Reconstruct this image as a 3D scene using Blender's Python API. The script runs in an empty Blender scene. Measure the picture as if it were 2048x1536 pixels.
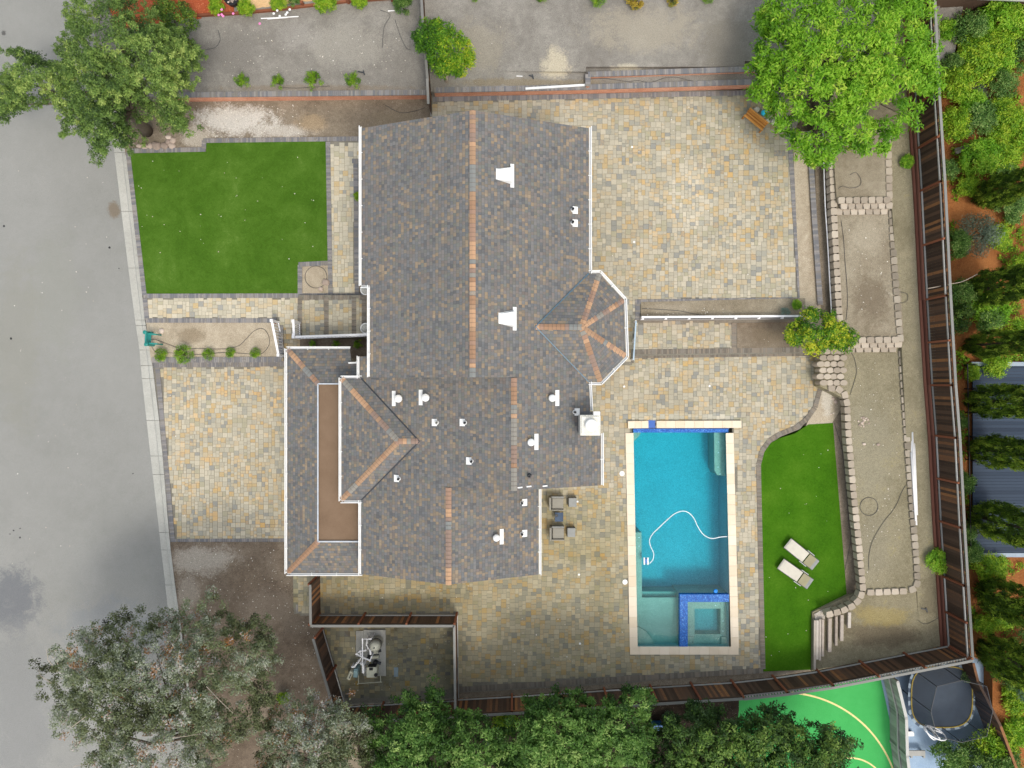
import bpy, bmesh, math, random
import numpy as np
from mathutils import Vector, Matrix
R = math.radians
random.seed(7)
scene = bpy.context.scene
col = scene.collection

# ---------------------------------------------------------------- camera, sky, sun, exposure
H, S0 = 40.0, 36.0                       # camera height above the patio, photo pixels per metre at z = 0
cam_d = bpy.data.cameras.new("camera"); cam = bpy.data.objects.new("camera", cam_d); col.objects.link(cam)
cam.location = (0, 0, H); cam.rotation_euler = (0, 0, 0)
cam_d.sensor_width = 36.0; cam_d.lens = 36.0 * H / (2048 / S0); cam_d.clip_end = 2000
scene.camera = cam
SUN_EL, SUN_AZ = 60.0, 152.0             # degrees; azimuth clockwise from north (+Y): from the south-east
w = bpy.data.worlds.new("World"); scene.world = w; w.use_nodes = True
wn = w.node_tree.nodes; bg = wn["Background"]
sky = wn.new("ShaderNodeTexSky"); sky.sky_type = 'NISHITA'; sky.sun_disc = False
sky.sun_elevation = R(SUN_EL); sky.sun_rotation = R(SUN_AZ)
sky.air_density = 1.0; sky.dust_density = 6.0; sky.ozone_density = 1.0
tc = wn.new("ShaderNodeMix"); tc.data_type = 'RGBA'; tc.inputs[0].default_value = .45; w.node_tree.links.new(sky.outputs[0], tc.inputs[6]); tc.inputs[7].default_value = (4.25, 4.42, 3.95, 1)   # thin cloud veil over the sky
w.node_tree.links.new(tc.outputs[2], bg.inputs[0]); bg.inputs[1].default_value = 0.15
sd = bpy.data.lights.new("sun", 'SUN'); sd.energy = 0.8; sd.angle = R(13); sd.color = (1.0, 0.98, 0.86)
so = bpy.data.objects.new("sun", sd); col.objects.link(so)
az, el = R(SUN_AZ), R(SUN_EL)
sv = Vector((math.sin(az) * math.cos(el), math.cos(az) * math.cos(el), math.sin(el)))
so.rotation_euler = sv.to_track_quat('Z', 'Y').to_euler(); so.location = (0, 0, 60)
scene.view_settings.view_transform = 'Standard'; scene.view_settings.look = 'None'
scene.view_settings.gamma = 1.0; scene.view_settings.exposure = 0.74
scene.cycles.max_bounces = 8; scene.cycles.transparent_max_bounces = 12

# ---------------------------------------------------------------- helpers
def W(px, py, z=0.0):
    """surveyed point of the photograph at real height z -> world"""
    k = (H - z) / H / S0
    return Vector(((px - 1024) * k, (768 - py) * k, z))

def tag(o, label=None, cat=None, group=None, kind=None):
    if label: o['label'] = label
    if cat: o['category'] = cat
    if group: o['group'] = group
    if kind: o['kind'] = kind
    return o

def empty(name, loc=(0, 0, 0), label=None, cat=None, group=None, rz=0):
    o = bpy.data.objects.new(name, None); col.objects.link(o)
    o.location = loc; o.rotation_euler = (0, 0, rz); o.empty_display_size = 0.2
    return tag(o, label, cat, group)

class MB:
    def __init__(s, origin=(0, 0, 0)):
        s.v = []; s.f = []; s.t = []; s.m = []; s.uv = {}; s.o = Vector(origin)
    def add(s, vs, fs, t=0.5, m=0):
        b = len(s.v); s.v += [tuple(Vector(q) - s.o) for q in vs]
        for f in fs: s.f.append(tuple(i + b for i in f)); s.t.append(t); s.m.append(m)
    def quad(s, a, b, c, d, t=0.5, m=0): s.add([a, b, c, d], [(0, 1, 2, 3)], t, m)
    def box(s, c, size, rz=0, t=0.5, m=0, rot=None, taper=1.0):
        hx, hy, hz = size[0] / 2, size[1] / 2, size[2] / 2
        M = rot if rot is not None else Matrix.Rotation(rz, 3, 'Z')
        vs = []
        for sz in (-1, 1):
            k = taper if sz > 0 else 1
            for sx, sy in ((-1, -1), (1, -1), (1, 1), (-1, 1)):
                vs.append(Vector(c) + M @ Vector((sx * hx * k, sy * hy * k, sz * hz)))
        s.add(vs, [(3, 2, 1, 0), (4, 5, 6, 7), (0, 1, 5, 4), (1, 2, 6, 5), (2, 3, 7, 6), (3, 0, 4, 7)], t, m)
    def bar(s, a, b, wd, ht, t=0.5, m=0, up=(0, 0, 1)):
        a, b = Vector(a), Vector(b); d = (b - a); L = d.length
        if L < 1e-6: return
        d.normalize(); u = Vector(up)
        if abs(d.dot(u)) > .98: u = Vector((1, 0, 0))
        sx = d.cross(u).normalized(); uz = sx.cross(d).normalized()
        M = Matrix((d, sx, uz)).transposed()
        s.box((a + b) / 2, (L, wd, ht), t=t, m=m, rot=M)
    def prism(s, poly, z0, z1, t=0.5, m=0):
        n = len(poly)
        ar = sum(poly[i][0] * poly[(i + 1) % n][1] - poly[(i + 1) % n][0] * poly[i][1] for i in range(n))
        if ar < 0: poly = poly[::-1]
        zz = (lambda p, z: z(p) if callable(z) else z)
        vs = [(p[0], p[1], zz(p, z0)) for p in poly] + [(p[0], p[1], zz(p, z1)) for p in poly]
        s.add(vs, [tuple(range(n - 1, -1, -1)), tuple(range(n, 2 * n))] + [(i, (i + 1) % n, n + (i + 1) % n, n + i) for i in range(n)], t, m)
    def tube(s, pts, r, n=8, t=0.5, m=0, cap=True):
        pts = [Vector(p) for p in pts]; rs = r if isinstance(r, (list, tuple)) else [r] * len(pts)
        vs = []; fs = []; prev = None
        for i, p in enumerate(pts):
            d = (pts[min(i + 1, len(pts) - 1)] - pts[max(i - 1, 0)]).normalized()
            a = prev if prev else (Vector((0, 0, 1)) if abs(d.z) < .9 else Vector((1, 0, 0)))
            x = d.cross(a).normalized(); a2 = x.cross(d).normalized(); prev = a2
            for k in range(n):
                an = 2 * math.pi * k / n; vs.append(p + (x * math.cos(an) + a2 * math.sin(an)) * rs[i])
        for i in range(len(pts) - 1):
            for k in range(n):
                k2 = (k + 1) % n; fs.append((i * n + k, i * n + k2, (i + 1) * n + k2, (i + 1) * n + k))
        if cap: fs += [tuple(range(n - 1, -1, -1)), tuple((len(pts) - 1) * n + k for k in range(n))]
        s.add(vs, fs, t, m)
    def lathe(s, c, prof, n=20, t=0.5, m=0, M=None):
        vs = []; fs = []; c = Vector(c); M = M or Matrix.Identity(3)
        for r, z in prof:
            for k in range(n):
                an = 2 * math.pi * k / n; vs.append(c + M @ Vector((r * math.cos(an), r * math.sin(an), z)))
        for i in range(len(prof) - 1):
            for k in range(n):
                k2 = (k + 1) % n; fs.append((i * n + k, i * n + k2, (i + 1) * n + k2, (i + 1) * n + k))
        fs += [tuple(range(n - 1, -1, -1)), tuple((len(prof) - 1) * n + k for k in range(n))]
        s.add(vs, fs, t, m)
    def build(s, name, mat, parent=None, smooth=False, label=None, bevel=0, kind=None):
        me = bpy.data.meshes.new(name)
        me.from_pydata(s.v, [], s.f); me.update()
        for mm in (mat if isinstance(mat, (list, tuple)) else [mat]): me.materials.append(mm)
        me.polygons.foreach_set("material_index", s.m)
        at = me.attributes.new("tint", 'FLOAT', 'FACE'); at.data.foreach_set("value", s.t)
        if smooth: me.polygons.foreach_set("use_smooth", [True] * len(s.f))
        o = bpy.data.objects.new(name, me); col.objects.link(o)
        if parent is None or tuple(s.o) != (0, 0, 0): o.location = s.o if parent is None else (0, 0, 0)
        if parent is not None: o.parent = parent
        if bevel:
            b = o.modifiers.new("bevel", 'BEVEL'); b.width = bevel; b.segments = 2; b.limit_method = 'ANGLE'
        if label: o['label'] = label
        if kind: o['kind'] = kind
        return o

def bar_path(mb, pts, wd, ht, t=.5, m=0):
    for a, b in zip(pts[:-1], pts[1:]): mb.bar(a, b, wd, ht, t, m)

def copy_tree(o, parent=None):
    c = o.copy(); col.objects.link(c); c.parent = parent
    for ch in list(o.children): copy_tree(ch, c)
    return c

# ---------------------------------------------------------------- materials
def newmat(name, rough=0.8, spec=0.3, metal=0.0):
    m = bpy.data.materials.new(name); m.use_nodes = True
    nt = m.node_tree; b = nt.nodes["Principled BSDF"]
    b.inputs["Roughness"].default_value = rough; b.inputs["Specular IOR Level"].default_value = spec
    b.inputs["Metallic"].default_value = metal
    return m, nt, b
def ramp(nt, fac, stops, interp='LINEAR'):
    r = nt.nodes.new("ShaderNodeValToRGB"); cr = r.color_ramp; cr.interpolation = interp
    while len(cr.elements) > 1: cr.elements.remove(cr.elements[-1])
    for i, (p, c) in enumerate(stops):
        e = cr.elements[0] if i == 0 else cr.elements.new(p)
        e.position = p; e.color = (c[0], c[1], c[2], 1)
    nt.links.new(fac, r.inputs[0]); return r.outputs[0]
def noise(nt, scale, detail=4, rough=.55, dist=0, vec=None, norm=True):
    n = nt.nodes.new("ShaderNodeTexNoise"); n.inputs["Scale"].default_value = scale
    n.inputs["Detail"].default_value = detail; n.inputs["Roughness"].default_value = rough; n.inputs["Distortion"].default_value = dist
    if vec is None: vec = pos(nt)
    nt.links.new(vec, n.inputs["Vector"]); return n.outputs["Fac"]
def pos(nt):
    g = nt.nodes.get("GEO") or nt.nodes.new("ShaderNodeNewGeometry"); g.name = "GEO"; return g.outputs["Position"]
def attr(nt, nm="tint"):
    a = nt.nodes.new("ShaderNodeAttribute"); a.attribute_name = nm; return a.outputs["Fac"]
def mth(nt, op, a, b=None, clamp=False):
    n = nt.nodes.new("ShaderNodeMath"); n.operation = op; n.use_clamp = clamp
    for i, x in enumerate((a, b)):
        if x is None: continue
        if isinstance(x, (int, float)): n.inputs[i].default_value = x
        else: nt.links.new(x, n.inputs[i])
    return n.outputs[0]
def mix(nt, fac, a, b, mode='MIX'):
    n = nt.nodes.new("ShaderNodeMix"); n.data_type = 'RGBA'; n.blend_type = mode
    for i, x in ((0, fac), (6, a), (7, b)):
        if isinstance(x, (int, float)): n.inputs[i].default_value = x
        elif isinstance(x, tuple): n.inputs[i].default_value = (*x, 1)
        else: nt.links.new(x, n.inputs[i])
    return n.outputs[2]
def bump(nt, b, h, strength=.3, dist=.02):
    n = nt.nodes.new("ShaderNodeBump"); n.inputs["Strength"].default_value = strength; n.inputs["Distance"].default_value = dist
    nt.links.new(h, n.inputs["Height"]); nt.links.new(n.outputs[0], b.inputs["Normal"])
def sr(r, g, b, k=1.0):
    f = lambda c: (c / 12.92 if c <= .04045 else ((c + .055) / 1.055) ** 2.4)
    return (f(r / 255) * k, f(g / 255) * k, f(b / 255) * k)

def m_plain(name, c, rough=.6, spec=.3, metal=0, var=.12, sc=6):
    m, nt, b = newmat(name, rough, spec, metal)
    n = noise(nt, sc, 5, .6)
    lo = tuple(x * (1 - var) for x in c); hi = tuple(min(1, x * (1 + var)) for x in c)
    nt.links.new(ramp(nt, n, [(.3, lo), (.7, hi)]), b.inputs["Base Color"]); return m
def m_tint(name, stops, rough=.8, interp='LINEAR', nz=.25, nsc=9, spec=.2, bmp=0):
    m, nt, b = newmat(name, rough, spec)
    f = mth(nt, 'ADD', attr(nt), mth(nt, 'MULTIPLY', mth(nt, 'SUBTRACT', noise(nt, nsc, 5, .65), .5), nz))
    nt.links.new(ramp(nt, f, stops, interp), b.inputs["Base Color"])
    if bmp: bump(nt, b, noise(nt, nsc * 5, 4), bmp, .01)
    return m
def m_ground(name, stops, sc1=.35, sc2=9, speck=None, speck_amt=.0, rough=.95, fine=40, bstr=.5, w2=.45, tone=None, blobs=()):
    """soil, gravel or asphalt: large blotches + small grain + pale stones"""
    m, nt, b = newmat(name, rough, .15)
    f = mth(nt, 'ADD', mth(nt, 'MULTIPLY', noise(nt, sc1, 6, .6, .4), 1 - w2), mth(nt, 'MULTIPLY', noise(nt, sc2, 6, .75), w2))
    c = ramp(nt, f, stops)
    for (bx, by, rx, ry, bz), bc, amt in blobs:          # stains and bare spots, each with its own place and ragged edge
        o_ = W(bx, by, bz); kk = (H - bz) / H / S0
        mp = nt.nodes.new("ShaderNodeMapping"); mp.vector_type = 'POINT'
        mp.inputs["Scale"].default_value = (1 / (rx * kk), 1 / (ry * kk), 0)
        mp.inputs["Location"].default_value = (-o_.x / (rx * kk), -o_.y / (ry * kk), 0)
        nt.links.new(pos(nt), mp.inputs["Vector"]); ln = nt.nodes.new("ShaderNodeVectorMath"); ln.operation = 'LENGTH'; nt.links.new(mp.outputs[0], ln.inputs[0])
        dd = mth(nt, 'ADD', ln.outputs["Value"], mth(nt, 'MULTIPLY', mth(nt, 'SUBTRACT', noise(nt, 1.1, 5, .7, .6), .5), 1.7))
        dd = mth(nt, 'ADD', dd, mth(nt, 'MULTIPLY', mth(nt, 'SUBTRACT', noise(nt, 11, 3, .7), .5), 1.0))
        c = mix(nt, ramp(nt, dd, [(.55, (amt, amt, amt)), (1.0, (0, 0, 0))]), c, bc)
    g = noise(nt, fine, 3, .8)
    c = mix(nt, 1.0, c, ramp(nt, g, [(.3, (.55, .55, .55)), (.5, (1, 1, 1)), (.72, (1.35, 1.35, 1.35))]), 'MULTIPLY')
    if speck:
        v = nt.nodes.new("ShaderNodeTexVoronoi"); v.inputs["Scale"].default_value = speck[0]; nt.links.new(pos(nt), v.inputs["Vector"])
        wn_ = nt.nodes.new("ShaderNodeTexWhiteNoise"); nt.links.new(v.outputs["Color"], wn_.inputs["Vector"])
        on = mth(nt, 'MULTIPLY', mth(nt, 'LESS_THAN', v.outputs["Distance"], speck[1]), mth(nt, 'LESS_THAN', wn_.outputs["Value"], speck_amt))
        c = mix(nt, on, c, speck[2])
    if tone: c = mix(nt, tone[0], c, tone[1])
    nt.links.new(c, b.inputs["Base Color"])
    bump(nt, b, mth(nt, 'ADD', g, noise(nt, 6, 5)), bstr, .03); return m

K = .80
M = {}
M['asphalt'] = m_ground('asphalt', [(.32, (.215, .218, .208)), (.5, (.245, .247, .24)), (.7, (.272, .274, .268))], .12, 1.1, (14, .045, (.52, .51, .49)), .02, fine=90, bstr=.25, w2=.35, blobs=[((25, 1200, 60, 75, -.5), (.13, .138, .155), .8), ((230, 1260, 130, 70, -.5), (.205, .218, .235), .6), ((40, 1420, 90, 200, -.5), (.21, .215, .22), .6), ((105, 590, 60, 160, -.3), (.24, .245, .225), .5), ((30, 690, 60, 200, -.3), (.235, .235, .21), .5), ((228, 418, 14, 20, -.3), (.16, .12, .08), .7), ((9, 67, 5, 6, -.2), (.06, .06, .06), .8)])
M['concrete'] = m_ground('concrete', [(.3, (.32, .32, .30)), (.7, (.46, .46, .435))], .8, 7, None, 0, fine=60, bstr=.2)
M['dirt'] = m_ground('dirt', [(.3, (.16, .135, .095)), (.44, (.235, .20, .148)), (.56, (.29, .255, .195)), (.72, (.39, .35, .28))], .4, 2.6, (9, .10, (.55, .5, .42)), .06, fine=30, blobs=[((1742, 600, 40, 55, 1.2), (.155, .125, .09), .75), ((1735, 470, 40, 40, 1.2), (.36, .32, .25), .6), ((1340, 617, 60, 12, .6), (.33, .29, .23), .5)])
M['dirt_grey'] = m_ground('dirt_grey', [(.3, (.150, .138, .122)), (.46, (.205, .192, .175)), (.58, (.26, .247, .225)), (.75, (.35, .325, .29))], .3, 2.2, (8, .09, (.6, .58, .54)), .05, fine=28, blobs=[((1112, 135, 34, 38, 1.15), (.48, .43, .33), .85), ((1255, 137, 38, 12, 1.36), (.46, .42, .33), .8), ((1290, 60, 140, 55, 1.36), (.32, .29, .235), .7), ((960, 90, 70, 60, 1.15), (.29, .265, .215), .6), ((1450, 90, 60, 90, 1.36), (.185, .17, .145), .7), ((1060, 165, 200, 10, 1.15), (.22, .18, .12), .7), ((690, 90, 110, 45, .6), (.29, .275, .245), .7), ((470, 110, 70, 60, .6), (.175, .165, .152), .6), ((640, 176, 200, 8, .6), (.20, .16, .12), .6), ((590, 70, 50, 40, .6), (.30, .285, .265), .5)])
M['dirt_pale'] = m_ground('dirt_pale', [(.3, (.24, .20, .145)), (.48, (.37, .315, .24)), (.7, (.50, .44, .35))], .5, 3, (10, .1, (.62, .57, .5)), .12, fine=30, blobs=[((385, 670, 35, 18, 0), (.22, .175, .12), .7), ((1632, 480, 20, 120, .6), (.25, .20, .14), .6), ((1655, 800, 14, 40, 0), (.55, .52, .46), .7)])
M['dirt_dark'] = m_ground('dirt_dark', [(.3, (.095, .072, .053)), (.5, (.16, .125, .095)), (.7, (.26, .215, .17))], .5, 3, (7, .10, (.6, .55, .48)), .16, fine=25, blobs=[((410, 1120, 80, 36, -.46), (.37, .335, .29), .85), ((375, 1185, 26, 50, -.46), (.33, .29, .245), .7), ((530, 1215, 60, 45, -.46), (.215, .175, .14), .7), ((590, 1230, 40, 60, -.46), (.18, .15, .12), .6)])
M['dirt_brown'] = m_ground('dirt_brown', [(.3, (.12, .095, .07)), (.5, (.20, .165, .125)), (.62, (.27, .225, .175)), (.75, (.38, .335, .28))], .5, 4, (7, .1, (.65, .62, .56)), .13, fine=25, blobs=[((470, 240, 100, 34, 0), (.56, .535, .50), .85), ((560, 262, 80, 16, 0), (.50, .47, .43), .7), ((390, 270, 40, 26, 0), (.45, .41, .35), .7), ((620, 245, 36, 24, 0), (.33, .25, .16), .7), ((780, 245, 60, 30, 0), (.21, .17, .115), .6), ((1530, 672, 50, 20, .15), (.16, .125, .085), .5)])
M['dirt_moss'] = m_ground('dirt_moss', [(.3, (.155, .135, .085)), (.45, (.215, .192, .13)), (.56, (.265, .238, .165)), (.66, (.28, .245, .12)), (.78, (.23, .195, .12))], .5, 5, (9, .09, (.55, .48, .33)), .08, fine=30, blobs=[((1760, 1270, 90, 30, .3), (.12, .095, .065), .7), ((1760, 1230, 60, 24, .3), (.34, .27, .10), .5), ((1860, 1200, 24, 60, .6), (.14, .12, .08), .6), ((1740, 900, 60, 120, .8), (.27, .25, .185), .6), ((1745, 1090, 50, 80, .8), (.24, .22, .165), .5), ((1845, 500, 30, 250, 1.1), (.23, .205, .15), .6)])
M['gravel'] = m_ground('gravel', [(.3, (.24, .20, .15)), (.45, (.38, .34, .29)), (.6, (.52, .49, .45)), (.75, (.33, .29, .25))], .6, 8, (13, .28, (.66, .63, .6)), .5, fine=22, bstr=1)
M['mulch'] = m_ground('mulch', [(.3, (.17, .060, .020)), (.5, (.30, .115, .038)), (.7, (.40, .175, .062))], .8, 9, (16, .25, (.42, .20, .08)), .3, fine=40, bstr=1)
M['red_mulch'] = m_ground('red_mulch', [(.3, (.22, .045, .02)), (.5, (.38, .085, .035)), (.7, (.48, .16, .08))], .8, 9, (16, .25, (.7, .30, .17)), .25, fine=40, bstr=1)
M['dark_mulch'] = m_ground('dark_mulch', [(.3, (.018, .014, .012)), (.6, (.06, .045, .035)), (.8, (.14, .12, .1))], .8, 9, (16, .2, (.3, .27, .23)), .2, fine=40, bstr=1)

# turf: blades read as fine mottling
m, nt, b = newmat('turf', .9, .1)
f = mth(nt, 'ADD', mth(nt, 'MULTIPLY', noise(nt, .55, 6, .7, .5), .5), mth(nt, 'MULTIPLY', noise(nt, 5, 7, .85, 1.6), .5))
c = ramp(nt, f, [(.34, (.034, .088, .007)), (.46, (.052, .123, .010)), (.56, (.072, .152, .017)), (.68, (.12, .205, .042))])
nt.links.new(mix(nt, 1, c, ramp(nt, noise(nt, 55, 3, .8), [(.3, (.6, .6, .6)), (.7, (1.35, 1.35, 1.3))]), 'MULTIPLY'), b.inputs["Base Color"])
bump(nt, b, noise(nt, 60, 3, .8), .7, .03); M['turf'] = m
m, nt, b = newmat('turf_deep', .9, .1)
f = mth(nt, 'ADD', mth(nt, 'MULTIPLY', noise(nt, .6, 5, .6), .5), mth(nt, 'MULTIPLY', noise(nt, 8, 6, .8), .5))
c = ramp(nt, f, [(.35, (.030, .105, .003)), (.5, (.047, .142, .005)), (.68, (.08, .185, .012))])
nt.links.new(mix(nt, 1, c, ramp(nt, noise(nt, 55, 3, .8), [(.3, (.65, .65, .65)), (.7, (1.3, 1.3, 1.25))]), 'MULTIPLY'), b.inputs["Base Color"])
bump(nt, b, noise(nt, 60, 3, .8), .7, .03); M['turf_deep'] = m

# pavers: each stone its own tone, with ochre blushes running inside the stones
def m_paver(name, base, gold, blush=.62, dirt=0.0, worn=()):
    m, nt, b = newmat(name, .85, .2)
    c = ramp(nt, attr(nt), base, 'CONSTANT')
    t2 = attr(nt, "tint2")
    g = mth(nt, 'ADD', mth(nt, 'MULTIPLY', noise(nt, 1.3, 4, .6), .75), mth(nt, 'MULTIPLY', t2, .45))
    g = mth(nt, 'ADD', g, mth(nt, 'MULTIPLY', mth(nt, 'SUBTRACT', noise(nt, 7, 3), .5), .35))
    c = mix(nt, ramp(nt, g, [(blush, (0, 0, 0)), (blush + .20, (.60, .60, .60))]), c, gold)
    v = ramp(nt, noise(nt, 24, 4, .7), [(.25, (.80, .80, .79)), (.75, (1.15, 1.14, 1.13))])
    c = mix(nt, 1, c, v, 'MULTIPLY')
    d = ramp(nt, noise(nt, .33, 5, .6, .5), [(.38, (1, 1, 1)), (.66, (1 - dirt, 1 - dirt, 1 - dirt * 1.1))])
    c = mix(nt, 1, c, d, 'MULTIPLY')
    for (bx, by, rx, ry), wc in worn:            # weathered, mossy part of the paving
        o_ = W(bx, by, 0); mp = nt.nodes.new("ShaderNodeMapping"); mp.inputs["Scale"].default_value = (S0 / rx, S0 / ry, 0); mp.inputs["Location"].default_value = (-o_.x * S0 / rx, -o_.y * S0 / ry, 0)
        nt.links.new(pos(nt), mp.inputs["Vector"]); ln = nt.nodes.new("ShaderNodeVectorMath"); ln.operation = 'LENGTH'; nt.links.new(mp.outputs[0], ln.inputs[0])
        dd = mth(nt, 'ADD', ln.outputs["Value"], mth(nt, 'MULTIPLY', mth(nt, 'SUBTRACT', noise(nt, .5, 5, .7), .5), .9))
        c = mix(nt, ramp(nt, dd, [(.60, (1, 1, 1)), (1.0, (0, 0, 0))]), c, mix(nt, 1, c, wc, 'MULTIPLY'))
    nt.links.new(c, b.inputs["Base Color"]); bump(nt, b, noise(nt, 30, 4, .7), .25, .01); return m
PB = [sr(*c, K) for c in ((196, 189, 172), (184, 178, 161), (196, 182, 156), (170, 168, 157), (188, 182, 166), (157, 157, 152), (202, 194, 176), (195, 174, 136), (179, 174, 152))]
def stops(cols, wts):
    s, a = [], 0; tot = sum(wts)
    for c, w_ in zip(cols, wts): s.append((a / tot, c)); a += w_
    return s
M['paver'] = m_paver('paver', stops(PB, [3, 3, 2.5, 1.8, 3, 1.2, 2, 1.2, 2]), sr(222, 180, 112, K), .74, .10, worn=[((1375, 395, 60, 75), (1.17, 1.17, 1.19)), ((1550, 230, 120, 70), (.84, .86, .84)), ((1380, 200, 260, 14), (.88, .88, .84))])
M['paver_pale'] = m_paver('paver_pale', stops([tuple(min(.72, x * 1.14) for x in c) for c in PB], [4, 3, 3, 1.2, 3, .8, 3, 1, 1]), sr(222, 190, 134, K), .79, .06)
M['paver_drive'] = m_paver('paver_drive', stops([tuple(min(.72, x * 1.02) for x in c) for c in PB], [3, 3, 2.5, 1.5, 3, 1, 2.6, 1.5, 1.5]), sr(230, 182, 106, K), .715, .06)
PY = [sr(*c, .82) for c in ((188, 180, 150), (170, 166, 142), (178, 168, 136), (150, 148, 132), (196, 182, 146), (138, 138, 132), (164, 160, 138), (192, 168, 110), (158, 156, 138))]
M['paver_worn'] = m_paver('paver_worn', stops(PB, [3, 3, 2.5, 1.8, 3, 1.2, 2, 1.2, 2]), sr(222, 178, 100, K), .735, .10, worn=[((1010, 1290, 520, 300), (.84, .825, .73)), ((1150, 1050, 160, 90), (.92, .90, .80)), ((760, 1190, 240, 60), (.86, .85, .79)), ((1320, 834, 95, 9), (1.16, 1.20, 1.25)), ((1440, 834, 50, 8), (1.14, 1.18, 1.24)), ((1200, 1180, 30, 60), (.90, .90, .86)), ((640, 1180, 60, 60), (.8, .8, .78))])
M['paver_stained'] = m_paver('paver_stained', stops([tuple(x * .86 for x in c) for c in PY], [3, 3, 2, 2, 2, 1, 3, .4, 2]), sr(150, 120, 62, .5), .74, .4)
M['grout'] = m_ground('grout', [(.3, (.16, .15, .125)), (.7, (.25, .235, .20))], 1, 8, fine=50)
M['border'] = m_tint('border', stops([sr(*c, .85) for c in ((142, 140, 142), (128, 126, 128), (150, 146, 144), (134, 130, 126), (120, 121, 126))], [1] * 5), .85, 'CONSTANT', .3, 8)
M['border_brown'] = m_tint('border_brown', stops([sr(*c, .80) for c in ((146, 136, 124), (132, 124, 114), (140, 134, 126), (122, 116, 108))], [1] * 4), .85, 'CONSTANT', .3, 8)
M['salmon'] = m_ground('salmon', [(.3, (.42, .17, .10)), (.5, (.56, .27, .18)), (.7, (.66, .38, .28))], 1.2, 5, fine=40, bstr=.2)
M['travertine'] = m_tint('travertine', [(0, (.66, .56, .43)), (.5, (.72, .625, .50)), (1, (.76, .67, .55))], .6, 'LINEAR', 1.1, 1.6)
M['block'] = m_tint('block', [(0, sr(158, 147, 134, .88)), (.5, sr(178, 167, 153, .88)), (1, sr(194, 183, 169, .88))], .9, 'LINEAR', .5, 8, bmp=.4)
M['block_grey'] = m_tint('block_grey', [(0, sr(132, 124, 112, .9)), (.5, sr(158, 149, 136, .9)), (1, sr(176, 167, 154, .9))], .9, 'LINEAR', .5, 8, bmp=.4)
M['white'] = m_plain('white_metal', (.74, .75, .76), .35, .5, var=.03)
M['white_rail'] = m_plain('white_rail', (.80, .80, .84), .4, .5, var=.04)
M['dark_metal'] = m_plain('dark_metal', (.03, .035, .045), .4, .5)
M['black'] = m_plain('black', (.012, .012, .015), .5, .4)
M['stucco'] = m_plain('stucco', (.62, .57, .48), .9, .1, var=.06)
M['membrane'] = m_ground('membrane', [(.3, (.16, .108, .072)), (.5, (.185, .126, .085)), (.7, (.215, .149, .103))], .5, 2, fine=70, bstr=.1, w2=.3)
M['glass'] = m_plain('glass', (.05, .07, .09), .08, .6)
M['plaster'] = m_ground('plaster', [(.3, (.36, .47, .47)), (.5, (.42, .535, .53)), (.7, (.48, .59, .58))], .5, 3, (3.0, .035, (.05, .06, .05)), .10, fine=30, bstr=.05)
M['plaster_shelf'] = m_ground('plaster_shelf', [(.3, (.33, .37, .315)), (.5, (.41, .45, .385)), (.7, (.47, .51, .44))], .7, 3, (3.2, .085, (.03, .035, .03)), .30, fine=30, bstr=.05)
m, nt, b = newmat('pool_tile', .5, .25)
v = nt.nodes.new("ShaderNodeTexVoronoi"); v.inputs["Scale"].default_value = 26; v.distance = 'CHEBYCHEV'; v.inputs["Randomness"].default_value = .25
nt.links.new(pos(nt), v.inputs["Vector"])
wn_ = nt.nodes.new("ShaderNodeTexWhiteNoise"); nt.links.new(v.outputs["Color"], wn_.inputs["Vector"])
nt.links.new(ramp(nt, wn_.outputs["Value"], [(0, (.008, .07, .34)), (.3, (.016, .12, .46)), (.7, (.035, .19, .58)), (.94, (.13, .33, .68))], 'CONSTANT'), b.inputs["Base Color"])
M['tile'] = m
m, nt, b = newmat('deep_tile', .3, .5); b.inputs["Base Color"].default_value = (.02, .10, .42, 1); M['deep_tile'] = m
# water: clear, slightly reflective surface over a tinted, absorbing body
def water_mat(name, absorb, dens):
    m = bpy.data.materials.new(name); m.use_nodes = True; nt = m.node_tree; nt.nodes.clear()
    out = nt.nodes.new("ShaderNodeOutputMaterial"); tr = nt.nodes.new("ShaderNodeBsdfTransparent"); gl = nt.nodes.new("ShaderNodeBsdfGlossy")
    gl.inputs["Roughness"].default_value = .04; fr = nt.nodes.new("ShaderNodeFresnel"); fr.inputs["IOR"].default_value = 1.24
    ms = nt.nodes.new("ShaderNodeMixShader"); nt.links.new(fr.outputs[0], ms.inputs[0]); nt.links.new(tr.outputs[0], ms.inputs[1]); nt.links.new(gl.outputs[0], ms.inputs[2])
    nt.links.new(ms.outputs[0], out.inputs["Surface"])
    va = nt.nodes.new("ShaderNodeVolumeAbsorption"); va.inputs["Color"].default_value = (*absorb, 1); va.inputs["Density"].default_value = dens
    nt.links.new(va.outputs[0], out.inputs["Volume"])
    bp = nt.nodes.new("ShaderNodeBump"); bp.inputs["Strength"].default_value = .15; bp.inputs["Distance"].default_value = .02
    nt.links.new(noise(nt, 3, 3), bp.inputs["Height"]); nt.links.new(bp.outputs[0], gl.inputs["Normal"]); nt.links.new(bp.outputs[0], fr.inputs["Normal"])
    return m
M['water'] = water_mat('water', (.0, .875, .965), .92)

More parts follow.
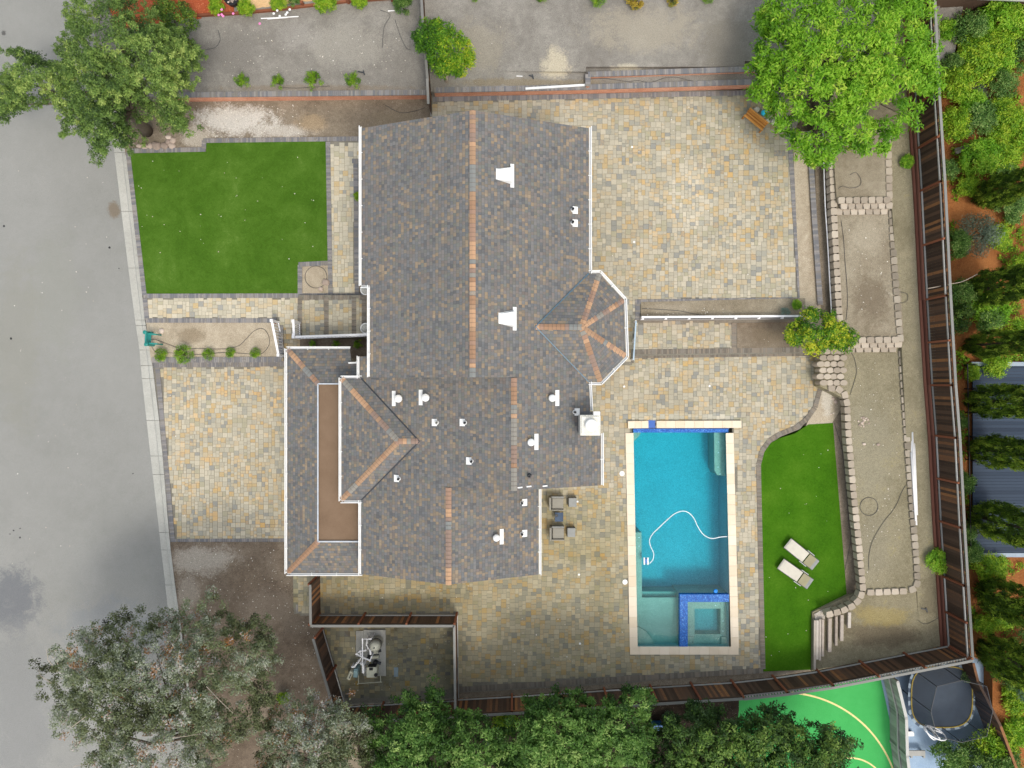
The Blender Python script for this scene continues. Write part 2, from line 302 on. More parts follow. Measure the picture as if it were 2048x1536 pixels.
# shingles: random coloured tabs in courses, laid out in each plane's own UV (metres)
def m_shingle(name, sts, cw=.15, chh=.15):
    m, nt, b = newmat(name, .95, .15)
    uv = nt.nodes.new("ShaderNodeUVMap"); sp = nt.nodes.new("ShaderNodeSeparateXYZ"); nt.links.new(uv.outputs[0], sp.inputs[0])
    vv = mth(nt, 'DIVIDE', sp.outputs[1], chh); row = mth(nt, 'FLOOR', vv)
    w1 = nt.nodes.new("ShaderNodeTexWhiteNoise"); w1.noise_dimensions = '1D'; nt.links.new(row, w1.inputs["W"])
    uu = mth(nt, 'ADD', mth(nt, 'DIVIDE', sp.outputs[0], cw), mth(nt, 'MULTIPLY', w1.outputs["Value"], 7.3))
    # uneven tab widths
    c1 = nt.nodes.new("ShaderNodeCombineXYZ"); nt.links.new(mth(nt, 'MULTIPLY', uu, .37), c1.inputs[0]); nt.links.new(mth(nt, 'MULTIPLY', row, 3.17), c1.inputs[1])
    n0 = nt.nodes.new("ShaderNodeTexNoise"); n0.inputs["Scale"].default_value = 1.0; n0.inputs["Detail"].default_value = 1; nt.links.new(c1.outputs[0], n0.inputs["Vector"])
    uu = mth(nt, 'ADD', uu, mth(nt, 'MULTIPLY', n0.outputs["Fac"], 1.6)); colm = mth(nt, 'FLOOR', uu)
    c2 = nt.nodes.new("ShaderNodeCombineXYZ"); nt.links.new(colm, c2.inputs[0]); nt.links.new(row, c2.inputs[1])
    w2 = nt.nodes.new("ShaderNodeTexWhiteNoise"); nt.links.new(c2.outputs[0], w2.inputs["Vector"])
    # patches where one blend dominates
    pn = noise(nt, .9, 3, .6)
    f = mth(nt, 'ADD', w2.outputs["Value"], mth(nt, 'MULTIPLY', mth(nt, 'SUBTRACT', pn, .5), .5), True)
    c = ramp(nt, f, sts, 'LINEAR')
    w3 = nt.nodes.new("ShaderNodeTexWhiteNoise"); nt.links.new(w2.outputs["Color"], w3.inputs["Vector"])
    c = mix(nt, 1, c, ramp(nt, w3.outputs["Value"], [(0, (.90, .90, .90)), (1, (1.10, 1.10, 1.10))]), 'MULTIPLY')
    fr = mth(nt, 'FRACT', vv); fu = mth(nt, 'FRACT', uu)
    edge = mth(nt, 'MAXIMUM', mth(nt, 'LESS_THAN', fr, .10), mth(nt, 'MULTIPLY', mth(nt, 'LESS_THAN', fu, .08), .7))
    c = mix(nt, mth(nt, 'MULTIPLY', edge, .38), c, (.03, .03, .033))
    c = mix(nt, 1, c, ramp(nt, noise(nt, 70, 3, .8), [(.3, (.8, .8, .8)), (.7, (1.2, 1.2, 1.2))]), 'MULTIPLY')
    nt.links.new(c, b.inputs["Base Color"])
    bump(nt, b, mth(nt, 'ADD', mth(nt, 'MULTIPLY', fr, -.6), w2.outputs["Value"]), .5, .012); return m
SH = [(0, (.114, .116, .122)), (.18, (.132, .138, .148)), (.36, (.160, .160, .162)), (.50, (.168, .156, .152)), (.62, (.162, .141, .133)), (.72, (.145, .155, .146)), (.83, (.180, .158, .134)), (.94, (.23, .185, .140)), (1, (.26, .205, .148))]
M['shingle'] = m_shingle('shingle', SH)
M['ridge'] = m_tint('ridge', stops([(.13, .10, .08), (.33, .215, .14), (.30, .185, .12), (.30, .195, .145), (.24, .23, .21), (.43, .27, .17), (.25, .18, .15), (.20, .21, .21)], [.6, 3, 2, 1.5, 1, 2, 1, .8]), .95, 'CONSTANT', .03, 30, bmp=.3)
M['valley'] = m_plain('valley', (.07, .14, .20), .4, .5)
M['fence_dark'] = m_tint('fence_dark', [(0, (.045, .030, .022)), (.45, (.085, .055, .040)), (.75, (.115, .066, .042)), (.92, (.18, .09, .048)), (1, (.26, .125, .055))], .9, 'LINEAR', .35, 5, bmp=.3)
M['fence_post'] = m_tint('fence_post', [(0, (.16, .055, .03)), (1, (.26, .10, .055))], .85, 'LINEAR', .5, 4)
M['fence_base'] = m_tint('fence_base', [(0, (.13, .052, .038)), (1, (.20, .09, .065))], .85, 'LINEAR', .5, 2)
M['wood_grey'] = m_tint('wood_grey', [(0, (.24, .24, .235)), (.5, (.36, .36, .35)), (1, (.48, .48, .47))], .9, 'LINEAR', .5, 4)
M['cap_wood'] = m_tint('cap_wood', [(0, (.17, .17, .165)), (1, (.27, .27, .26))], .9, 'LINEAR', .5, 4)
M['wood_old'] = m_tint('wood_old', [(0, (.16, .13, .11)), (.5, (.36, .31, .27)), (1, (.5, .46, .42))], .9, 'LINEAR', .8, 5, bmp=.4)
M['teak'] = m_tint('teak', [(0, (.36, .13, .025)), (.5, (.52, .22, .05)), (1, (.64, .32, .09))], .6, 'LINEAR', .3, 6)
M['teal'] = m_plain('teal_paint', (.008, .21, .19), .4, .5)
M['bark'] = m_tint('bark', [(0, (.06, .045, .035)), (.5, (.12, .095, .075)), (1, (.2, .165, .14))], .95, 'LINEAR', .8, 9, bmp=.6)
M['pale_bark'] = m_tint('pale_bark', [(0, (.26, .21, .17)), (1, (.5, .43, .36))], .9, 'LINEAR', .8, 9)
M['stone'] = m_tint('stone', [(0, (.25, .2, .17)), (.5, (.42, .34, .29)), (1, (.6, .52, .46))], .9, 'LINEAR', .5, 6)
M['cream_sling'] = m_plain('cream_sling', (.53, .505, .44), .7, .3, var=.06, sc=3)
M['tan_sling'] = m_plain('tan_sling', (.32, .29, .18), .5, .4, var=.08, sc=3)
M['wicker'] = m_plain('wicker', (.10, .09, .075), .8)
M['cushion'] = m_plain('cushion', (.275, .265, .235), .9, .1, var=.05)
M['cushion_cool'] = m_plain('cushion_cool', (.28, .29, .29), .9, .1, var=.05)
M['blue_top'] = m_ground('blue_top', [(.3, (.05, .07, .12)), (.7, (.10, .14, .21))], 3, 20, fine=80, bstr=.1)
M['court'] = m_ground('court', [(.3, (.05, .36, .09)), (.7, (.075, .44, .125))], .3, 1.5, fine=60, bstr=.1)
M['court_line'] = m_plain('court_line', (.76, .66, .30), .7)
M['court_blue'] = m_ground('court_blue', [(.3, (.25, .36, .52)), (.6, (.34, .45, .60)), (.8, (.42, .5, .6))], .5, 2, fine=60, bstr=.1)
M['deck_blue'] = m_tint('deck_blue', [(0, (.018, .030, .055)), (.5, (.026, .042, .072)), (1, (.038, .058, .095))], .55, 'LINEAR', .3, 1.5)
M['mat'] = m_plain('mat', (.036, .052, .078), .7, .3, var=.1, sc=2)
M['yellow'] = m_plain('yellow_edge', (.42, .31, .07), .6)
M['pale_plastic'] = m_plain('pale_plastic', (.52, .52, .42), .5, .4)
M['tank'] = m_plain('tank_shell', (.40, .40, .34), .5, .4)
M['slate_plastic'] = m_plain('slate_plastic', (.20, .31, .34), .5, .4)
M['pvc'] = m_plain('pvc', (.82, .82, .85), .4, .4, var=.04)
M['aqua'] = m_plain('aqua', (.03, .50, .75), .7)
M['bin_blue'] = m_plain('bin_blue', (.02, .17, .50), .4, .5)
M['pink'] = m_plain('petal_pink', (.75, .22, .50), .7)
M['net'] = None
m = bpy.data.materials.new('net'); m.use_nodes = True; nt = m.node_tree; b = nt.nodes["Principled BSDF"]
b.inputs["Base Color"].default_value = (.045, .06, .085, 1); b.inputs["Alpha"].default_value = .45; M['net'] = m

def m_leaf(name, sts, trans=.3, rough=.55, hue=.25):
    m = bpy.data.materials.new(name); m.use_nodes = True; nt = m.node_tree; b = nt.nodes["Principled BSDF"]
    b.inputs["Roughness"].default_value = rough; b.inputs["Specular IOR Level"].default_value = .35
    c = ramp(nt, attr(nt), sts); nt.links.new(c, b.inputs["Base Color"])
    tl = nt.nodes.new("ShaderNodeBsdfTranslucent"); nt.links.new(c, tl.inputs[0])
    ms = nt.nodes.new("ShaderNodeMixShader"); ms.inputs[0].default_value = trans
    nt.links.new(b.outputs[0], ms.inputs[1]); nt.links.new(tl.outputs[0], ms.inputs[2]); nt.links.new(ms.outputs[0], nt.nodes["Material Output"].inputs["Surface"])
    return m
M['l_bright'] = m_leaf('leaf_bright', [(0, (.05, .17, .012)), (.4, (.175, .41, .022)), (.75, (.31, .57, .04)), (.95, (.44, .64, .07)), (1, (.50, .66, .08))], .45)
M['l_citrus'] = m_leaf('leaf_citrus', [(0, (.03, .10, .01)), (.4, (.10, .27, .015)), (.7, (.24, .44, .025)), (1, (.58, .62, .04))], .45)
M['l_yellow'] = m_leaf('leaf_yellow', [(0, (.03, .12, .01)), (.35, (.08, .25, .015)), (.6, (.26, .42, .02)), (1, (.66, .66, .05))], .4)
M['l_pine'] = m_leaf('leaf_pine', [(0, (.045, .09, .026)), (.35, (.115, .205, .048)), (.65, (.20, .325, .07)), (.88, (.32, .44, .11)), (1, (.43, .53, .15))], .35)
M['l_euc'] = m_leaf('leaf_euc', [(0, (.018, .020, .010)), (.18, (.065, .078, .032)), (.38, (.125, .155, .062)), (.56, (.19, .235, .13)), (.70, (.28, .32, .24)), (.82, (.40, .43, .37)), (.90, (.55, .50, .52)), (.955, (.33, .17, .07)), (1, (.30, .15, .05))], .3)
M['l_dark'] = m_leaf('leaf_dark', [(0, (.018, .045, .012)), (.4, (.05, .11, .025)), (.7, (.12, .23, .035)), (1, (.28, .40, .09))], .35)
M['l_hedge'] = m_leaf('leaf_hedge', [(0, (.022, .055, .008)), (.4, (.06, .13, .012)), (.7, (.12, .22, .02)), (1, (.30, .38, .06))], .25)
M['l_mid'] = m_leaf('leaf_mid', [(0, (.022, .06, .016)), (.35, (.075, .18, .03)), (.7, (.165, .315, .065)), (1, (.36, .50, .15))], .4)
M['l_cyp'] = m_leaf('leaf_cypress', [(0, (.03, .065, .010)), (.4, (.085, .165, .02)), (.7, (.19, .32, .03)), (1, (.42, .56, .07))], .35)
M['l_lime'] = m_leaf('leaf_lime', [(0, (.05, .13, .008)), (.4, (.15, .33, .015)), (.75, (.31, .50, .025)), (1, (.48, .58, .05))], .35)
M['l_rust'] = m_leaf('leaf_rust', [(0, (.08, .12, .02)), (.4, (.25, .26, .03)), (.75, (.46, .30, .04)), (1, (.55, .42, .06))], .3)
M['l_sage'] = m_leaf('leaf_sage', [(0, (.05, .08, .055)), (.5, (.12, .17, .12)), (1, (.24, .31, .23))], .2)
M['l_blue'] = m_leaf('leaf_blue', [(0, (.06, .12, .10)), (.5, (.16, .26, .22)), (1, (.32, .44, .38))], .2)

# ================================================================ GROUND AND PAVING (the setting)
rnd = random.Random(11)
def wp(poly, z): return [W(x, y, z).xy for x, y in poly]
def inside(poly, x, y):
    c = False; n = len(poly); j = n - 1
    for i in range(n):
        xi, yi = poly[i][0], poly[i][1]; xj, yj = poly[j][0], poly[j][1]
        if (yi > y) != (yj > y) and x < (xj - xi) * (y - yi) / (yj - yi) + xi: c = not c
        j = i
    return c
def triangulate(o):
    bm = bmesh.new(); bm.from_mesh(o.data)
    bmesh.ops.triangulate(bm, faces=[f for f in bm.faces if len(f.verts) > 4]); bm.to_mesh(o.data); bm.free()
def slab(name, polys, z, mat, zb=-.70, kind='structure', px=True):
    mb = MB()
    for p in (polys if isinstance(polys[0][0], (list, tuple)) else [polys]): mb.prism(wp(p, z) if px else p, zb, z)
    o = mb.build(name, mat, kind=kind); triangulate(o); return o
def patch(name, poly, z, mat, jit=3.0, kind='structure', thick=.02):
    """a spread of other material with an uneven edge"""
    pts = []; n = len(poly)
    for i in range(n):
        a, b_ = poly[i], poly[(i + 1) % n]; L = math.dist(a, b_); k = max(1, int(L / 7))
        for q in range(k): pts.append((a[0] + (b_[0] - a[0]) * q / k + rnd.uniform(-jit, jit), a[1] + (b_[1] - a[1]) * q / k + rnd.uniform(-jit, jit)))
    mb = MB(); mb.prism(wp(pts, z), z - thick, z); o = mb.build(name, mat, kind=kind); triangulate(o); return o
def strip(name, rows, mat, zf, zb=-.70):
    """rows = (y, x_left, x_right): a ribbon whose height follows zf(y)"""
    mb = MB()
    for (y0, a0, b0), (y1, a1, b1) in zip(rows[:-1], rows[1:]):
        z0, z1 = zf(y0), zf(y1)
        P = [W(a0, y0, z0), W(b0, y0, z0), W(b1, y1, z1), W(a1, y1, z1)]
        Q = [Vector((p.x, p.y, zb)) for p in P]
        mb.add(P + Q, [(3, 2, 1, 0), (4, 5, 6, 7), (0, 4, 7, 3), (1, 2, 6, 5)])
    mb.add([P[3], P[2], Q[2], Q[3]], [(0, 1, 2, 3)])
    return mb.build(name, mat, kind='structure')
# pool outline (plan)
PX0, PX1, PY0, PY1 = 1263, 1465, 852, 1299
p0, p1 = W(PX0, PY0), W(PX1, PY1)
g = MB(); zg = -.66; B = 450
for a in ((-B, -B, p0.x, B), (p1.x, -B, B, B), (p0.x, p0.y, p1.x, B), (p0.x, -B, p1.x, p1.y)):
    g.quad((a[0], a[1], zg), (a[2], a[1], zg), (a[2], a[3], zg), (a[0], a[3], zg))
g.build('ground', M['dirt'], kind='structure')

def zst(y): return -.12 if y < 180 else (-.54 if y > 780 else -.12 - .42 * (y - 180) / 600)
KER = [(-900, 90, 112), (-200, 168, 190), (0, 192, 214), (100, 203, 226), (200, 215, 238), (300, 228, 252), (384, 238, 262), (540, 257, 279), (640, 270, 290), (660, 273, 293), (700, 279, 300), (740, 282, 306), (768, 285, 309), (840, 293, 318), (912, 301, 325), (1010, 313, 333), (1080, 320, 339), (1152, 328, 347), (1220, 337, 358), (1300, 345, 368), (1536, 372, 398), (2400, 470, 500)]
strip('road', [(y, -6000, xl) for y, xl, xr in KER], M['asphalt'], zst)
def kx(y, k):
    for a, b_ in zip(KER[:-1], KER[1:]):
        if a[0] <= y <= b_[0]:
            t = (y - a[0]) / (b_[0] - a[0]); return a[k] + (b_[k] - a[k]) * t
joints = [-400, -280, -160, -40, 75, 190, 305, 423, 536, 640, 651, 700, 731, 757, 841, 912, 949, 1065, 1100, 1170, 1290, 1400, 1520, 1640, 1800]
mb = MB()
for a, b_ in zip(joints[:-1], joints[1:]):
    y0, y1 = a + .35, b_ - .35
    for s0, s1, dz0, dz1 in ((0, .62, .012, -.015), (.62, .70, -.015, .10), (.70, 1.0, .10, .11)):
        P = []
        for y in (y0, y1):
            xl, xr = kx(y, 1), kx(y, 2); z = zst(y)
            P.append((W(xl + (xr - xl) * s0, y, z + dz0), W(xl + (xr - xl) * s1, y, z + dz1)))
        v = [P[0][0], P[0][1], P[1][1], P[1][0]]; v += [Vector((q.x, q.y, -.75)) for q in v]
        mb.add(v, [(3, 2, 1, 0), (0, 1, 5, 4), (1, 2, 6, 5), (2, 3, 7, 6), (3, 0, 4, 7)])
mb.build('kerb', M['concrete'], kind='structure')
# marks on the road
for q, (x, y, r_) in enumerate(((219, 495, 2.4), (238, 537, 1.2), (40, 1075, 2), (27, 1061, 1.6), (40, 1057, 1.3), (20, 1068, 1.2), (266, 947, 1.4), (8, 452, 2.2), (22, 677, 2.6))):
    patch('tar_spot', [(x + r_ * math.cos(a), y + r_ * math.sin(a)) for a in (0, 1, 2, 3, 4, 5)], zst(y) + .004, M['black'], .3)

slab('yard_soil', [[(337, 1084), (640, 1084), (640, 1150), (660, 1420), (640, 1700), (420, 1700), (399, 1536), (368, 1300), (347, 1152), (339, 1084)]], -.46, M['dirt_dark'])
slab('front_soil', [(236, 190), (864, 190), (864, 285), (725, 285), (640, 290), (412, 310), (251, 310)], -.03, M['dirt_brown'])
slab('side_soil', [(706, 300), (760, 300), (760, 610), (706, 610)], -.012, M['dirt_brown'])
slab('front_bed', [(292, 642), (562, 642), (566, 722), (302, 722)], -.008, M['dirt_pale'], zb=-.72)
slab('entry_bed', [(600, 678), (760, 678), (760, 722), (600, 722)], -.30, M['dirt_dark'])
slab('square_bed', [(603, 531), (658, 531), (658, 590), (603, 590)], .0, M['dirt_pale'])
slab('back_soil', [[(694, 1404), (1263, 1380), (1263, 1700), (760, 1700)], [(1263, 1350), (1478, 1340), (1478, 1420), (1440, 1700), (1263, 1700)]], -.05, M['dark_mulch'])
slab('fence_soil', [(912, 1372), (1525, 1325), (1640, 1325), (1640, 1356), (1300, 1372), (915, 1398)], -.03, M['dirt_brown'])

# lots behind the retaining walls
slab('north_lot', [(150, -400), (848, -400), (848, 0), (862, 188), (300, 193), (200, 193)], .60, M['dirt_grey'])
patch('red_mulch', [(205, -60), (470, -60), (470, 24), (400, 34), (330, 45), (280, 62), (225, 55)], .606, M['red_mulch'], 4)
patch('tan_paving', [(474, -60), (860, -60), (700, -8), (600, 4), (545, 12), (474, 22)], .606, m_ground('tan_stone', [(.3, (.5, .3, .14)), (.7, (.68, .48, .28))], 1, 3), 1)
slab('upper_lot', [(848, -400), (2000, -400), (1900, 160), (1610, 166), (1485, 168), (1172, 176), (862, 184), (848, 0)], 1.15, M['dirt_grey'])
mb = MB()
for (xa, za), (xb, zb_) in zip(((960, 1.10), (1172, 1.36), (1490, 1.362)), ((1172, 1.36), (1490, 1.362), (1880, 1.362))):
    ya, yb = 143 - max(0, (xa - 1172)) * .03, 143 - max(0, (xb - 1172)) * .03
    v = [W(xa, -390, za), W(xb, -390, zb_), W(xb, yb, zb_), W(xa, yb, za)]; v += [Vector((q.x, q.y, .9)) for q in v]
    mb.add(v, [(0, 1, 2, 3), (2, 3, 7, 6), (3, 0, 4, 7)])
mb.build('upper_terrace', M['dirt_grey'], kind='structure')

# side strips and terraces on the right
slab('gravel_strip', [(1585, 262), (1615, 262), (1648, 700), (1606, 640), (1600, 600)], .61, M['dirt_pale'])
slab('planting_strip', [(1628, 262), (1662, 262), (1690, 700), (1640, 700)], .50, M['dirt_brown'])
slab('bed_soil', [(1282, 604), (1610, 596), (1612, 634), (1282, 636)], .615, M['dirt'])
slab('terrace_soil', [[(1655, 150), (1783, 150), (1785, 402), (1674, 404)]], 1.50, M['dirt'])
slab('terrace_soil', [[(1672, 404), (1792, 402), (1808, 684), (1686, 686)]], 1.22, M['dirt'])
slab('terrace_soil', [[(1686, 686), (1810, 684), (1838, 1183), (1730, 1186), (1697, 880), (1694, 800), (1640, 772), (1640, 700)]], .82, M['dirt_moss'])
def zf(y): return 1.5 if y < 300 else (.5 if y > 1290 else 1.5 - (y - 300) / 990)
strip('fence_strip', [(-400, 1700, 1900), (150, 1780, 1850), (402, 1783, 1850), (684, 1803, 1866), (900, 1814, 1880), (1183, 1834, 1892), (1262, 1838, 1900), (1310, 1838, 1905)], M['dirt_moss'], zf)
mb = MB(); lp = [(1627, 1226), (1700, 1190), (1730, 1184), (1790, 1183), (1842, 1181), (1840, 1240), (1838, 1330), (1760, 1345), (1640, 1352), (1626, 1345)]
mb.prism([W(x, y, .3).xy for x, y in lp], -.7, lambda p: .16 + .40 * min(1, max(0, (p[0] - W(1635, 0, .3).x) / 5.2))); o = mb.build('lower_soil', M['dirt_moss'], kind='structure'); triangulate(o)
patch('gravel', [(1628, 1228), (1694, 1198), (1697, 1222), (1650, 1232), (1650, 1238), (1630, 1240)], .229, M['gravel'], 1)
slab('lawn_edge_soil', [(1664, 846), (1694, 800), (1700, 900), (1728, 1188), (1692, 1200)], .012, M['dirt_brown'])
slab('corner_soil', [(1640, 770), (1694, 778), (1694, 846), (1664, 849), (1612, 852), (1628, 815)], .008, M['dirt_pale'])
slab('neighbour_soil', [(1880, -400), (3400, -400), (3400, 2000), (1985, 2000), (1985, 1330), (1912, 1300), (1880, 200)], .42, M['mulch'])

# lawns
slab('lawn', [(259, 307), (412, 303), (412, 286), (651, 282), (657, 523), (597, 526), (597, 587), (291, 587)], .02, M['turf'])
slab('lawn', [(1519, 950), (1521, 925), (1528, 903), (1543, 885), (1560, 876), (1590, 867), (1617, 849), (1666, 846), (1694, 1197), (1627, 1227), (1627, 1339), (1527, 1343)], .025, M['turf_deep'])

def pavers(name, poly, z, mat, u=.098, holes=(), seed=1, grout=None, label=None, zb=-.70, sizes=None):
    r = random.Random(seed); P = wp(poly, z); Hs = [wp(h, z) for h in holes]
    x0 = min(p[0] for p in P); x1 = max(p[0] for p in P); y0 = min(p[1] for p in P); y1 = max(p[1] for p in P)
    nx, ny = int((x1 - x0) / u) + 4, int((y1 - y0) / u) + 4
    used = np.zeros((ny, nx), bool); mb = MB(); t2 = []; gp = .011
    for j in range(ny):
        for i in range(nx):
            if used[j, i]: continue
            run = 0
            while i + run < nx and run < 5 and not used[j, i + run]: run += 1
            if run >= 5: wd = r.choice((3, 3, 3, 2))
            elif run == 4: wd = 2
            else: wd = run
            ht = r.choice((3, 2, 2)) if wd != 3 else r.choice((3, 3, 2))
            ht = min(ht, ny - j); used[j:j + ht, i:i + wd] = True
            cx, cy = x0 + (i + wd / 2) * u - u, y0 + (j + ht / 2) * u - u
            if not inside(P, cx, cy) or any(inside(h, cx, cy) for h in Hs): continue
            hx, hy = wd * u / 2 - gp / 2 * r.uniform(.6, 1.7), ht * u / 2 - gp / 2 * r.uniform(.6, 1.7)
            zt = z + .014 + r.uniform(-.002, .002)
            a = [(cx - hx, cy - hy, zt), (cx + hx, cy - hy, zt), (cx + hx, cy + hy, zt), (cx - hx, cy + hy, zt)]
            b_ = [(q[0], q[1], z - .01) for q in a]
            mb.add(a + b_, [(0, 1, 2, 3), (0, 4, 5, 1), (1, 5, 6, 2), (2, 6, 7, 3), (3, 7, 4, 0)], r.random()); t2 += [r.random()] * 5
    o = mb.build(name, mat, kind='structure')
    at = o.data.attributes.new("tint2", 'FLOAT', 'FACE'); at.data.foreach_set("value", t2)
    return o
def band(mb, pts, z, wd=.25, step=.105, seed=0, t0=None):
    """soldier course of narrow stones along a polyline"""
    r = random.Random(seed); P = [W(x, y, z) for x, y in pts]
    for a, b_ in zip(P[:-1], P[1:]):
        L = (b_ - a).length; n = max(1, round(L / step)); d = (b_ - a).normalized()
        ang = math.atan2(d.y, d.x)
        for k in range(n):
            c = a + (b_ - a) * ((k + .5) / n)
            mb.box((c.x, c.y, z + .004 + r.uniform(0, .002)), (L / n - .009, wd, .03), ang, r.random() if t0 is None else t0)
    return mb
def bed(name, poly, z, zb=-.70, holes=None): return slab(name, poly, z, M['grout'], zb)

# --- front
bed('path_bed', [[(290, 588), (606, 588), (606, 651), (553, 651), (553, 645), (292, 645)]], -.012)
pavers('front_path', [(298, 597), (600, 597), (600, 652), (556, 652), (556, 637), (298, 637)], -.012, M['paver_pale'], seed=3)
bed('path_bed', [(652, 280), (760, 280), (760, 330), (714, 330), (714, 592), (652, 592)], -.008)
pavers('side_path', [(661, 288), (760, 288), (760, 322), (707, 322), (707, 592), (661, 592)], -.008, M['paver_pale'], seed=4)
for k, (xa, xb, z) in enumerate(((597, 652, .14), (650, 706, .29), (704, 770, .44))):
    bed('landing_bed', [(xa, 590), (xb, 590), (xb, 672), (xa, 672)], z, zb=-.71 - .004 * k)
    pavers('entry_landing', [(xa + 8, 599), (xb - 2, 599), (xb - 2, 668), (xa + 8, 668)], z, M['paver'], seed=5 + k)
for k, (ya, yb, z) in enumerate(((651, 664, -.13), (662, 675, -.25), (673, 694, -.37))):
    bed('stair_bed', [(553, ya), (612, ya), (612, yb), (553, yb)], z, zb=-.73 - .003 * k)
    pavers('stair_tread', [(553, ya), (606, ya), (606, yb), (553, yb)], z, M['paver'], seed=15 + k, u=.105)
bed('driveway_bed', [(300, 718), (640, 718), (640, 690), (560, 690), (560, 722), (300, 722), (340, 1090), (640, 1090), (640, 690), (660, 690), (660, 1095), (338, 1095)][:0] or [(303, 724), (558, 724), (558, 692), (660, 692), (660, 1086), (341, 1086)], -.515)
pavers('stair_foot', [(560, 703), (600, 703), (600, 724), (560, 724)], -.515, M['paver'], seed=22)
pavers('driveway', [(321, 735), (600, 733), (600, 1078), (352, 1078)], -.515, M['paver_drive'], seed=21, u=.092)
mb = MB()
band(mb, [(255, 302), (411, 299)], .012); band(mb, [(408, 297), (408, 281)], .013); band(mb, [(406, 281.5), (760, 277)], .014)
band(mb, [(256, 304), (289, 590)], .013); band(mb, [(287, 592), (740, 591)], .012, seed=3)
band(mb, [(656, 284), (661, 588)], .016, seed=4); band(mb, [(711, 324), (714, 588)], .016, seed=5); band(mb, [(704, 322), (760, 322)], .018, seed=6)
band(mb, [(600, 588), (600, 530)], .018, seed=7); band(mb, [(597, 529), (656, 526)], .02, seed=8)
band(mb, [(290, 597), (294, 640)], .010, seed=9); band(mb, [(292, 641), (553, 641)], .014, seed=10)
band(mb, [(303, 720), (563, 719)], .018, wd=.30, seed=11); band(mb, [(562, 650), (562, 716)], .015, seed=12)
mb.build('paving_border', M['border'], kind='structure')
mb = MB()
for x, z in ((600, .142), (653, .292), (708, .442), (728, .50)): band(mb, [(x, 594), (x, 670)], z, seed=x)
for x, z in ((626, .144), (680, .294), (735, .446)): band(mb, [(x - 18, 595), (x + 22, 595)], z, seed=x)
mb.build('paving_border', M['border_brown'], kind='structure')
mb = MB()
band(mb, [(303, 730), (600, 727)], -.503, wd=.3, seed=13); band(mb, [(315, 735), (346, 1084)], -.497, wd=.26, seed=14)
band(mb, [(341, 1082), (640, 1081)], -.501, seed=15); band(mb, [(560, 698), (612, 698)], -.50, wd=.3, seed=16)
mb.build('paving_border', M['border'], kind='structure')

# --- upper patio (behind the house), walkway, pool terrace
bed('patio_bed', [(862, 186), (1485, 180), (1620, 178), (1590, 262), (1608, 606), (1282, 606), (1282, 640), (1264, 642), (1264, 730), (1000, 730), (862, 700)], .565)
pavers('upper_patio', [(868, 203), (1485, 189), (1600, 187), (1578, 262), (1597, 598), (1270, 601), (1270, 640), (1262, 720), (1000, 720), (868, 600)], .565, M['paver'], seed=31, holes=[[(880, 300), (1140, 300), (1140, 700), (880, 700)]])
mb = MB()
band(mb, [(866, 198.5), (1040, 195.5), (1485, 186), (1600, 183)], .585, wd=.26, seed=32); band(mb, [(1578, 262), (1601, 602)], .585, seed=33)
band(mb, [(1270, 603.5), (1606, 599)], .588, seed=34); band(mb, [(1275, 608), (1275, 640)], .583, seed=35)
mb.build('paving_border', M['border'], kind='structure')
bed('walk_bed', [(1262, 640), (1612, 640), (1640, 706), (1262, 712)], .135)
pavers('walkway', [(1262, 645), (1465, 645), (1465, 700), (1262, 702)], .135, M['paver'], seed=41)
slab('lower_bed', [(1474, 646), (1600, 644), (1636, 700), (1474, 700)], .16, M['dirt_brown'])
mb = MB(); band(mb, [(1468, 646), (1468, 698)], .16, seed=42)
band(mb, [(1262, 704), (1640, 699)], .156, wd=.27, seed=43); band(mb, [(1262, 712), (1640, 707)], .03, wd=.26, seed=44)
band(mb, [(1230, 723), (1268, 722)], .03, seed=45)
mb.build('paving_border', M['border_brown'], kind='structure')
PT = [(1120, 715), (1262, 715), (1262, 709), (1640, 703), (1637, 780), (1625, 818), (1597, 852), (1557, 868), (1530, 888), (1517, 925), (1523, 1338), (915, 1374), (914, 1226), (600, 1226), (600, 1130), (1060, 1130), (1060, 960), (1160, 960)]
T1 = [[(600, 1130), (1060, 1130), (1060, 960), (1160, 960), (1120, 715), (1263, 714), (1263, 1366), (915, 1386), (914, 1232), (600, 1232)],
      [(1263, 714), (1465, 706), (1465, 852), (1263, 852)], [(1263, 1299), (1465, 1299), (1465, 1342), (1263, 1366)],
      [(1465, 706), (1645, 703), (1645, 780), (1630, 822), (1600, 858), (1560, 874), (1536, 892), (1524, 930), (1530, 1336), (1465, 1342)]]
bed('terrace_bed', T1, -.014)
HOLE = [(1257, 848), (1470, 848), (1472, 1303), (1257, 1303)]
pavers('pool_terrace', [(1160, 712), (1262, 715), (1640, 706), (1637, 780), (1625, 818), (1597, 852), (1557, 868), (1530, 888), (1517, 925), (1518, 1100), (1523, 1334), (915, 1371), (914, 1226), (600, 1226), (600, 1130), (1050, 1130), (1050, 960), (1160, 960)], -.014, M['paver_worn'], seed=52, holes=[HOLE])
mb = MB()
band(mb, [(1642, 700), (1641, 775), (1630, 815), (1612, 840), (1590, 856), (1560, 868), (1538, 882), (1524, 902), (1517, 930), (1518, 980), (1526, 1338)], .008, wd=.26, seed=53)
band(mb, [(915, 1379), (1200, 1361), (1526, 1341)], .004, wd=.28, seed=54)
mb.build('paving_border', M['border_brown'], kind='structure')
bed('enclosure_bed', [(640, 1228), (914, 1228), (918, 1398), (690, 1412)], -.012)
pavers('equipment_yard', [(640, 1250), (912, 1250), (914, 1380), (694, 1400)], -.012, M['paver_stained'], seed=55)
bed('gate_bed', [(585, 1140), (628, 1140), (628, 1228), (588, 1228)], -.20)
pavers('gate_path', [(590, 1140), (622, 1140), (622, 1212), (590, 1212)], -.20, M['paver_stained'], seed=56)
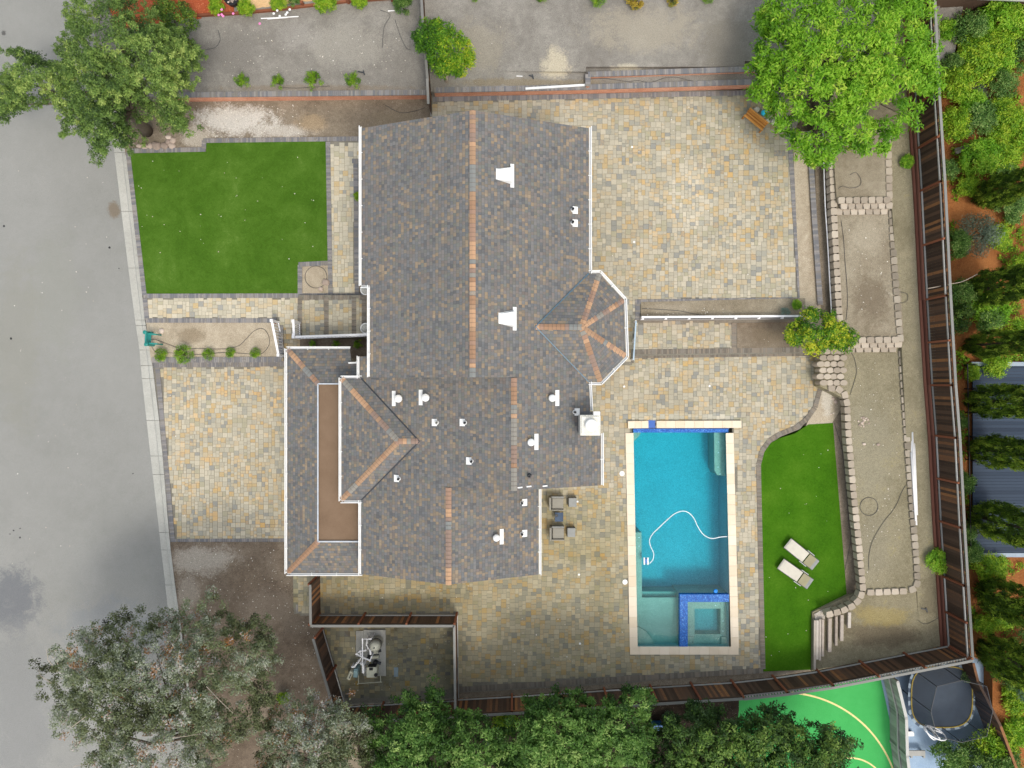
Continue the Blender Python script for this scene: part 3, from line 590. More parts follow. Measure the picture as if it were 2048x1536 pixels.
mb = MB(); band(mb, [(592, 1217), (624, 1217)], -.19, wd=.45, seed=57); mb.build('paving_border', M['border'], kind='structure')

# neighbour's sport court
slab('court_surface', [(1470, 1402), (1560, 1392), (1757, 1338), (1806, 1560), (1830, 1800), (1400, 1800), (1440, 1500)], -.30, M['court'])
slab('court_apron', [(1757, 1338), (1900, 1300), (1990, 1320), (1985, 1700), (1830, 1700), (1806, 1560)], -.32, M['court_blue'])
def arc(cx, cy, r0, a0, a1, wd, z, n=40):
    mb = MB(); P = [W(cx + r0 * math.cos(a0 + (a1 - a0) * k / n), cy + r0 * math.sin(a0 + (a1 - a0) * k / n), z) for k in range(n + 1)]
    for a, b_ in zip(P[:-1], P[1:]):
        d = (b_ - a).normalized(); s = Vector((-d.y, d.x, 0)) * wd / 2
        e = d * .004
        mb.quad(a - s, b_ + e - s, b_ + e + s, a + s)
    return mb
arc(1567, 1618, 233, R(-86), R(-15), .10, -.294).build('court_marking', M['court_line'], kind='structure')
arc(1700, 1590, 74, R(-110), R(-10), .09, -.2935).build('court_marking', M['court_line'], kind='structure')

# ================================================================ RETAINING WALLS, BLOCKS, EDGING
def ret_wall(pts, ztop, zbot, label, capw=.28, face=.20, group='retaining walls'):
    P = [W(x, y, ztop) for x, y in pts]; e = empty('retaining_wall', (P[0].x, P[0].y, zbot), label, 'wall', group)
    o = Vector(e.location)
    f = MB(o); c = MB(o)
    for a, b_ in zip(P[:-1], P[1:]):
        f.bar(Vector((a.x, a.y, (zbot + ztop - .07) / 2)), Vector((b_.x, b_.y, (zbot + ztop - .07) / 2)), face, ztop - .07 - zbot)
        L = (b_ - a).length; n = max(1, round(L / .11)); ang = math.atan2(b_.y - a.y, b_.x - a.x)
        for k in range(n):
            q = a + (b_ - a) * ((k + .5) / n); c.box((q.x, q.y, ztop - .035), (L / n - .008, capw, .07), ang, rnd.random())
    f.build('wall_face', M['salmon'], e); c.build('coping', M['border'], e); return e
ret_wall([(310, 190), (600, 187), (855, 184.5)], .68, -.1, 'grey-capped salmon retaining wall under the row of four small shrubs, left of the wooden fence')
ret_wall([(868, 180), (1172, 174), (1485, 164), (1600, 160)], 1.25, .55, 'long grey-capped salmon retaining wall along the north edge of the upper patio')
ret_wall([(1176, 148.5), (1490, 138), (1600, 135)], 1.46, 1.1, 'upper short retaining wall with grey cap stepping out above the long one')
ret_wall([(1176, 148), (1176, 172)], 1.456, 1.1, 'short grey-capped end wall joining the two retaining walls', face=.18)
ret_wall([(1619, 262), (1628, 420), (1641, 610)], .74, .45, 'straight low grey-capped retaining wall between gravel strip and dark planting strip')
e = empty('retaining_wall', W(1282, 636, .1), 'low salmon wall below the white rail facing the narrow walkway', 'wall', 'retaining walls')
mb = MB(e.location); mb.bar(W(1280, 637, .37), W(1606, 635, .37), .16, .52); mb.build('wall_face', M['salmon'], e)
mb = MB(e.location); mb.bar(W(1280, 637, .645), W(1606, 635, .645), .22, .035, t=.5); mb.build('coping', M['border'], e)

def block_wall(pts, z, label, mat, courses=1, step=.415, dz=.16, back=(0, 0)):
    """segmental garden blocks: wider front face, tapering to the back"""
    P = [W(x, y, z) for x, y in pts]; e = empty('block_wall', P[0], label, 'wall', 'garden block walls')
    mb = MB(e.location)
    seg = [(b_ - a).length for a, b_ in zip(P[:-1], P[1:])]; L = sum(seg); n = max(1, round(L / step))
    for c in range(courses):
        for k in range(n):
            s = (k + .5 + .5 * (c % 2)) / n * L
            if s > L: continue
            i = 0
            while i < len(seg) - 1 and s > seg[i]: s -= seg[i]; i += 1
            a, b_ = P[i], P[i + 1]; d = (b_ - a).normalized(); q = a + d * s; nrm = Vector((-d.y, d.x, 0))
            q = q + Vector((back[0], back[1], 0)) * c; zt = z - c * dz
            h = L / n / 2 * .95; D = .15
            jx = rnd.uniform(-.012, .012)
            out = [(-h, D * .5 + jx), (-h * .90, D + .01 + jx), (-h * .5, D + .035 + jx), (h * .5, D + .035 + jx), (h * .90, D + .01 + jx), (h, D * .5 + jx), (h * .80, -D), (-h * .80, -D)]
            vs = [q + d * u + nrm * v_ for u, v_ in out]
            mb.prism([(v.x, v.y) for v in vs], zt - dz * (3 if courses == 1 else 1.0), zt, rnd.random())
    mb.build('blocks', mat, e, bevel=.012); return e
block_wall([(1668, 690), (1663, 600), (1656, 500), (1650, 345), (1646, 262)][::-1] and [(1684, 690), (1678, 600), (1671, 470), (1666, 345), (1664, 262)], 1.36, 'line of pinkish garden blocks beside the white pipe, left edge of the upper terraces', M['block'])
block_wall([(1776, 270), (1779, 398)], 1.56, 'short line of pinkish blocks closing the topmost dirt bed on the right', M['block'])
block_wall([(1783, 420), (1788, 520), (1794, 600), (1801, 684)], 1.30, 'line of greyish blocks right of the large middle dirt bed', M['block_grey'])
block_wall([(1803, 700), (1808, 790), (1817, 920), (1826, 1040), (1833, 1120), (1835, 1165), (1831, 1176), (1818, 1181)], .92, 'long line of greyish blocks beside the white pipes, right edge of the lowest bed', M['block_grey'])
block_wall([(1815, 1182), (1734, 1185)], .93, 'short row of pale blocks closing the foot of the lowest bed', M['block'])
block_wall([(1656, 777), (1676, 778), (1689, 788), (1694, 806), (1697, 870), (1706, 975), (1717, 1085), (1724, 1155), (1726, 1180), (1720, 1198), (1705, 1212), (1684, 1222), (1652, 1230)], .90, 'long curving line of pinkish blocks between the pool lawn and the lowest bed', M['block'])
block_wall([(1676, 401), (1782, 400)], 1.62, 'three stepped courses of blocks across the bed below the topmost terrace', M['block'], 3, back=(0, -.27), dz=.15)
block_wall([(1700, 681), (1800, 680)], 1.34, 'three stepped courses of blocks crossing under the yellow-green tree', M['block'], 3, back=(0, -.24), dz=.15)
# loose stack of blocks laid as a small landing
e = empty('block_landing', W(1660, 735, .3), 'scale-like landing of loose pinkish blocks below the yellow-green tree', 'landing')
mb = MB(e.location)
for j in range(6):
    for i in range(4):
        c = W(1642 + i * 13 + (j % 2) * 6, 703 + j * 12.5, .95)
        pr = [(c.x + .21 * math.cos(a) * (1.1 if i == 0 else 1), c.y + .16 * math.sin(a)) for a in [k * math.pi / 5 for k in range(10)]]
        mb.prism(pr, .3, .88 + .03 * ((i + j) % 3) + .02 * i, rnd.random())
mb.build('blocks', M['block'], e, bevel=.012)

# ================================================================ FENCES
def fence(pts, h, label, post_side=1, bay=2.35, base_board=False, lattice=False, cap_out=0.0, cat='fence', tmin=0.0, posts=True, rails=True, name='wooden_fence', capmat='cap_wood'):
    """pts = (px, py, z) at the foot; post_side = +1: posts on the left of the run"""
    P = [W(x, y, z) for x, y, z in pts]; e = empty(name, P[0], label, cat, 'wooden fences round the plot')
    o = Vector(e.location); r = random.Random(len(label)); bay_i = 0
    capmb = MB(o)
    for a, b_ in zip(P[:-1], P[1:]):
        L = (b_ - a).xy.length; d = Vector((b_.x - a.x, b_.y - a.y, 0)).normalized(); nrm = Vector((-d.y, d.x, 0)) * post_side
        nb = max(1, round(L / bay)); hb = h - (.32 if lattice else .06)
        for k in range(nb):
            s0, s1 = L * k / nb, L * (k + 1) / nb; mb = MB(o); n = max(1, round((s1 - s0) / .15)); tt = r.random() * .25
            for q in range(n):
                s = s0 + (s1 - s0) * (q + .5) / n; z = a.z + (b_.z - a.z) * s / L
                c = a + d * s; t = min(1, max(0, r.random() ** 2 * 1.0 + tt * .6 + tmin))
                mb.box((c.x, c.y, z + hb / 2 + .02), ((s1 - s0) / n - .008, .025, hb), math.atan2(d.y, d.x), t)
            mb.build('board_panel', M['fence_dark'], e)
            if lattice:
                lm = MB(o); nl = max(2, round((s1 - s0) / .15))
                for q in range(nl):
                    s = s0 + (s1 - s0) * (q + .5) / nl; z = a.z + (b_.z - a.z) * s / L; c = a + d * s
                    lm.box((c.x, c.y, z + hb + .16), (.055, .03, .26), math.atan2(d.y, d.x), r.random())
                lm.build('lattice', M['wood_grey'], e)
            if rails:
                for zz, off in ((.30, .05), (hb - .12, .05)):
                    rm = MB(o); q0 = a + d * s0 + nrm * off; q1 = a + d * s1 + nrm * off
                    q0.z = a.z + (b_.z - a.z) * s0 / L + zz; q1.z = a.z + (b_.z - a.z) * s1 / L + zz
                    rm.bar(q0, q1, .045, .09, r.random()); rm.build('rail', M['wood_grey' if zz < 1 or base_board else 'fence_dark'], e)
        if posts:
            for k in range(nb + 1):
                s = L * k / nb; z = a.z + (b_.z - a.z) * s / L; c = a + d * s + nrm * .09
                pm = MB(o); pm.box((c.x, c.y, z + h / 2), (.10, .10, h), math.atan2(d.y, d.x), r.random()); pm.build('post', M['fence_post'], e)
        capmb.bar(a + Vector((0, 0, h)) - nrm * cap_out, b_ + Vector((0, 0, h)) - nrm * cap_out, .13, .04, r.random())
        if lattice: capmb.bar(a + Vector((0, 0, h - .32)) + nrm * .02, b_ + Vector((0, 0, h - .32)) + nrm * .02, .08, .04, r.random())
        if base_board:
            bm_ = MB(o); u = nrm * .14
            bm_.bar(a + u + Vector((0, 0, .12)), b_ + u + Vector((0, 0, .12)), .09, .24, r.random())
            bm_.bar(a + u * 2.1 + Vector((0, 0, .05)), b_ + u * 2.1 + Vector((0, 0, .05)), .12, .11, r.random())
            bm_.build('base_board', M['fence_base'], e)
    capmb.build('cap_board', M[capmat], e); return e
RF = [(1812, -120), (1818, 0), (1828, 215), (1839, 384), (1850, 600), (1860, 770), (1868, 870), (1877, 1040), (1884, 1150), (1893, 1290)]
fence([(x, y, zf(y)) for x, y in RF[::-1]], 2.1, 'tall dark board fence with red base board running down the right side', 1, base_board=True, cap_out=.10)
# service lattice strip on the back of the right fence
fence([(1893, 1290, .5), (1632, 1341, .2), (1545, 1354, -.02), (1462, 1363, -.03)], 2.25, 'dark brown fence with slatted lattice top beside the green court', -1, lattice=True)
fence([(1462, 1363, -.03), (1300, 1373, -.03), (1024, 1391, -.03), (915, 1397, -.03)], 2.2, 'dark brown board fence behind the pool terrace, trees leaning over it', -1, tmin=.12)
fence([(914, 1228, 0), (916, 1392, 0)], 1.9, 'short fence between the equipment yard and the pool terrace', 1, posts=False)
fence([(640, 1229, 0), (914, 1229, 0)], 1.9, 'rusty board fence along the top of the equipment yard', 1, tmin=.16)
fence([(640, 1150, 0), (641, 1226, 0)], 1.95, 'short dark side gate fence against the garage corner', -1)
fence([(646, 1252, 0), (692, 1410, 0)], 2.0, 'slanting dark fence on the street side of the equipment yard', 1, tmin=-.05)
fence([(695, 1411, 0), (914, 1399, 0)], 2.1, 'dark fence at the foot of the equipment yard, half under trees', 1, tmin=.08)
fence([(865, 236, .0), (863, 188, .5)], 2.0, 'short black fence panel between house corner and salmon wall', 1, posts=False)
fence([(862, 186, .9), (853, 80, 1.15), (845, -60, 1.15)], 1.5, 'long grey-capped dark fence running north behind the small orange tree', 1, posts=False)

# ================================================================ POOL
pool = empty('swimming_pool', (p0.x, p1.y, 0), 'long rectangular turquoise swimming pool with pale stone coping and corner spa', 'swimming pool')
O = Vector(pool.location)
def pw(x, y, z=0): return W(x, y, z)
zw, zd = -.13, -1.95
a0, a1 = W(1267, 856), W(1463, 1294.5)
X0, X1, Yt, Yb = p0.x, p1.x, p0.y, p1.y
ix0, ix1, iyt, iyb = W(1266.5, 857).x + .0, W(1458, 857).x, W(1266, 857).y, W(1266, 1294).y
mb = MB(O)    # shell: inward faces
def shell(x0, x1, y0, y1, zt, zb_):
    mb.quad((x0, y0, zb_), (x1, y0, zb_), (x1, y1, zb_), (x0, y1, zb_))
    mb.quad((x0, y0, zt), (x0, y0, zb_), (x0, y1, zb_), (x0, y1, zt)); mb.quad((x1, y0, zb_), (x1, y0, zt), (x1, y1, zt), (x1, y1, zb_))
    mb.quad((x0, y0, zb_), (x0, y0, zt), (x1, y0, zt), (x1, y0, zb_)); mb.quad((x0, y1, zt), (x0, y1, zb_), (x1, y1, zb_), (x1, y1, zt))
shell(ix0, ix1, iyb, iyt, -.02, zd)
mb.build('basin', M['plaster'], pool)
def px_at(x, y, z): return W(x, y, z)
def solid(poly, zt, name, mat, zb_=zd + .001):
    m_ = MB(O); m_.prism([(min(max(W(x, y, zt).x, ix0 + .002), ix1 - .002), min(max(W(x, y, zt).y, iyb + .002), iyt - .002)) for x, y in poly], zb_, zt)
    o = m_.build(name, mat, pool); triangulate(o); return o
solid([(1266, 1195), (1362, 1195), (1362, 1300), (1260, 1300)], -.66, 'shallow_shelf', M['plaster_shelf'])
solid([(1283, 1183), (1362, 1183), (1362, 1196), (1283, 1196)], -.95, 'step', M['plaster_shelf'])
solid([(1258, 1065), (1283, 1065), (1284, 1196), (1258, 1196)], -.62, 'bench', M['plaster_shelf'])
solid([(1428, 857), (1448, 857), (1480, 857), (1480, 938), (1476, 950), (1450, 952), (1434, 950), (1429, 940)], -.62, 'bench', M['plaster_shelf'])
solid([(1250, 850), (1284, 850), (1283, 862), (1278, 872), (1270, 880), (1250, 886)], -.62, 'corner_seat', M['plaster_shelf'])
solid([(1258, 1253)] + [(1262 + 48 * math.sin(R(a)), 1302 - 50 * math.cos(R(a))) for a in range(0, 91, 10)] + [(1258, 1302)], -.50, 'entry_step', M['plaster_shelf'], zb_=-.655)
# spa in the corner, walled with blue tile
def ring(outer, inner, z0, z1, name, mat):
    m_ = MB(O); (ax, ay, bx, by), (cx, cy, dx, dy) = outer, inner
    for q in ((ax, ay, cx, by), (cx, ay, bx, cy), (cx, dy, bx, by), (dx, cy, bx, dy)):
        if q[2] - q[0] > .002 and q[3] - q[1] > .002: m_.box(((q[0] + q[2]) / 2, (q[1] + q[3]) / 2, (z0 + z1) / 2), (q[2] - q[0], q[3] - q[1], z1 - z0))
    return m_.build(name, mat, pool)
sp0 = W(1359.5, 1189, .02); spi = W(1375.5, 1204, .02)
for zb_, zt2, nm_, mt_ in ((-.30, .02, 'spa_rim', 'tile'), (zd + .003, -.302, 'spa_wall', 'plaster_shelf')):
    mb = MB(O)
    mb.box(((sp0.x + ix1) / 2 - .001, (sp0.y + spi.y) / 2, (zb_ + zt2) / 2), (ix1 - sp0.x - .004, sp0.y - spi.y, zt2 - zb_))
    mb.box(((sp0.x + spi.x) / 2, (spi.y + iyb) / 2, (zb_ + zt2) / 2 - .001), (spi.x - sp0.x, spi.y - iyb - .004, zt2 - zb_ - .002))
    mb.build(nm_, M[mt_], pool)
q0, q1 = W(1389, 1217, -.55), W(1441, 1268, -.55)
ring((spi.x + .001, iyb + .003, ix1 - .003, spi.y - .001), (q0.x, q1.y, q1.x, q0.y), zd + .01, -.52, 'spa_bench', M['plaster_shelf'])
mb = MB(O); mb.box(((q0.x + q1.x) / 2, (q0.y + q1.y) / 2, -1.3), (q1.x - q0.x - .01, q0.y - q1.y - .01, .3)); mb.build('spa_floor', M['plaster'], pool)
for xx in (1382, 1449):
    c = W(xx, 1283, -.42); mb = MB(O); mb.box((c.x, c.y, -.46), (.36, .5, .1)); mb.build('spa_step', M['plaster_shelf'], pool)
# coping
mb = MB(O)
def coping(a, b_, wd, z, n, zt=.05):
    A, B_ = W(*a, z), W(*b_, z); L = (B_ - A).length; d = (B_ - A).normalized()
    for k in range(n):
        c = A + (B_ - A) * ((k + .5) / n); mb.box((c.x, c.y, z - zt / 2), (L / n - .005, wd, zt), math.atan2(d.y, d.x), rnd.random())
coping((1259, 866), (1267.5, 1295.5), .44, .045, 21); coping((1459.5, 866), (1470, 1295.5), .44, .045, 21); coping((1260, 1301.5), (1477.5, 1301.5), .44, .047, 11)
coping((1256, 849.5), (1297, 849), .40, .14, 3, .12); coping((1313, 849), (1483, 848.5), .40, .14, 9, .12)
mb.build('coping', M['travertine'], pool, bevel=.008)
mb = MB(O); zt_ = iyt
mb.box(((ix0 + ix1) / 2, iyt - .008, -.04), (ix1 - ix0, .016, .20)); mb.build('waterline_tile', M['deep_tile'], pool)
mb = MB(O)
A, B_ = W(1267, 862, zw), W(1451, 866, zw)
mb.box(((ix0 + ix1) / 2, iyt - .13, -.11), (ix1 - ix0 - .01, .20, .05)); mb.build('tile_ledge', M['tile'], pool)
c = W(1301, 849, 0); mb = MB(O); mb.box((c.x + .05, c.y + .02, -.02), (.42, .42, .08)); mb.build('skimmer', M['deep_tile'], pool)
mb = MB(O)
lim = [(ix0 - .012, iyb - .012), (ix1 + .012, iyb - .012), (ix1 + .012, iyt + .012), (ix0 - .012, iyt + .012)]
mb.prism(lim, zd - .05, zw); wo = mb.build('water', M['water'], pool)
for xx, yy, zz, cc, nm in ((1278, 1075, -.60, 'pvc', 0), (1278, 1092, -.60, 'pvc', 0), (1437, 884, -.60, 'pvc', 0), (1437, 905, -.60, 'pvc', 0), (1436, 934, -.60, 'pvc', 0), (1440, 948, -.60, 'pvc', 0), (1431, 1211, -.50, 'pvc', 0), (1446, 1242, -.5, 'pvc', 0), (1446, 1262, -.5, 'pvc', 0)):
    mb = MB(O); c = W(xx, yy, zz); mb.lathe((c.x, c.y, zz - .01), [(.035, 0), (.035, .02), (.02, .03)], 10); mb.build('jet', M['pvc'], pool)

def hose(name, pts, r, mat, label, cat, z=None, closed=False, group=None, n=6):
    """smooth line through surveyed points lying on its surface"""
    P = [W(*p) if len(p) == 3 else W(p[0], p[1], z) for p in pts]; Q = []
    for i in range(len(P) - 1):
        a, b_, c, d = P[max(i - 1, 0)], P[i], P[i + 1], P[min(i + 2, len(P) - 1)]
        for k in range(6):
            t = k / 6; Q.append(.5 * ((2 * b_) + (c - a) * t + (2 * a - 5 * b_ + 4 * c - d) * t * t + (3 * b_ - a - 3 * c + d) * t ** 3))
    Q.append(P[-1]); mb = MB(Q[0]); mb.tube(Q, r, n); o = mb.build(name, M[mat], smooth=True)
    return tag(o, label, cat, group)
hose('pool_hose', [(1455, 1073), (1440, 1074), (1424, 1077), (1408, 1070), (1396, 1054), (1388, 1037), (1378, 1026), (1366, 1022), (1350, 1027), (1334, 1040), (1316, 1057), (1305, 1068), (1299, 1080), (1301, 1092), (1307, 1106), (1306, 1118), (1299, 1127)], .026, 'pvc', 'thin white hose floating in an S curve on the pool water', 'hose', z=-.10)
e = empty('pool_cleaner', W(1292, 1122, -.14), 'small white and blue robot cleaner at the end of the pool hose', 'pool cleaner'); o = Vector(e.location)
mb = MB(o); mb.box(o + Vector((0, 0, 0)), (.14, .34, .12), .12, taper=.7); mb.build('body', M['bin_blue'], e, bevel=.02)
for s in (-1, 1):
    mb = MB(o); mb.tube([o + Vector((s * .10, -.20, 0)), o + Vector((s * .10, .20, 0))], .055, 10); mb.build('roller', M['pvc'], e)
mb = MB(W(1431, 1182, -.13)); mb.lathe(W(1431, 1182, -.13), [(.11, 0), (.12, .03), (.10, .07), (.03, .09)], 16)
tag(mb.build('chlorine_float', m_plain('float_blue', (.02, .24, .75), .4)), 'round blue floating dispenser bobbing beside the spa wall', 'pool float')
for x, y, r_, lab in ((1244, 947, .145, 'white round lid in the paving beside the middle of the pool'), (1250, 1164, .145, 'white round lid in the paving beside the lower end of the pool')):
    c = W(x, y, 0); mb = MB(c); mb.lathe(c, [(r_, 0), (r_, .012), (r_ * .9, .022), (r_ * .2, .022)], 20); tag(mb.build('skimmer_lid', M['white']), lab, 'lid', 'white lids beside the pool')
for k, (x, y, z, lab) in enumerate(((1264, 294, .58, 'small white disc on the upper patio near the gutter'), (1268, 484, .58, 'small white disc on the upper patio above the turret'), (1248, 773, 0, 'small white disc in the paving below the turret'), (1419, 772, 0, 'small white disc in the paving above the pool'), (1155, 1003, 0, 'small white disc beside the upper ottoman'), (1158, 1149, 0, 'small white disc in the paving below the armchairs'), (1160, 1287, 0, 'small white disc in the paving near the bottom fence'))):
    c = W(x, y, z); mb = MB(c); mb.lathe(c, [(.06, 0), (.06, .022), (.045, .028)], 14); tag(mb.build('drain_cap', M['white']), lab, 'drain cap', 'small white caps set in the paving')

# ================================================================ HOUSE
sl = .4167
house = empty('house', (-2, 0, -.5), 'split-level house with multicoloured shingle roof, white gutters and a low front garage roof', 'house')
HO = Vector(house.location)
def shingle_obj(name, polys, mat, parent, label=None, thick=.14, zoff=0):
    """each polygon = list of 3D points; gets metric UVs running along the eave, and real thickness"""
    verts, faces, uvs = [], [], []
    for poly in polys:
        P = [Vector(p) for p in poly]; n = Vector((0, 0, 0))
        for i in range(len(P)): n += P[i].cross(P[(i + 1) % len(P)])
        if n.z < 0: P = P[::-1]; n = -n
        n.normalize(); h = Vector((0, 0, 1)).cross(n)
        h = h.normalized() if h.length > 1e-4 else Vector((1, 0, 0)); v = n.cross(h)
        b0 = len(verts); k = len(P)
        verts += [p - HO for p in P] + [p - Vector((0, 0, thick)) - HO for p in P]
        faces.append(tuple(range(b0, b0 + k))); uvs.append([(p.dot(h), p.dot(v)) for p in P])
        faces.append(tuple(range(b0 + 2 * k - 1, b0 + k - 1, -1))); uvs.append([(0, 0)] * k)
        for i in range(k): faces.append((b0 + (i + 1) % k, b0 + i, b0 + k + i, b0 + k + (i + 1) % k)); uvs.append([(0, 0)] * 4)
    me = bpy.data.meshes.new(name); me.from_pydata([tuple(v) for v in verts], [], faces); me.materials.append(mat)
    ul = me.uv_layers.new(name="UVMap"); fl = [c for f in uvs for uv in f for c in uv]; ul.data.foreach_set("uv", fl)
    o = bpy.data.objects.new(name, me); col.objects.link(o); o.parent = parent
    if label: o['label'] = label
    triangulate(o); return o
EX = -7.1
def zL(x): return 6 + (x - EX) * sl
def PL(x, y): return (x, y, zL(x))
XR, XM, XB = -1.74, .09, -2.84
zR = zL(XR); E2, ZE2 = -7.46, 4.33; XB = -2.98
def zL2(x): return ZE2 + (x - E2) * sl
def P2(x, y): return (x, y, zL2(x))
zM, zB = zL2(XM), zL2(XB)
def PR(x, y): return (x, y, zR - (x - XR) * sl)
def PM(x, y): return (x, y, zM - (x - XM) * sl)
def PB_(x, y): return (x, y, zB - (x - XB) * sl)
YN, YS = 12.08, -9.42; YM = -4.82
main = shingle_obj('main_roof', [[PL(EX, YN), PL(XR, YN), PL(XR, .3), PL(-6.66, .3), PL(-6.66, 4.63), PL(EX, 4.63)], [PR(XR, YN), PR(3.62, YN), PR(3.62, .3), PR(XR, .3)]], M['shingle'], house)
mid = shingle_obj('middle_roof', [[P2(E2, .297), P2(-6.6, .297), P2(-6.6, .7), P2(XM - .2, .7), P2(XM - .2, .297), P2(XM, .297), P2(XM, YM), P2(E2, YM)], [PM(XM, .297), PM(3.62, .297), PM(3.70, -1.3), PM(4.22, -1.3), PM(4.22, YM), PM(XM, YM)]], M['shingle'], house)
low = shingle_obj('south_roof', [[P2(E2, YM - .003), P2(XB, YM - .003), P2(XB, YS), P2(E2, YS)], [PB_(XB, YM - .003), PB_(1.31, YM - .003), PB_(1.31, YS), PB_(XB, YS)]], M['shingle'], house)
# hipped bay over the garage
yc = -2.74; e6 = 4.33; k1, k2, k3 = (-8.45, .27, e6), (-8.45, -5.75, e6), (-5.44, yc, 5.585); k4 = (-4.42, yc, zL2(-4.42) + .01)
v1, v2 = (E2, .27, 4.336), (E2, -5.75, 4.336)
hip = shingle_obj('bay_roof', [[k1, k3, k2], [k1, v1, k4, k3], [k2, k3, k4, v2]], M['shingle'], house, thick=.10)
# turret
tp = [(3.62, 5.22, 6.0), (4.13, 5.22, 6.0), (5.27, 3.97, 6.0), (5.36, 1.32, 6.0), (4.17, .10, 6.0), (3.62, .10, 6.0)]
Q = (3.18, 2.60, 7.06); Kp = (1.075, 2.62, 7.065)
tp0, tp5 = (3.62, 5.22, 6.01), (3.62, .10, 6.01)
tur = shingle_obj('turret_roof', [[tp0, tp[1], Q], [tp0, Q, Kp], [tp[1], tp[2], Q], [tp[2], tp[3], Q], [tp[3], tp[4], Q], [tp[4], tp5, Q], [tp5, Kp, Q]], M['shingle'], house, thick=.05)
# garage skirt roof + flat membrane
GX0, GY0, GY1 = -11.54, 1.78, -9.70; gz = 3.0; gi = 1.77; zi = gz + gi * sl
gx1 = W(722, 1120, 3.2).x
gar = shingle_obj('garage_roof', [[(GX0, GY0, gz), (GX0 + gi, GY0 - gi, zi), (GX0 + gi, GY1 + gi, zi), (GX0, GY1, gz)],
    [(GX0, GY0, gz), (W(700, 700, 3).x, GY0, gz), (W(703, 725, 3.3).x, GY0 - .7, gz + .7 * sl), (gx1 + .5, GY0 - .7, gz + .7 * sl), (gx1 + .5, GY0 - gi, zi), (GX0 + gi, GY0 - gi, zi)],
    [(GX0, GY1, gz), (GX0 + gi, GY1 + gi, zi), (gx1 + .6, GY1 + gi, zi), (gx1 + .6, GY1, gz)]], M['shingle'], house, thick=.12)
mb = MB(HO); mb.box(((GX0 + gi + gx1 + 1.2) / 2, (GY0 + GY1) / 2, zi - .13), (gx1 + 1.2 - GX0 - gi - .02, GY0 - GY1 - 2 * gi - .02, .16)); mb.build('flat_roof', M['membrane'], house)
# low lean-to beside the entry
a = W(719, 713, 4.35)
ent = shingle_obj('entry_roof', [[(a.x, a.y, 4.35), (a.x + 1.3, a.y, 4.35 + 1.3 * sl), (a.x + 1.3, .30, 4.35 + 1.3 * sl), (a.x, .30, 4.35)]], M['shingle'], house, thick=.1)
# ridge caps: short overlapping saddle pieces
def ridge(name, a, b_, parent, wd=.135, drop=.045, step=.20):
    a, b_ = Vector(a), Vector(b_); d = (b_ - a).normalized(); s = d.cross(Vector((0, 0, 1))).normalized(); L = (b_ - a).length
    n = max(1, round(L / step)); mb = MB(HO); up = Vector((0, 0, 1)); tone = rnd.random()
    for k in range(n):
        if rnd.random() < .42: tone = rnd.uniform(.12, 1)
        p = a + d * (L * k / n); q = a + d * (L * (k + 1.12) / n); l1, l2 = .035, .018
        mb.add([p + up * l1, q + up * l2, q + up * (l2 - drop) + s * wd, p + up * (l1 - drop) + s * wd, p + up * (l1 - drop) - s * wd, q + up * (l2 - drop) - s * wd,
                p + up * (l1 - .02), p + up * (l1 - drop - .02) + s * wd, p + up * (l1 - drop - .02) - s * wd],
               [(0, 1, 2, 3), (1, 0, 4, 5), (0, 3, 7, 6), (0, 6, 8, 4)], tone)
        g0 = p + up * (l1 + .004); g1 = g0 + d * .012; sd_ = up * drop
        mb.add([g0, g1, g1 - sd_ + s * wd, g0 - sd_ + s * wd, g0 - sd_ - s * wd, g1 - sd_ - s * wd], [(0, 1, 2, 3), (1, 0, 4, 5)], 0.0)
    return mb.build(name, M['ridge'], parent)
ridge('ridge_cap', (XR, YN, zR), (XR, .32, zR), main); ridge('ridge_cap', (XM, .28, zM), (XM, YM + .02, zM), mid); ridge('ridge_cap', (XB, YM - .04, zB), (XB, YS, zB), low)
ridge('ridge_cap', k1, k3, hip); ridge('ridge_cap', k2, k3, hip); ridge('ridge_cap', k3, k4, hip)
for q in (1, 2, 3, 4): ridge('ridge_cap', tp[q], Q, tur)
ridge('ridge_cap', Kp, Q, tur)
ridge('ridge_cap', (GX0, GY0, gz), (GX0 + gi, GY0 - gi, zi), gar); ridge('ridge_cap', (GX0, GY1, gz), (GX0 + gi, GY1 + gi, zi), gar)
for a, b_ in ((Kp, tp0), (Kp, tp5)):
    mb = MB(HO); mb.bar(Vector(a) + Vector((0, 0, .03)), Vector(b_) + Vector((0, 0, .03)), .045, .03); mb.build('valley_flashing', M['valley'], tur)
for a, b_ in ((k4, v1), (k4, v2)):
    mb = MB(HO); mb.bar(Vector(a) + Vector((0, 0, .02)), Vector(b_) + Vector((0, 0, .02)), .06, .02); mb.build('valley_flashing', M['dark_metal'], hip)
# gutters: open troughs with hanger straps
def gutter(pts, parent=house, side=1, wd=.105, step=1.35):
    mb = MB(HO); P = [Vector(p) for p in pts]
    for a, b_ in zip(P[:-1], P[1:]):
        d = (b_ - a).normalized(); n = Vector((-d.y, d.x, 0)).normalized() * side; dn = Vector((0, 0, 1)); e_ = d * .03
        mb.bar(a + n * wd - e_ + dn * .01, b_ + n * wd + e_ + dn * .01, .036, .12)
        mb.bar(a + n * wd * .5 - dn * .06, b_ + n * wd * .5 - dn * .06, wd, .012); mb.bar(a + n * .01 - dn * .02, b_ + n * .01 - dn * .02, .014, .1)
        L = (b_ - a).length; k = int(L / step)
        for q in range(1, k + 1):
            c = a + d * (L * q / (k + 1)); mb.bar(c - n * .05 + dn * .07, c + n * wd + dn * .07, .035, .015)
    return mb.build('gutter', M['white'], parent)
gutter([(EX, YN + .08, 6), (EX, 4.66, 6), (-6.68, 4.62, 6.14), (-6.68, .35, 6.14)], side=-1)
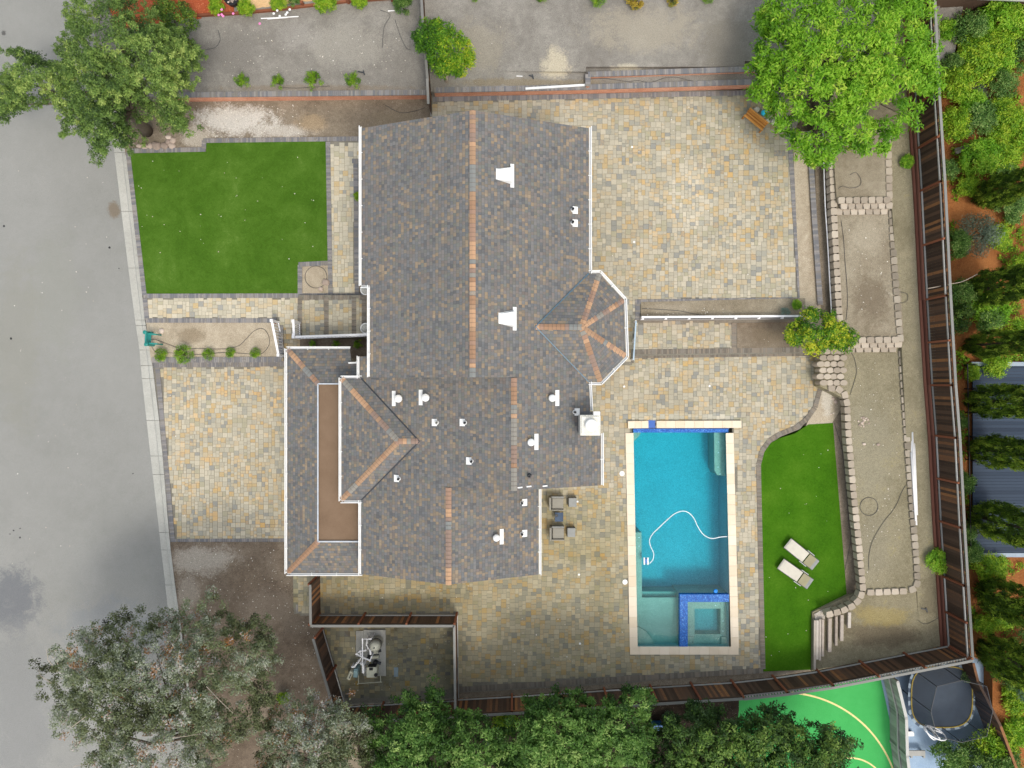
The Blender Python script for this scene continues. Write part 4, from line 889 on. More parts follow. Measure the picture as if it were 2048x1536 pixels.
gutter([(3.64, YN + .05, 6), (3.64, 5.24, 6), (4.15, 5.24, 6), (5.30, 3.98, 6), (5.39, 1.31, 6), (4.19, .08, 6), (3.64, .08, 6), (3.70, -1.25, 5.97)])
gutter([(4.24, -2.35, 5.72), (4.24, YM + .02, 5.72)])
gutter([(1.33, YM - .1, 4.38), (1.33, YS, 4.38)])
gutter([(E2 - .02, -5.78, 4.31), (E2 - .02, YS, 4.31)], side=-1)
gutter([(E2, .29, 4.33), (-8.45, .29, 4.33), (-8.45, -5.77, 4.33), (E2, -5.77, 4.33)], side=-1)
gutter([(W(700, 700, 3).x, GY0 + .02, 3), (GX0 - .01, GY0 + .02, 3), (GX0 - .01, GY1 - .02, 3), (gx1, GY1 - .02, 3)], side=-1)
a = W(719, 713, 4.35); gutter([(a.x, a.y, 4.35), (a.x, .3, 4.35)], side=-1) 
a, b_ = W(697, 726, 3.4), W(720, 725, 3.4); mb = MB(HO); mb.bar(a, b_, .08, .08); mb.build('gutter', M['white'], house)
# pale edge flashing of the flat roof
mb = MB(HO)
for a, b_ in (((GX0 + gi, GY0 - gi), (GX0 + gi, GY1 + gi)), ((GX0 + gi, GY1 + gi), (gx1 + .6, GY1 + gi)), ((GX0 + gi, GY0 - gi), (gx1 + .6, GY0 - gi))):
    mb.bar((*a, zi + .015), (*b_, zi + .015), .07, .05)
mb.build('edge_flashing', m_plain('edge_metal', (.42, .46, .52), .4, .5), house)
# walls
def wall(name, poly, z0, z1, parent=house): 
    mb = MB(HO); mb.prism(poly, z0, z1); o = mb.build(name, M['stucco'], parent); triangulate(o); return o
wall('wall', [(-6.6, YN - .45), (3.2, YN - .45), (3.2, .45), (-6.3, .45), (-6.3, 4.3), (-6.6, 4.3)], -.6, 5.93)
wall('wall', [(-6.9, .447), (3.19, .447), (3.19, -.003), (3.25, -.003), (3.25, -1.6), (3.8, -1.6), (3.8, YM + .35), (-6.9, YM + .35)], -.6, 4.3)
wall('wall', [(-6.9, YM + .347), (.85, YM + .347), (.85, YS + .45), (-6.9, YS + .45)], -.6, 4.25)
mb = MB(HO)
for y_, xa, xp, xb, f, zp, z0 in ((YN - .55, -6.6, XR, 3.2, zL, zR, 5.9), (.42, -6.3, XR, XM - .25, zL, zR, 4.0), (YS + .45, -6.9, XB, .85, zL2, zB, 4.2), (YM + .25, XB, XM, 3.8, zL2, zM, 4.2)):
    za = f(xa) - .16; ze = zp - (xb - xp) * sl - .16; zp -= .16
    P = [(xa, y_, min(z0, za)), (xb, y_, min(z0, ze)), (xb, y_, ze), (xp, y_, zp), (xa, y_, za)]; Pq = [(x, y + .1, z) for x, y, z in P]
    mb.add(P + Pq, [(0, 1, 2, 3, 4), (9, 8, 7, 6, 5)] + [(i, (i + 1) % 5, 5 + (i + 1) % 5, 5 + i) for i in range(5)])
mb.box((3.75, (YM - 1.6) / 2 + .1, 4.9), (.1, -1.6 - YM - .3, 1.4)); mb.box((3.2, -.8, 5.0), (.1, 1.5, 1.7))
mb.build('gable_wall', M['stucco'], house)
wall('turret_wall', [(3.2, 4.95), (4.0, 4.95), (4.98, 3.85), (5.05, 1.45), (4.05, .4), (3.2, .4)], -.2, 5.9)
wall('bay_wall', [(-8.1, 0), (-6.85, 0), (-6.85, -5.4), (-8.1, -5.4)], 3.4, 4.28)
wall('garage_wall', [(GX0 + .4, GY0 - .4), (W(700, 700, 3).x - .3, GY0 - .4), (W(700, 700, 3).x - .3, 0), (-6.85, 0), (-6.85, GY1 + .3), (GX0 + .4, GY1 + .3)], -.7, 2.95)
# openings (seen from the side)
def window(x, y, z, wd, ht, ax, parent=house, name='window'):
    f = MB(HO); s = .06
    n = (ax, 0) if isinstance(ax, int) else ax
    D = Vector((n[0], n[1], 0)); T = Vector((-D.y, D.x, 0)); c = Vector((x, y, z)) + D * .02
    for o_, l in ((ht / 2, 'h'), (-ht / 2, 'h')): f.bar(c + Vector((0, 0, o_)) - T * (wd / 2 + s), c + Vector((0, 0, o_)) + T * (wd / 2 + s), .06, .09)
    for o_ in (-wd / 2, 0, wd / 2): f.bar(c + T * o_ - Vector((0, 0, ht / 2)), c + T * o_ + Vector((0, 0, ht / 2)), .055, .07, up=(D.x, D.y, 0))
    fo = f.build(name, M['white'], parent); g_ = MB(HO); g_.bar(c - D * .012 - T * wd / 2, c - D * .012 + T * wd / 2, .02, ht); g_.build('pane', M['glass'], fo)
for y_ in (10.3, 7.4): window(-6.6, y_, 4.4, 1.5, 1.3, (-1, 0))
for y_ in (10.5, 8.2, 6.2): window(3.2, y_, 4.3, 1.4, 1.3, (1, 0)); window(3.2, y_, 1.7, 1.5, 1.4, (1, 0))
for y_ in (-6.0, -7.6): window(.85, y_, 3.1, 1.1, 1.1, (1, 0)); window(.85, y_, 1.0, 1.1, 1.5, (1, 0))
for y_ in (-3.6,): window(3.8, y_, 2.0, 1.8, 1.9, (1, 0))
for x_ in (-5, -2.5, .6): window(x_, YN - .45, 4.3, 1.3, 1.2, (0, 1))
for x_ in (-5, -3, -1): window(x_, YS + .45, 3.0, 1.2, 1.2, (0, -1))
window(5.02, 2.65, 4.3, 1.6, 1.5, (1, .04)); window(5.02, 2.65, 1.7, 1.6, 1.8, (1, .04))
mb = MB(HO)
for yc_ in (-1.4, -5.4):
    for k in range(4): mb.box((GX0 + .37, yc_ - .5, -.2 + .56 * k), (.06, 3.3, .54), t=.5)
mb.build('garage_door', M['white'], house)
mb = MB(HO); c = W(733, 632, .5); mb.box((-6.33, c.y, 1.55), (.08, 1.1, 2.1)); mb.build('door', m_plain('door_paint', (.25, .08, .05)), house)

# roof vents
def vent_dome(x, y, z, side, parent, r_=.17, fl=(.20, .74)):
    c = W(x, y, z); mb = MB(HO); sx = side * sl
    tilt = Matrix.Rotation(math.atan(sl) * (1 if side > 0 else -1), 3, 'Y')
    f = c + tilt @ Vector((side * (r_ + fl[0] * .45), 0, .02))
    mb.box(f, (fl[0], fl[1], .02), rot=tilt)
    mb.lathe(c - Vector((0, 0, .05)), [(r_ * .72, 0), (r_ * .72, .22), (r_ * 1.02, .22), (r_ * 1.02, .27), (r_ * .9, .34), (r_ * .45, .39), (.01, .40)], 20)
    return mb.build('roof_vent', M['white'], parent)
def vent_pipe(x, y, z, side, parent, base=True, pale=False):
    c = W(x, y, z); tilt = Matrix.Rotation(math.atan(sl) * (1 if side > 0 else -1), 3, 'Y')
    mb = MB(HO)
    if base: mb.box(c + tilt @ Vector((side * .13, 0, .02)), (.27, .34, .02), rot=tilt)
    mb.lathe(c, [(.12, -.03), (.08, .09), (.06, .10)], 14); o = mb.build('pipe_vent', M['white'] if base else M['dark_metal'], parent)
    p = MB(HO); p.lathe(c + Vector((0, 0, .08)), [(.062, 0), (.062, .22), (.045, .22), (.045, .10)], 12)
    p2 = p.build('pipe', M['concrete'] if pale else M['dark_metal'], parent); return o
def hood(x, y, z, parent, mirror=1):
    """low wedge-shaped exhaust hood, wide flange at the downslope end"""
    c = W(x, y, z); tilt = Matrix.Rotation(math.atan(sl), 3, 'Y'); mb = MB(HO)
    T = lambda u, v_, w_: c + tilt @ Vector((u, v_, w_))
    vs = [T(-.42, -.24, .02), (T(.28, -.38, .02)), T(.28, .38, .02), T(-.42, .24, .02), T(-.30, -.20, .10), T(.28, -.34, .34), T(.28, .30, .34), T(-.30, .20, .10)]
    mb.add(vs, [(3, 2, 1, 0), (4, 5, 6, 7), (0, 1, 5, 4), (1, 2, 6, 5), (2, 3, 7, 6), (3, 0, 4, 7)])
    mb.box(T(.36, 0, .03), (.18, 1.06, .03), rot=tilt); return mb.build('exhaust_hood', M['white'], parent)
def zr(x, f): return f
def zat(px, py, plane):
    """height where the view line meets a roof plane z = a + b*x"""
    a_, b__ = plane; k = (px - 1024) / H / S0
    return (a_ + b__ * k * H) / (1 + b__ * k)
pL = (ZE2 - E2 * sl, sl); pR = (zR + XR * sl, -sl); pM = (zM + XM * sl, -sl); pB = (zB + XB * sl, -sl)
hood(1009, 350, zat(1009, 350, pR), main); hood(1014, 637, zat(1014, 637, pR), main)
for x, y, pl, s, pr_ in ((798, 797, pL, -1, mid), (852, 795, pL, -1, mid), (1104, 796, pM, 1, mid), (1062, 884, pM, 1, mid), (993, 1074, pB, 1, low)):
    vent_dome(x, y, zat(x, y, pl) , s, pr_, .19 if x < 900 else .17)
for x, y, pl, s, pr_ in ((874, 845, pL, -1, mid), (930, 845, pL, -1, mid), (943, 922, pL, -1, mid), (798, 957, pL, -1, mid), (1145, 420, pR, 1, main), (1145, 446, pR, 1, main), (1149, 824, pM, 1, mid), (1044, 1005, pB, 1, low), (1044, 1067, pB, 1, low)):
    vent_pipe(x, y, zat(x, y, pl), s, pr_, pale=(x in (874,)))
vent_pipe(1058, 951, zat(1058, 951, pM), 1, mid, base=False)
# chimney
ch = MB(HO); c = W(1176, 849, 9.0)
ch.box((3.54, -1.87, 3.4), (.86, .86, 8.0), t=.3); ch_o = ch.build('chimney', m_ground('chimney_render', [(.3, (.45, .44, .42)), (.7, (.62, .61, .58))], 2, 8, fine=40), house)
cc = Vector((3.54, -1.87, 7.4))
k_ = MB(HO); k_.box(cc + Vector((0, 0, .02)), (.92, .92, .10)); k_.box(cc + Vector((0, 0, .10)), (.82, .82, .06)); k_.build('crown', m_ground('chimney_crown', [(.3, (.62, .60, .52)), (.7, (.82, .81, .78))], 3, 8, fine=40), ch_o, bevel=.02)
k_ = MB(HO); k_.lathe(cc + Vector((.02, .02, .13)), [(.18, 0), (.18, .12), (.27, .12), (.28, .18), (.24, .22), (.02, .25)], 24); k_.build('flue_cap', M['white'], ch_o)
k_ = MB(HO); k_.box(W(1193, 830, 7.3), (.30, .32, .30)); k_.build('spark_box', M['white'], ch_o)

# downspout-like scraps and rake ends
for x, y, z in ((1040, 975, 7), (1058, 973, 7), (1090, 972, 7)):
    mb = MB(HO); mb.box(W(x, y, zat(x, y, pM) + .05), (.22, .06, .02), .1); mb.build('rake_clip', M['white'], mid)

# ================================================================ RAILINGS
def railing(name, a, b_, h, label, n_bal, group='white railings', step_z=None, mat='white_rail', bal=True):
    """a, b_ world feet of the end posts"""
    e = empty(name, a, label, 'railing', group); o = Vector(e.location); up = Vector((0, 0, 1))
    for hh, nm, wd in ((h, 'top_rail', .12), (.12, 'bottom_rail', .06)):
        mb = MB(o); mb.bar(a + up * hh, b_ + up * hh, wd, .05); mb.build(nm, M[mat], e)
    for p in (a, b_):
        mb = MB(o); mb.box(p + up * (h / 2 + .03), (.11, .11, h + .06)); mb.box(p + up * (h + .08), (.15, .15, .05)); mb.build('post', M[mat], e)
    if bal:
        mb = MB(o)
        for k in range(1, n_bal): p = a + (b_ - a) * k / n_bal; mb.bar(p + up * .12, p + up * h, .035, .035)
        mb.build('balusters', M[mat], e)
    return e
railing('stair_railing', W(558, 645, 0), W(571, 712, -.40), 1.2, 'slanting white railing on the planter side of the driveway stairs', 11)
railing('stair_railing', W(600, 646, .14), W(601, 673, .14), 1.2, 'shortest white railing, at the head of the driveway stairs', 7)
railing('entry_railing', W(601, 677, .14), W(760, 671.5, .44), 1.25, 'long white railing running along the entry landings to the house', 22)
e = empty('stair_cheek', W(558, 645, -.5), 'sloping brown timber board under the slanting white stair railing', 'board')
mb = MB(e.location); mb.bar(W(552, 645, -.12), W(566, 718, -.42), .08, .25); mb.build('board', M['fence_post'], e)
# white cap rail over the low wall
e = empty('wall_rail', W(1282, 636, .62), 'long low white rail on brackets above the narrow planting bed by the turret', 'railing', 'white railings'); o = Vector(e.location)
mb = MB(o); mb.bar(W(1283, 634.5, .98), W(1614, 632, .98), .11, .06); mb.build('top_rail', M['white_rail'], e)
mb = MB(o); mb.bar(W(1283, 637, .70), W(1612, 634.5, .70), .05, .05); mb.build('bottom_rail', M['dark_metal'], e)
for k in range(8):
    x = 1285 + k * 46.5; mb = MB(o); mb.box(W(x, 636.5 - k * .3, .80), (.07, .07, .36)); mb.box(W(x, 638.2 - k * .3, .70), (.16, .06, .05)); mb.build('bracket', M['white_rail'], e)
# blue-grey gate rail
e = empty('glass_gate', W(1268, 645, .15), 'tall narrow pale blue glass gate by the right side of the turret', 'gate'); o = Vector(e.location)
mb = MB(o); mb.bar(W(1272, 642, 1.35), W(1267, 720, 1.15), .07, .05); mb.build('top_rail', m_plain('rail_blue', (.33, .45, .58), .3, .5), e)
gm = bpy.data.materials.new('gate_glass'); gm.use_nodes = True; gb = gm.node_tree.nodes["Principled BSDF"]; gb.inputs["Base Color"].default_value = (.45, .62, .72, 1); gb.inputs["Alpha"].default_value = .45; gb.inputs["Roughness"].default_value = .1
mb = MB(o); mb.bar(W(1270, 645, .75), W(1265, 718, .60), .015, 1.05); mb.build('glass_panel', gm, e)
for x, y in ((1268, 644), (1266, 682), (1263, 719)):
    mb = MB(o); mb.box(W(x, y, .6), (.07, .07, 1.1)); mb.box(W(x - 3, y, .28), (.22, .16, .08)); mb.build('post', M['white_rail'], e)
c = W(1268, 672, .2); mb = MB(c); mb.box(c, (.16, .20, .14)); mb.box(c + Vector((0, 0, .09)), (.12, .16, .04)); tag(mb.build('outlet_box', m_plain('grey_box', (.12, .12, .12)), bevel=.01), 'small dark grey box on the paving between turret and blue gate', 'box')

# white planters by the entry door
def urn(x, y, z, label):
    e = empty('stone_urn', W(x, y, z), label, 'urn', 'pale urns flanking the entry door'); o = Vector(e.location)
    mb = MB(o); mb.lathe(o, [(.17, 0), (.14, .06), (.09, .12), (.16, .24), (.25, .42), (.28, .52), (.29, .55), (.25, .55), (.22, .46)], 20); mb.build('bowl', M['white'], e, smooth=True)
    mb = MB(o); mb.lathe(o, [(.20, .40), (.23, .50), (.16, .60), (.05, .64)], 12, t=.2); mb.build('filling', M['concrete'], e)
urn(735, 582, .5, 'pale scrolled urn above the entry landing, nearer the lawn path'); urn(735, 658, .5, 'pale scrolled urn beside the end of the long entry railing')

# ================================================================ PATIO FURNITURE
def armchair(label):
    e = empty('armchair', (0, 0, 0), label, 'armchair', 'armchairs on the pool terrace')
    f = MB(); f.box((0, 0, .17), (.84, .78, .26), t=.5); f.build('frame', M['wicker'], e, bevel=.02)
    for s in (-1, 1):
        a = MB(); a.box((.05, s * .37, .42), (.76, .07, .30)); a.build('armrest', M['cushion'] if s < 0 else M['cushion_cool'], e, bevel=.02)
    b = MB(); b.box((-.40, 0, .52), (.12, .74, .50), rot=Matrix.Rotation(R(-10), 3, 'Y')); b.build('backrest', M['cushion'], e, bevel=.04)
    s = MB(); s.box((.06, 0, .38), (.70, .64, .18)); s.build('seat_cushion', M['cushion'], e, bevel=.05)
    for sx in (-.36, .36):
        for sy in (-.33, .33):
            l = MB(); l.box((sx, sy, .03), (.05, .05, .06)); l.build('leg', M['dark_metal'], e)
    return e
def ottoman(label):
    e = empty('ottoman', (0, 0, 0), label, 'ottoman', 'ottomans on the pool terrace')
    f = MB(); f.box((0, 0, .18), (.48, .56, .26)); f.build('frame', M['wicker'], e, bevel=.015)
    s = MB(); s.box((0, 0, .37), (.46, .54, .12)); s.build('cushion', M['cushion_cool'], e, bevel=.03)
    for sx in (-.2, .2):
        for sy in (-.24, .24):
            l = MB(); l.box((sx, sy, .03), (.045, .045, .06)); l.build('leg', M['dark_metal'], e)
    return e
a1_ = armchair('grey cushioned armchair above the small blue-black side table'); a1_.location = W(1112.5, 1004, 0); a1_.scale = (.90, .96, 1)
a2_ = copy_tree(a1_); a2_.location = W(1113.5, 1063, 0); a2_['label'] = 'grey cushioned armchair below the small blue-black side table'
o1_ = ottoman('square grey ottoman to the right of the upper armchair'); o1_.location = W(1144, 1002.5, 0); o1_.scale = (.95, .92, 1)
o2_ = copy_tree(o1_); o2_.location = W(1141.5, 1062, 0); o2_['label'] = 'square grey ottoman to the right of the lower armchair'
e = empty('side_table', W(1117, 1031, 0), 'small square blue-black side table between the two armchairs', 'side table'); o = Vector(e.location)
mb = MB(o); mb.box(o + Vector((0, 0, .46)), (.46, .50, .03)); mb.build('table_top', M['blue_top'], e, bevel=.01)
for sx in (-.2, .2):
    for sy in (-.2, .2):
        mb = MB(o); mb.box(o + Vector((sx, sy, .225)), (.035, .035, .45)); mb.build('leg', M['dark_metal'], e)
c = W(1113, 1031, .475); mb = MB(c); mb.lathe(c, [(.07, 0), (.085, .02), (.08, .05), (.07, .05), (.06, .02)], 18); tag(mb.build('ashtray', M['dark_metal']), 'small round dark dish on the blue-black side table', 'dish')
def lounger(label):
    e = empty('sun_lounger', (0, 0, 0), label, 'sun lounger', 'sun loungers on the artificial lawn')
    # head end towards +x; lies along x
    b = MB(); n = 12
    def sl_(pts, mat, nm):
        m_ = MB(); P = pts
        for (x0, z0), (x1, z1) in zip(P[:-1], P[1:]): m_.add([(x0, -.31, z0), (x1, -.31, z1), (x1, .31, z1), (x0, .31, z0), (x0, -.31, z0 - .03), (x1, -.31, z1 - .03), (x1, .31, z1 - .03), (x0, .31, z0 - .03)], [(0, 1, 2, 3), (7, 6, 5, 4), (0, 4, 5, 1), (2, 6, 7, 3), (0, 3, 7, 4), (1, 5, 6, 2)])
        return m_.build(nm, mat, e, smooth=False)
    sl_([(-.98, .28), (-.92, .33), (-.80, .36), (-.4, .36), (.28, .35)], M['cream_sling'], 'seat_sling')
    sl_([(.34, .36), (.55, .42), (.74, .48)], M['tan_sling'], 'back_sling'); sl_([(.741, .482), (.84, .50), (.90, .47), (.96, .40)], M['cushion_cool'], 'head_pad')
    for s in (-1, 1):
        f = MB(); f.bar((-.98, s * .325, .26), (.40, s * .325, .33), .03, .05); f.bar((.34, s * .325, .33), (.92, s * .325, .44), .03, .05); f.build('side_rail', M['dark_metal'], e)
        a = MB(); a.bar((.06, s * .375, .50), (.52, s * .375, .50), .045, .03); a.bar((.10, s * .375, .30), (.10, s * .375, .5), .03, .03); a.bar((.48, s * .375, .30), (.48, s * .375, .5), .03, .03); a.build('armrest', m_plain('arm_metal', (.28, .29, .29), .4, .5), e)
        for x in (-.85, .55):
            l = MB(); l.bar((x, s * .31, 0), (x, s * .31, .31), .035, .05, up=(0, 1, 0)); l.build('leg', M['dark_metal'], e)
    return e
l1 = lounger('cream and tan sun lounger, upper one of the pair on the lawn'); l1.location = W(1598.5, 1106, .03); l1.rotation_euler.z = R(-39)
l2 = copy_tree(l1); l2.location = W(1586.5, 1145, .03); l2.rotation_euler.z = R(-35); l2['label'] = 'cream and tan sun lounger, lower one of the pair on the lawn'

# teal kerbside bench seat
e = empty('slatted_bench', W(300, 677, 0), 'small teal slatted seat with thick arms at the kerb end of the front bed', 'bench'); o = Vector(e.location)
for k in range(4):
    c = W(291.5 + k * 3.1, 675 + k * .4, .42 + (.30 - .1 * k if k == 0 else 0)); mb = MB(o); mb.box(c, (.075, .66, .03), R(-4), t=.5); mb.build('slat', M['teal'], e)
for x, y, y2 in ((290, 664.5, 667.5), (292.5, 688.5, 686.5)):
    mb = MB(o); c = W(x, y, .80); mb.lathe(Vector((c.x, c.y, 0)), [(.085, 0), (.085, .78), (.11, .80), (.11, .84), (.05, .88)], 12); mb.build('post', M['teal'], e)
    mb = MB(o); mb.bar(W(x + 1, y2, .66), W(x + 22, y2 + 1.5, .62), .085, .05); mb.build('armrest', M['teal'], e)
    mb = MB(o); c = W(x + 21.5, y2 + 1.4, .6); mb.box((c.x, c.y, .30), (.07, .07, .60)); mb.build('leg', M['teal'], e)

# wooden bench under the big tree, with things left on it
e = empty('garden_bench', W(1512, 238, .58), 'orange-brown slatted wooden bench peeking out from under the big tree', 'bench'); o = Vector(e.location)
ang = math.atan2(-(262 - 232), 1522 - 1488)
ux = Vector((math.cos(R(-39)), math.sin(R(-39)), 0)); uy = Vector((-ux.y, ux.x, 0)); cb = W(1511, 240, .9); cb.z = 0
def bp(u, v_, z): return cb + ux * u + uy * v_ + Vector((0, 0, z + .58))
for k in range(6):
    mb = MB(o); mb.bar(bp(-.62, -.17 + k * .07, .42), bp(.62, -.17 + k * .07, .42), .055, .025, rnd.random()); mb.build('slat', M['teak'], e)
for v_ in (-.24, .25):
    mb = MB(o); mb.bar(bp(-.66, v_, .43), bp(.66, v_, .43), .07, .05, .8); mb.build('rail', M['teak'], e)
for u in (-.6, .6):
    for v_ in (-.24, .25): mb = MB(o); mb.bar(bp(u, v_, 0), bp(u * 1.0, v_, .43), .06, .06, .4, up=(1, 0, 0)); mb.build('leg', M['teak'], e)
c = bp(.12, .62, .2); mb = MB(c)
mb.lathe(c, [(.15, 0), (.17, .1), (.12, .17), (.03, .19)], 14); tag(mb.build('beach_towel', M['aqua']), 'bright turquoise rolled towel beside the wooden bench', 'towel')
for q, (u, v_, r_) in enumerate(((-.30, .55, .16), (.55, .42, .15), (.85, .60, .17))):
    c = bp(u, v_, .05); mb = MB(c); mb.lathe(c, [(r_ * .8, 0), (r_, .12), (r_ * .8, .22), (r_ * .2, .25)], 9)
    tag(mb.build('pale_cushion', M['cream_sling']), ('cream cushion left of the turquoise towel', 'cream cushion right of the turquoise towel under leaves', 'cream cushion farthest right under the big tree')[q], 'cushion', 'cushions under the big tree')

# ================================================================ POOL EQUIPMENT
slab_e = empty('equipment_pad', W(736, 1300, 0), 'pale concrete pad under the pool pump equipment', 'pad'); o = Vector(slab_e.location)
mb = MB(o); mb.prism(wp([(727, 1260), (771, 1260), (772, 1352), (727, 1352)], .1), -.05, .10); mb.build('slab', M['concrete'], slab_e)
mb = MB(o); mb.prism(wp([(712, 1262), (726.5, 1262), (726.5, 1314), (712, 1314)], .06), -.05, .06); mb.build('side_slab', M['concrete'], slab_e)
e = empty('filter_tank', W(756, 1281, .1), 'tall rounded beige filter tank on the equipment pad', 'filter tank'); o = Vector(e.location)
mb = MB(o); mb.lathe(o, [(.30, 0), (.31, .04), (.31, .52)], 28); mb.build('lower_shell', M['tank'], e, smooth=False)
mb = MB(o); mb.lathe(o, [(.325, .52), (.325, .57)], 28); mb.build('clamp_band', M['dark_metal'], e)
mb = MB(o); mb.lathe(o, [(.31, .57), (.30, .85), (.27, .98), (.20, 1.07), (.10, 1.11), (.02, 1.12)], 28); mb.build('upper_shell', M['tank'], e, smooth=True)
mb = MB(o); mb.lathe(o + Vector((0, 0, 1.1)), [(.035, 0), (.035, .06), (.01, .07)], 10); mb.build('gauge', M['dark_metal'], e)
e = empty('pool_heater', W(748, 1335, .1), 'beige box-shaped pool heater with dark panel at the foot of the pad', 'heater'); o = Vector(e.location)
mb = MB(o); mb.box(o + Vector((.0, .0, .36)), (.56, .56, .70)); mb.build('cabinet', M['pale_plastic'], e, bevel=.03)
mb = MB(o); mb.box(o + Vector((-.02, .20, .722)), (.20, .14, .03)); mb.box(o + Vector((0, .29, .45)), (.44, .03, .40)); mb.build('vent_panel', M['black'], e)
mb = MB(o); mb.lathe(o + Vector((.24, -.12, .70)), [(.10, -.02), (.10, .06), (.03, .07)], 14); mb.build('exhaust', M['black'], e)
e = empty('control_box', W(706, 1340, 0), 'pale green upright equipment box leaning beside the slate blue one', 'box', 'upright equipment boxes'); o = Vector(e.location)
mb = MB(o); mb.box(o + Vector((0, 0, .40)), (.20, .46, .80), R(-24)); mb.build('case', M['pale_plastic'], e, bevel=.03)
mb = MB(o); mb.box(o + Vector((.03, 0, .81)), (.05, .30, .02), R(-24)); mb.build('handle', M['dark_metal'], e)
e = empty('control_box', W(717, 1336, 0), 'slate blue upright equipment box next to the pale green one', 'box', 'upright equipment boxes'); o = Vector(e.location)
mb = MB(o); mb.box(o + Vector((0, 0, .38)), (.24, .46, .76), R(-4)); mb.build('case', M['slate_plastic'], e, bevel=.03)
mb = MB(o); mb.box(o + Vector((0, -.02, .77)), (.20, .36, .03), R(-4)); mb.build('lid', M['slate_plastic'], e)
def pump(x, y, label, rz, w_):
    e = empty('pool_pump', W(x, y, .1), label, 'pump', 'pool pumps'); o = Vector(e.location); D = Vector((math.cos(rz), math.sin(rz), 0))
    mb = MB(o); mb.tube([o + Vector((0, 0, .17)) - D * .08, o + Vector((0, 0, .17)) + D * w_], .085, 14); mb.build('motor', M['pale_plastic'], e)
    mb = MB(o); mb.lathe(o - D * .20, [(.11, 0), (.12, .26), (.10, .30), (.03, .31)], 16); mb.build('strainer_pot', M['black'], e)
    mb = MB(o); mb.box(o + D * .15 + Vector((0, 0, .04)), (.34, .16, .06), rz); mb.build('base', M['dark_metal'], e)
pump(751, 1302, 'pool pump nearer the filter tank with pale motor', R(8), .18); pump(747, 1312, 'longer pool pump with pale motor in the middle of the pad', R(4), .32)
e = empty('pool_pump', W(752, 1323, .1), 'black round booster pump right of the white pipes', 'pump', 'pool pumps'); o = Vector(e.location)
mb = MB(o); mb.lathe(o, [(.12, 0), (.14, .2), (.10, .28), (.02, .3)], 16); mb.build('strainer_pot', M['black'], e); mb = MB(o); mb.tube([o + Vector((0, .02, .15)), o + Vector((.3, -.05, .15))], .08, 12); mb.build('motor', M['dark_metal'], e)
e = empty('pool_pipes', W(727, 1300, .1), 'tangle of white plastic plumbing joining filter tank, pumps and heater', 'pipes'); o = Vector(e.location)
for run, z, r_ in (([(742, 1278), (725, 1278), (725, 1330), (725, 1345)], 1.0, .035), ([(726, 1331), (726.5, 1345)], 1.0, .055), ([(731, 1301), (720, 1302), (713, 1308), (728, 1316), (740, 1321), (743, 1314)], .85, .045), ([(720, 1303), (722, 1310)], .80, .035), ([(722, 1316), (716, 1326)], .7, .035),
                   ([(714, 1326), (709, 1333), (704, 1334)], .6, .05), ([(734, 1281), (733, 1290), (737, 1298)], .7, .035), ([(740.5, 1300), (741, 1308)], .9, .055), ([(721, 1327), (727, 1331)], .8, .045)):
    mb = MB(o); P = [W(x, y, z) for x, y in run]; mb.tube(P, r_, 10)
    for q in P[1:-1]: mb.lathe(q - Vector((0, 0, r_)), [(r_ * 1.15, 0), (r_ * 1.15, 2 * r_)], 10)
    mb.tube([P[-1], Vector((P[-1].x, P[-1].y, .1))], r_, 10); mb.tube([P[0], Vector((P[0].x, P[0].y, .12))], r_, 10)
    mb.build('pipe', M['pvc'], e)
hose('gas_line', [(717, 1335, .5), (717, 1366, .5), (718, 1367, .45), (760, 1364, .45), (761.5, 1363, .45), (761, 1350, .4)], .022, 'pale_plastic', 'thin pale pipe looping round the bottom of the pool heater', 'pipe')
hose('cable', [(727, 1325, .3), (739, 1323, .35), (741, 1326, .3), (738, 1333, .3), (731, 1331, .3)], .015, 'yellow', 'thin yellowish cable lying between pumps and heater', 'cable')
c = W(792, 1344, .012); mb = MB(c); mb.box(c, (.24, .52, .02)); tag(mb.build('paver_offcut', m_plain('blue_paver', (.24, .31, .36))), 'pale blue spare paver lying in the equipment yard', 'paver')

# ================================================================ LOOSE PIPES, HOSES, STONES, TIMBER
e = empty('gutter_length', W(1115, 174, 1.27), 'single white gutter length lying along the top of the north retaining wall', 'gutter')
mb = MB(e.location); mb.bar(W(1051, 177.5, 1.30), W(1180, 169.5, 1.30), .11, .07); mb.build('channel', M['white'], e)
hose('white_conduit', [(1646, 262, .9), (1650, 400, .9), (1655, 480, .9), (1663, 625, .9)], .035, 'pvc', 'long thin white conduit running beside the pinkish block line', 'pipe')
e = empty('conduit_supports', W(1652, 430, .5), 'dark little stakes that carry the long white conduit', 'stakes')
mb = MB(e.location)
for y in range(280, 620, 40):
    x = 1646.5 + (y - 262) / 363 * 16; mb.bar(W(x, y, .52), W(x, y, .88), .03, .03, up=(1, 0, 0))
mb.build('stake', M['dark_metal'], e)
pp = [((1821.5, 866), (1827, 1035), .055), ((1824.5, 864), (1831, 1020), .05), ((1827.5, 864), (1834, 1030), .05), ((1822.5, 905), (1831.5, 1042), .05), ((1825, 900), (1833, 1050), .045)]
for k, (a, b_, r_) in enumerate(pp):
    z = .86 + .055 * (k % 2 + (k > 2)); A, B_ = W(*a, z), W(*b_, z)
    mb = MB(A); mb.tube([A, B_], r_, 10)
    tag(mb.build('white_pipe', M['pvc'], smooth=True), ('leftmost long white pipe of the heap beside the lowest bed', 'second long white pipe from the left in the heap beside the lowest bed', 'rightmost long white pipe of the heap beside the lowest bed', 'shorter white pipe lying over the left of the pipe heap', 'shorter white pipe lying over the right of the pipe heap')[k], 'pipe', 'white pipes heaped beside the block line')
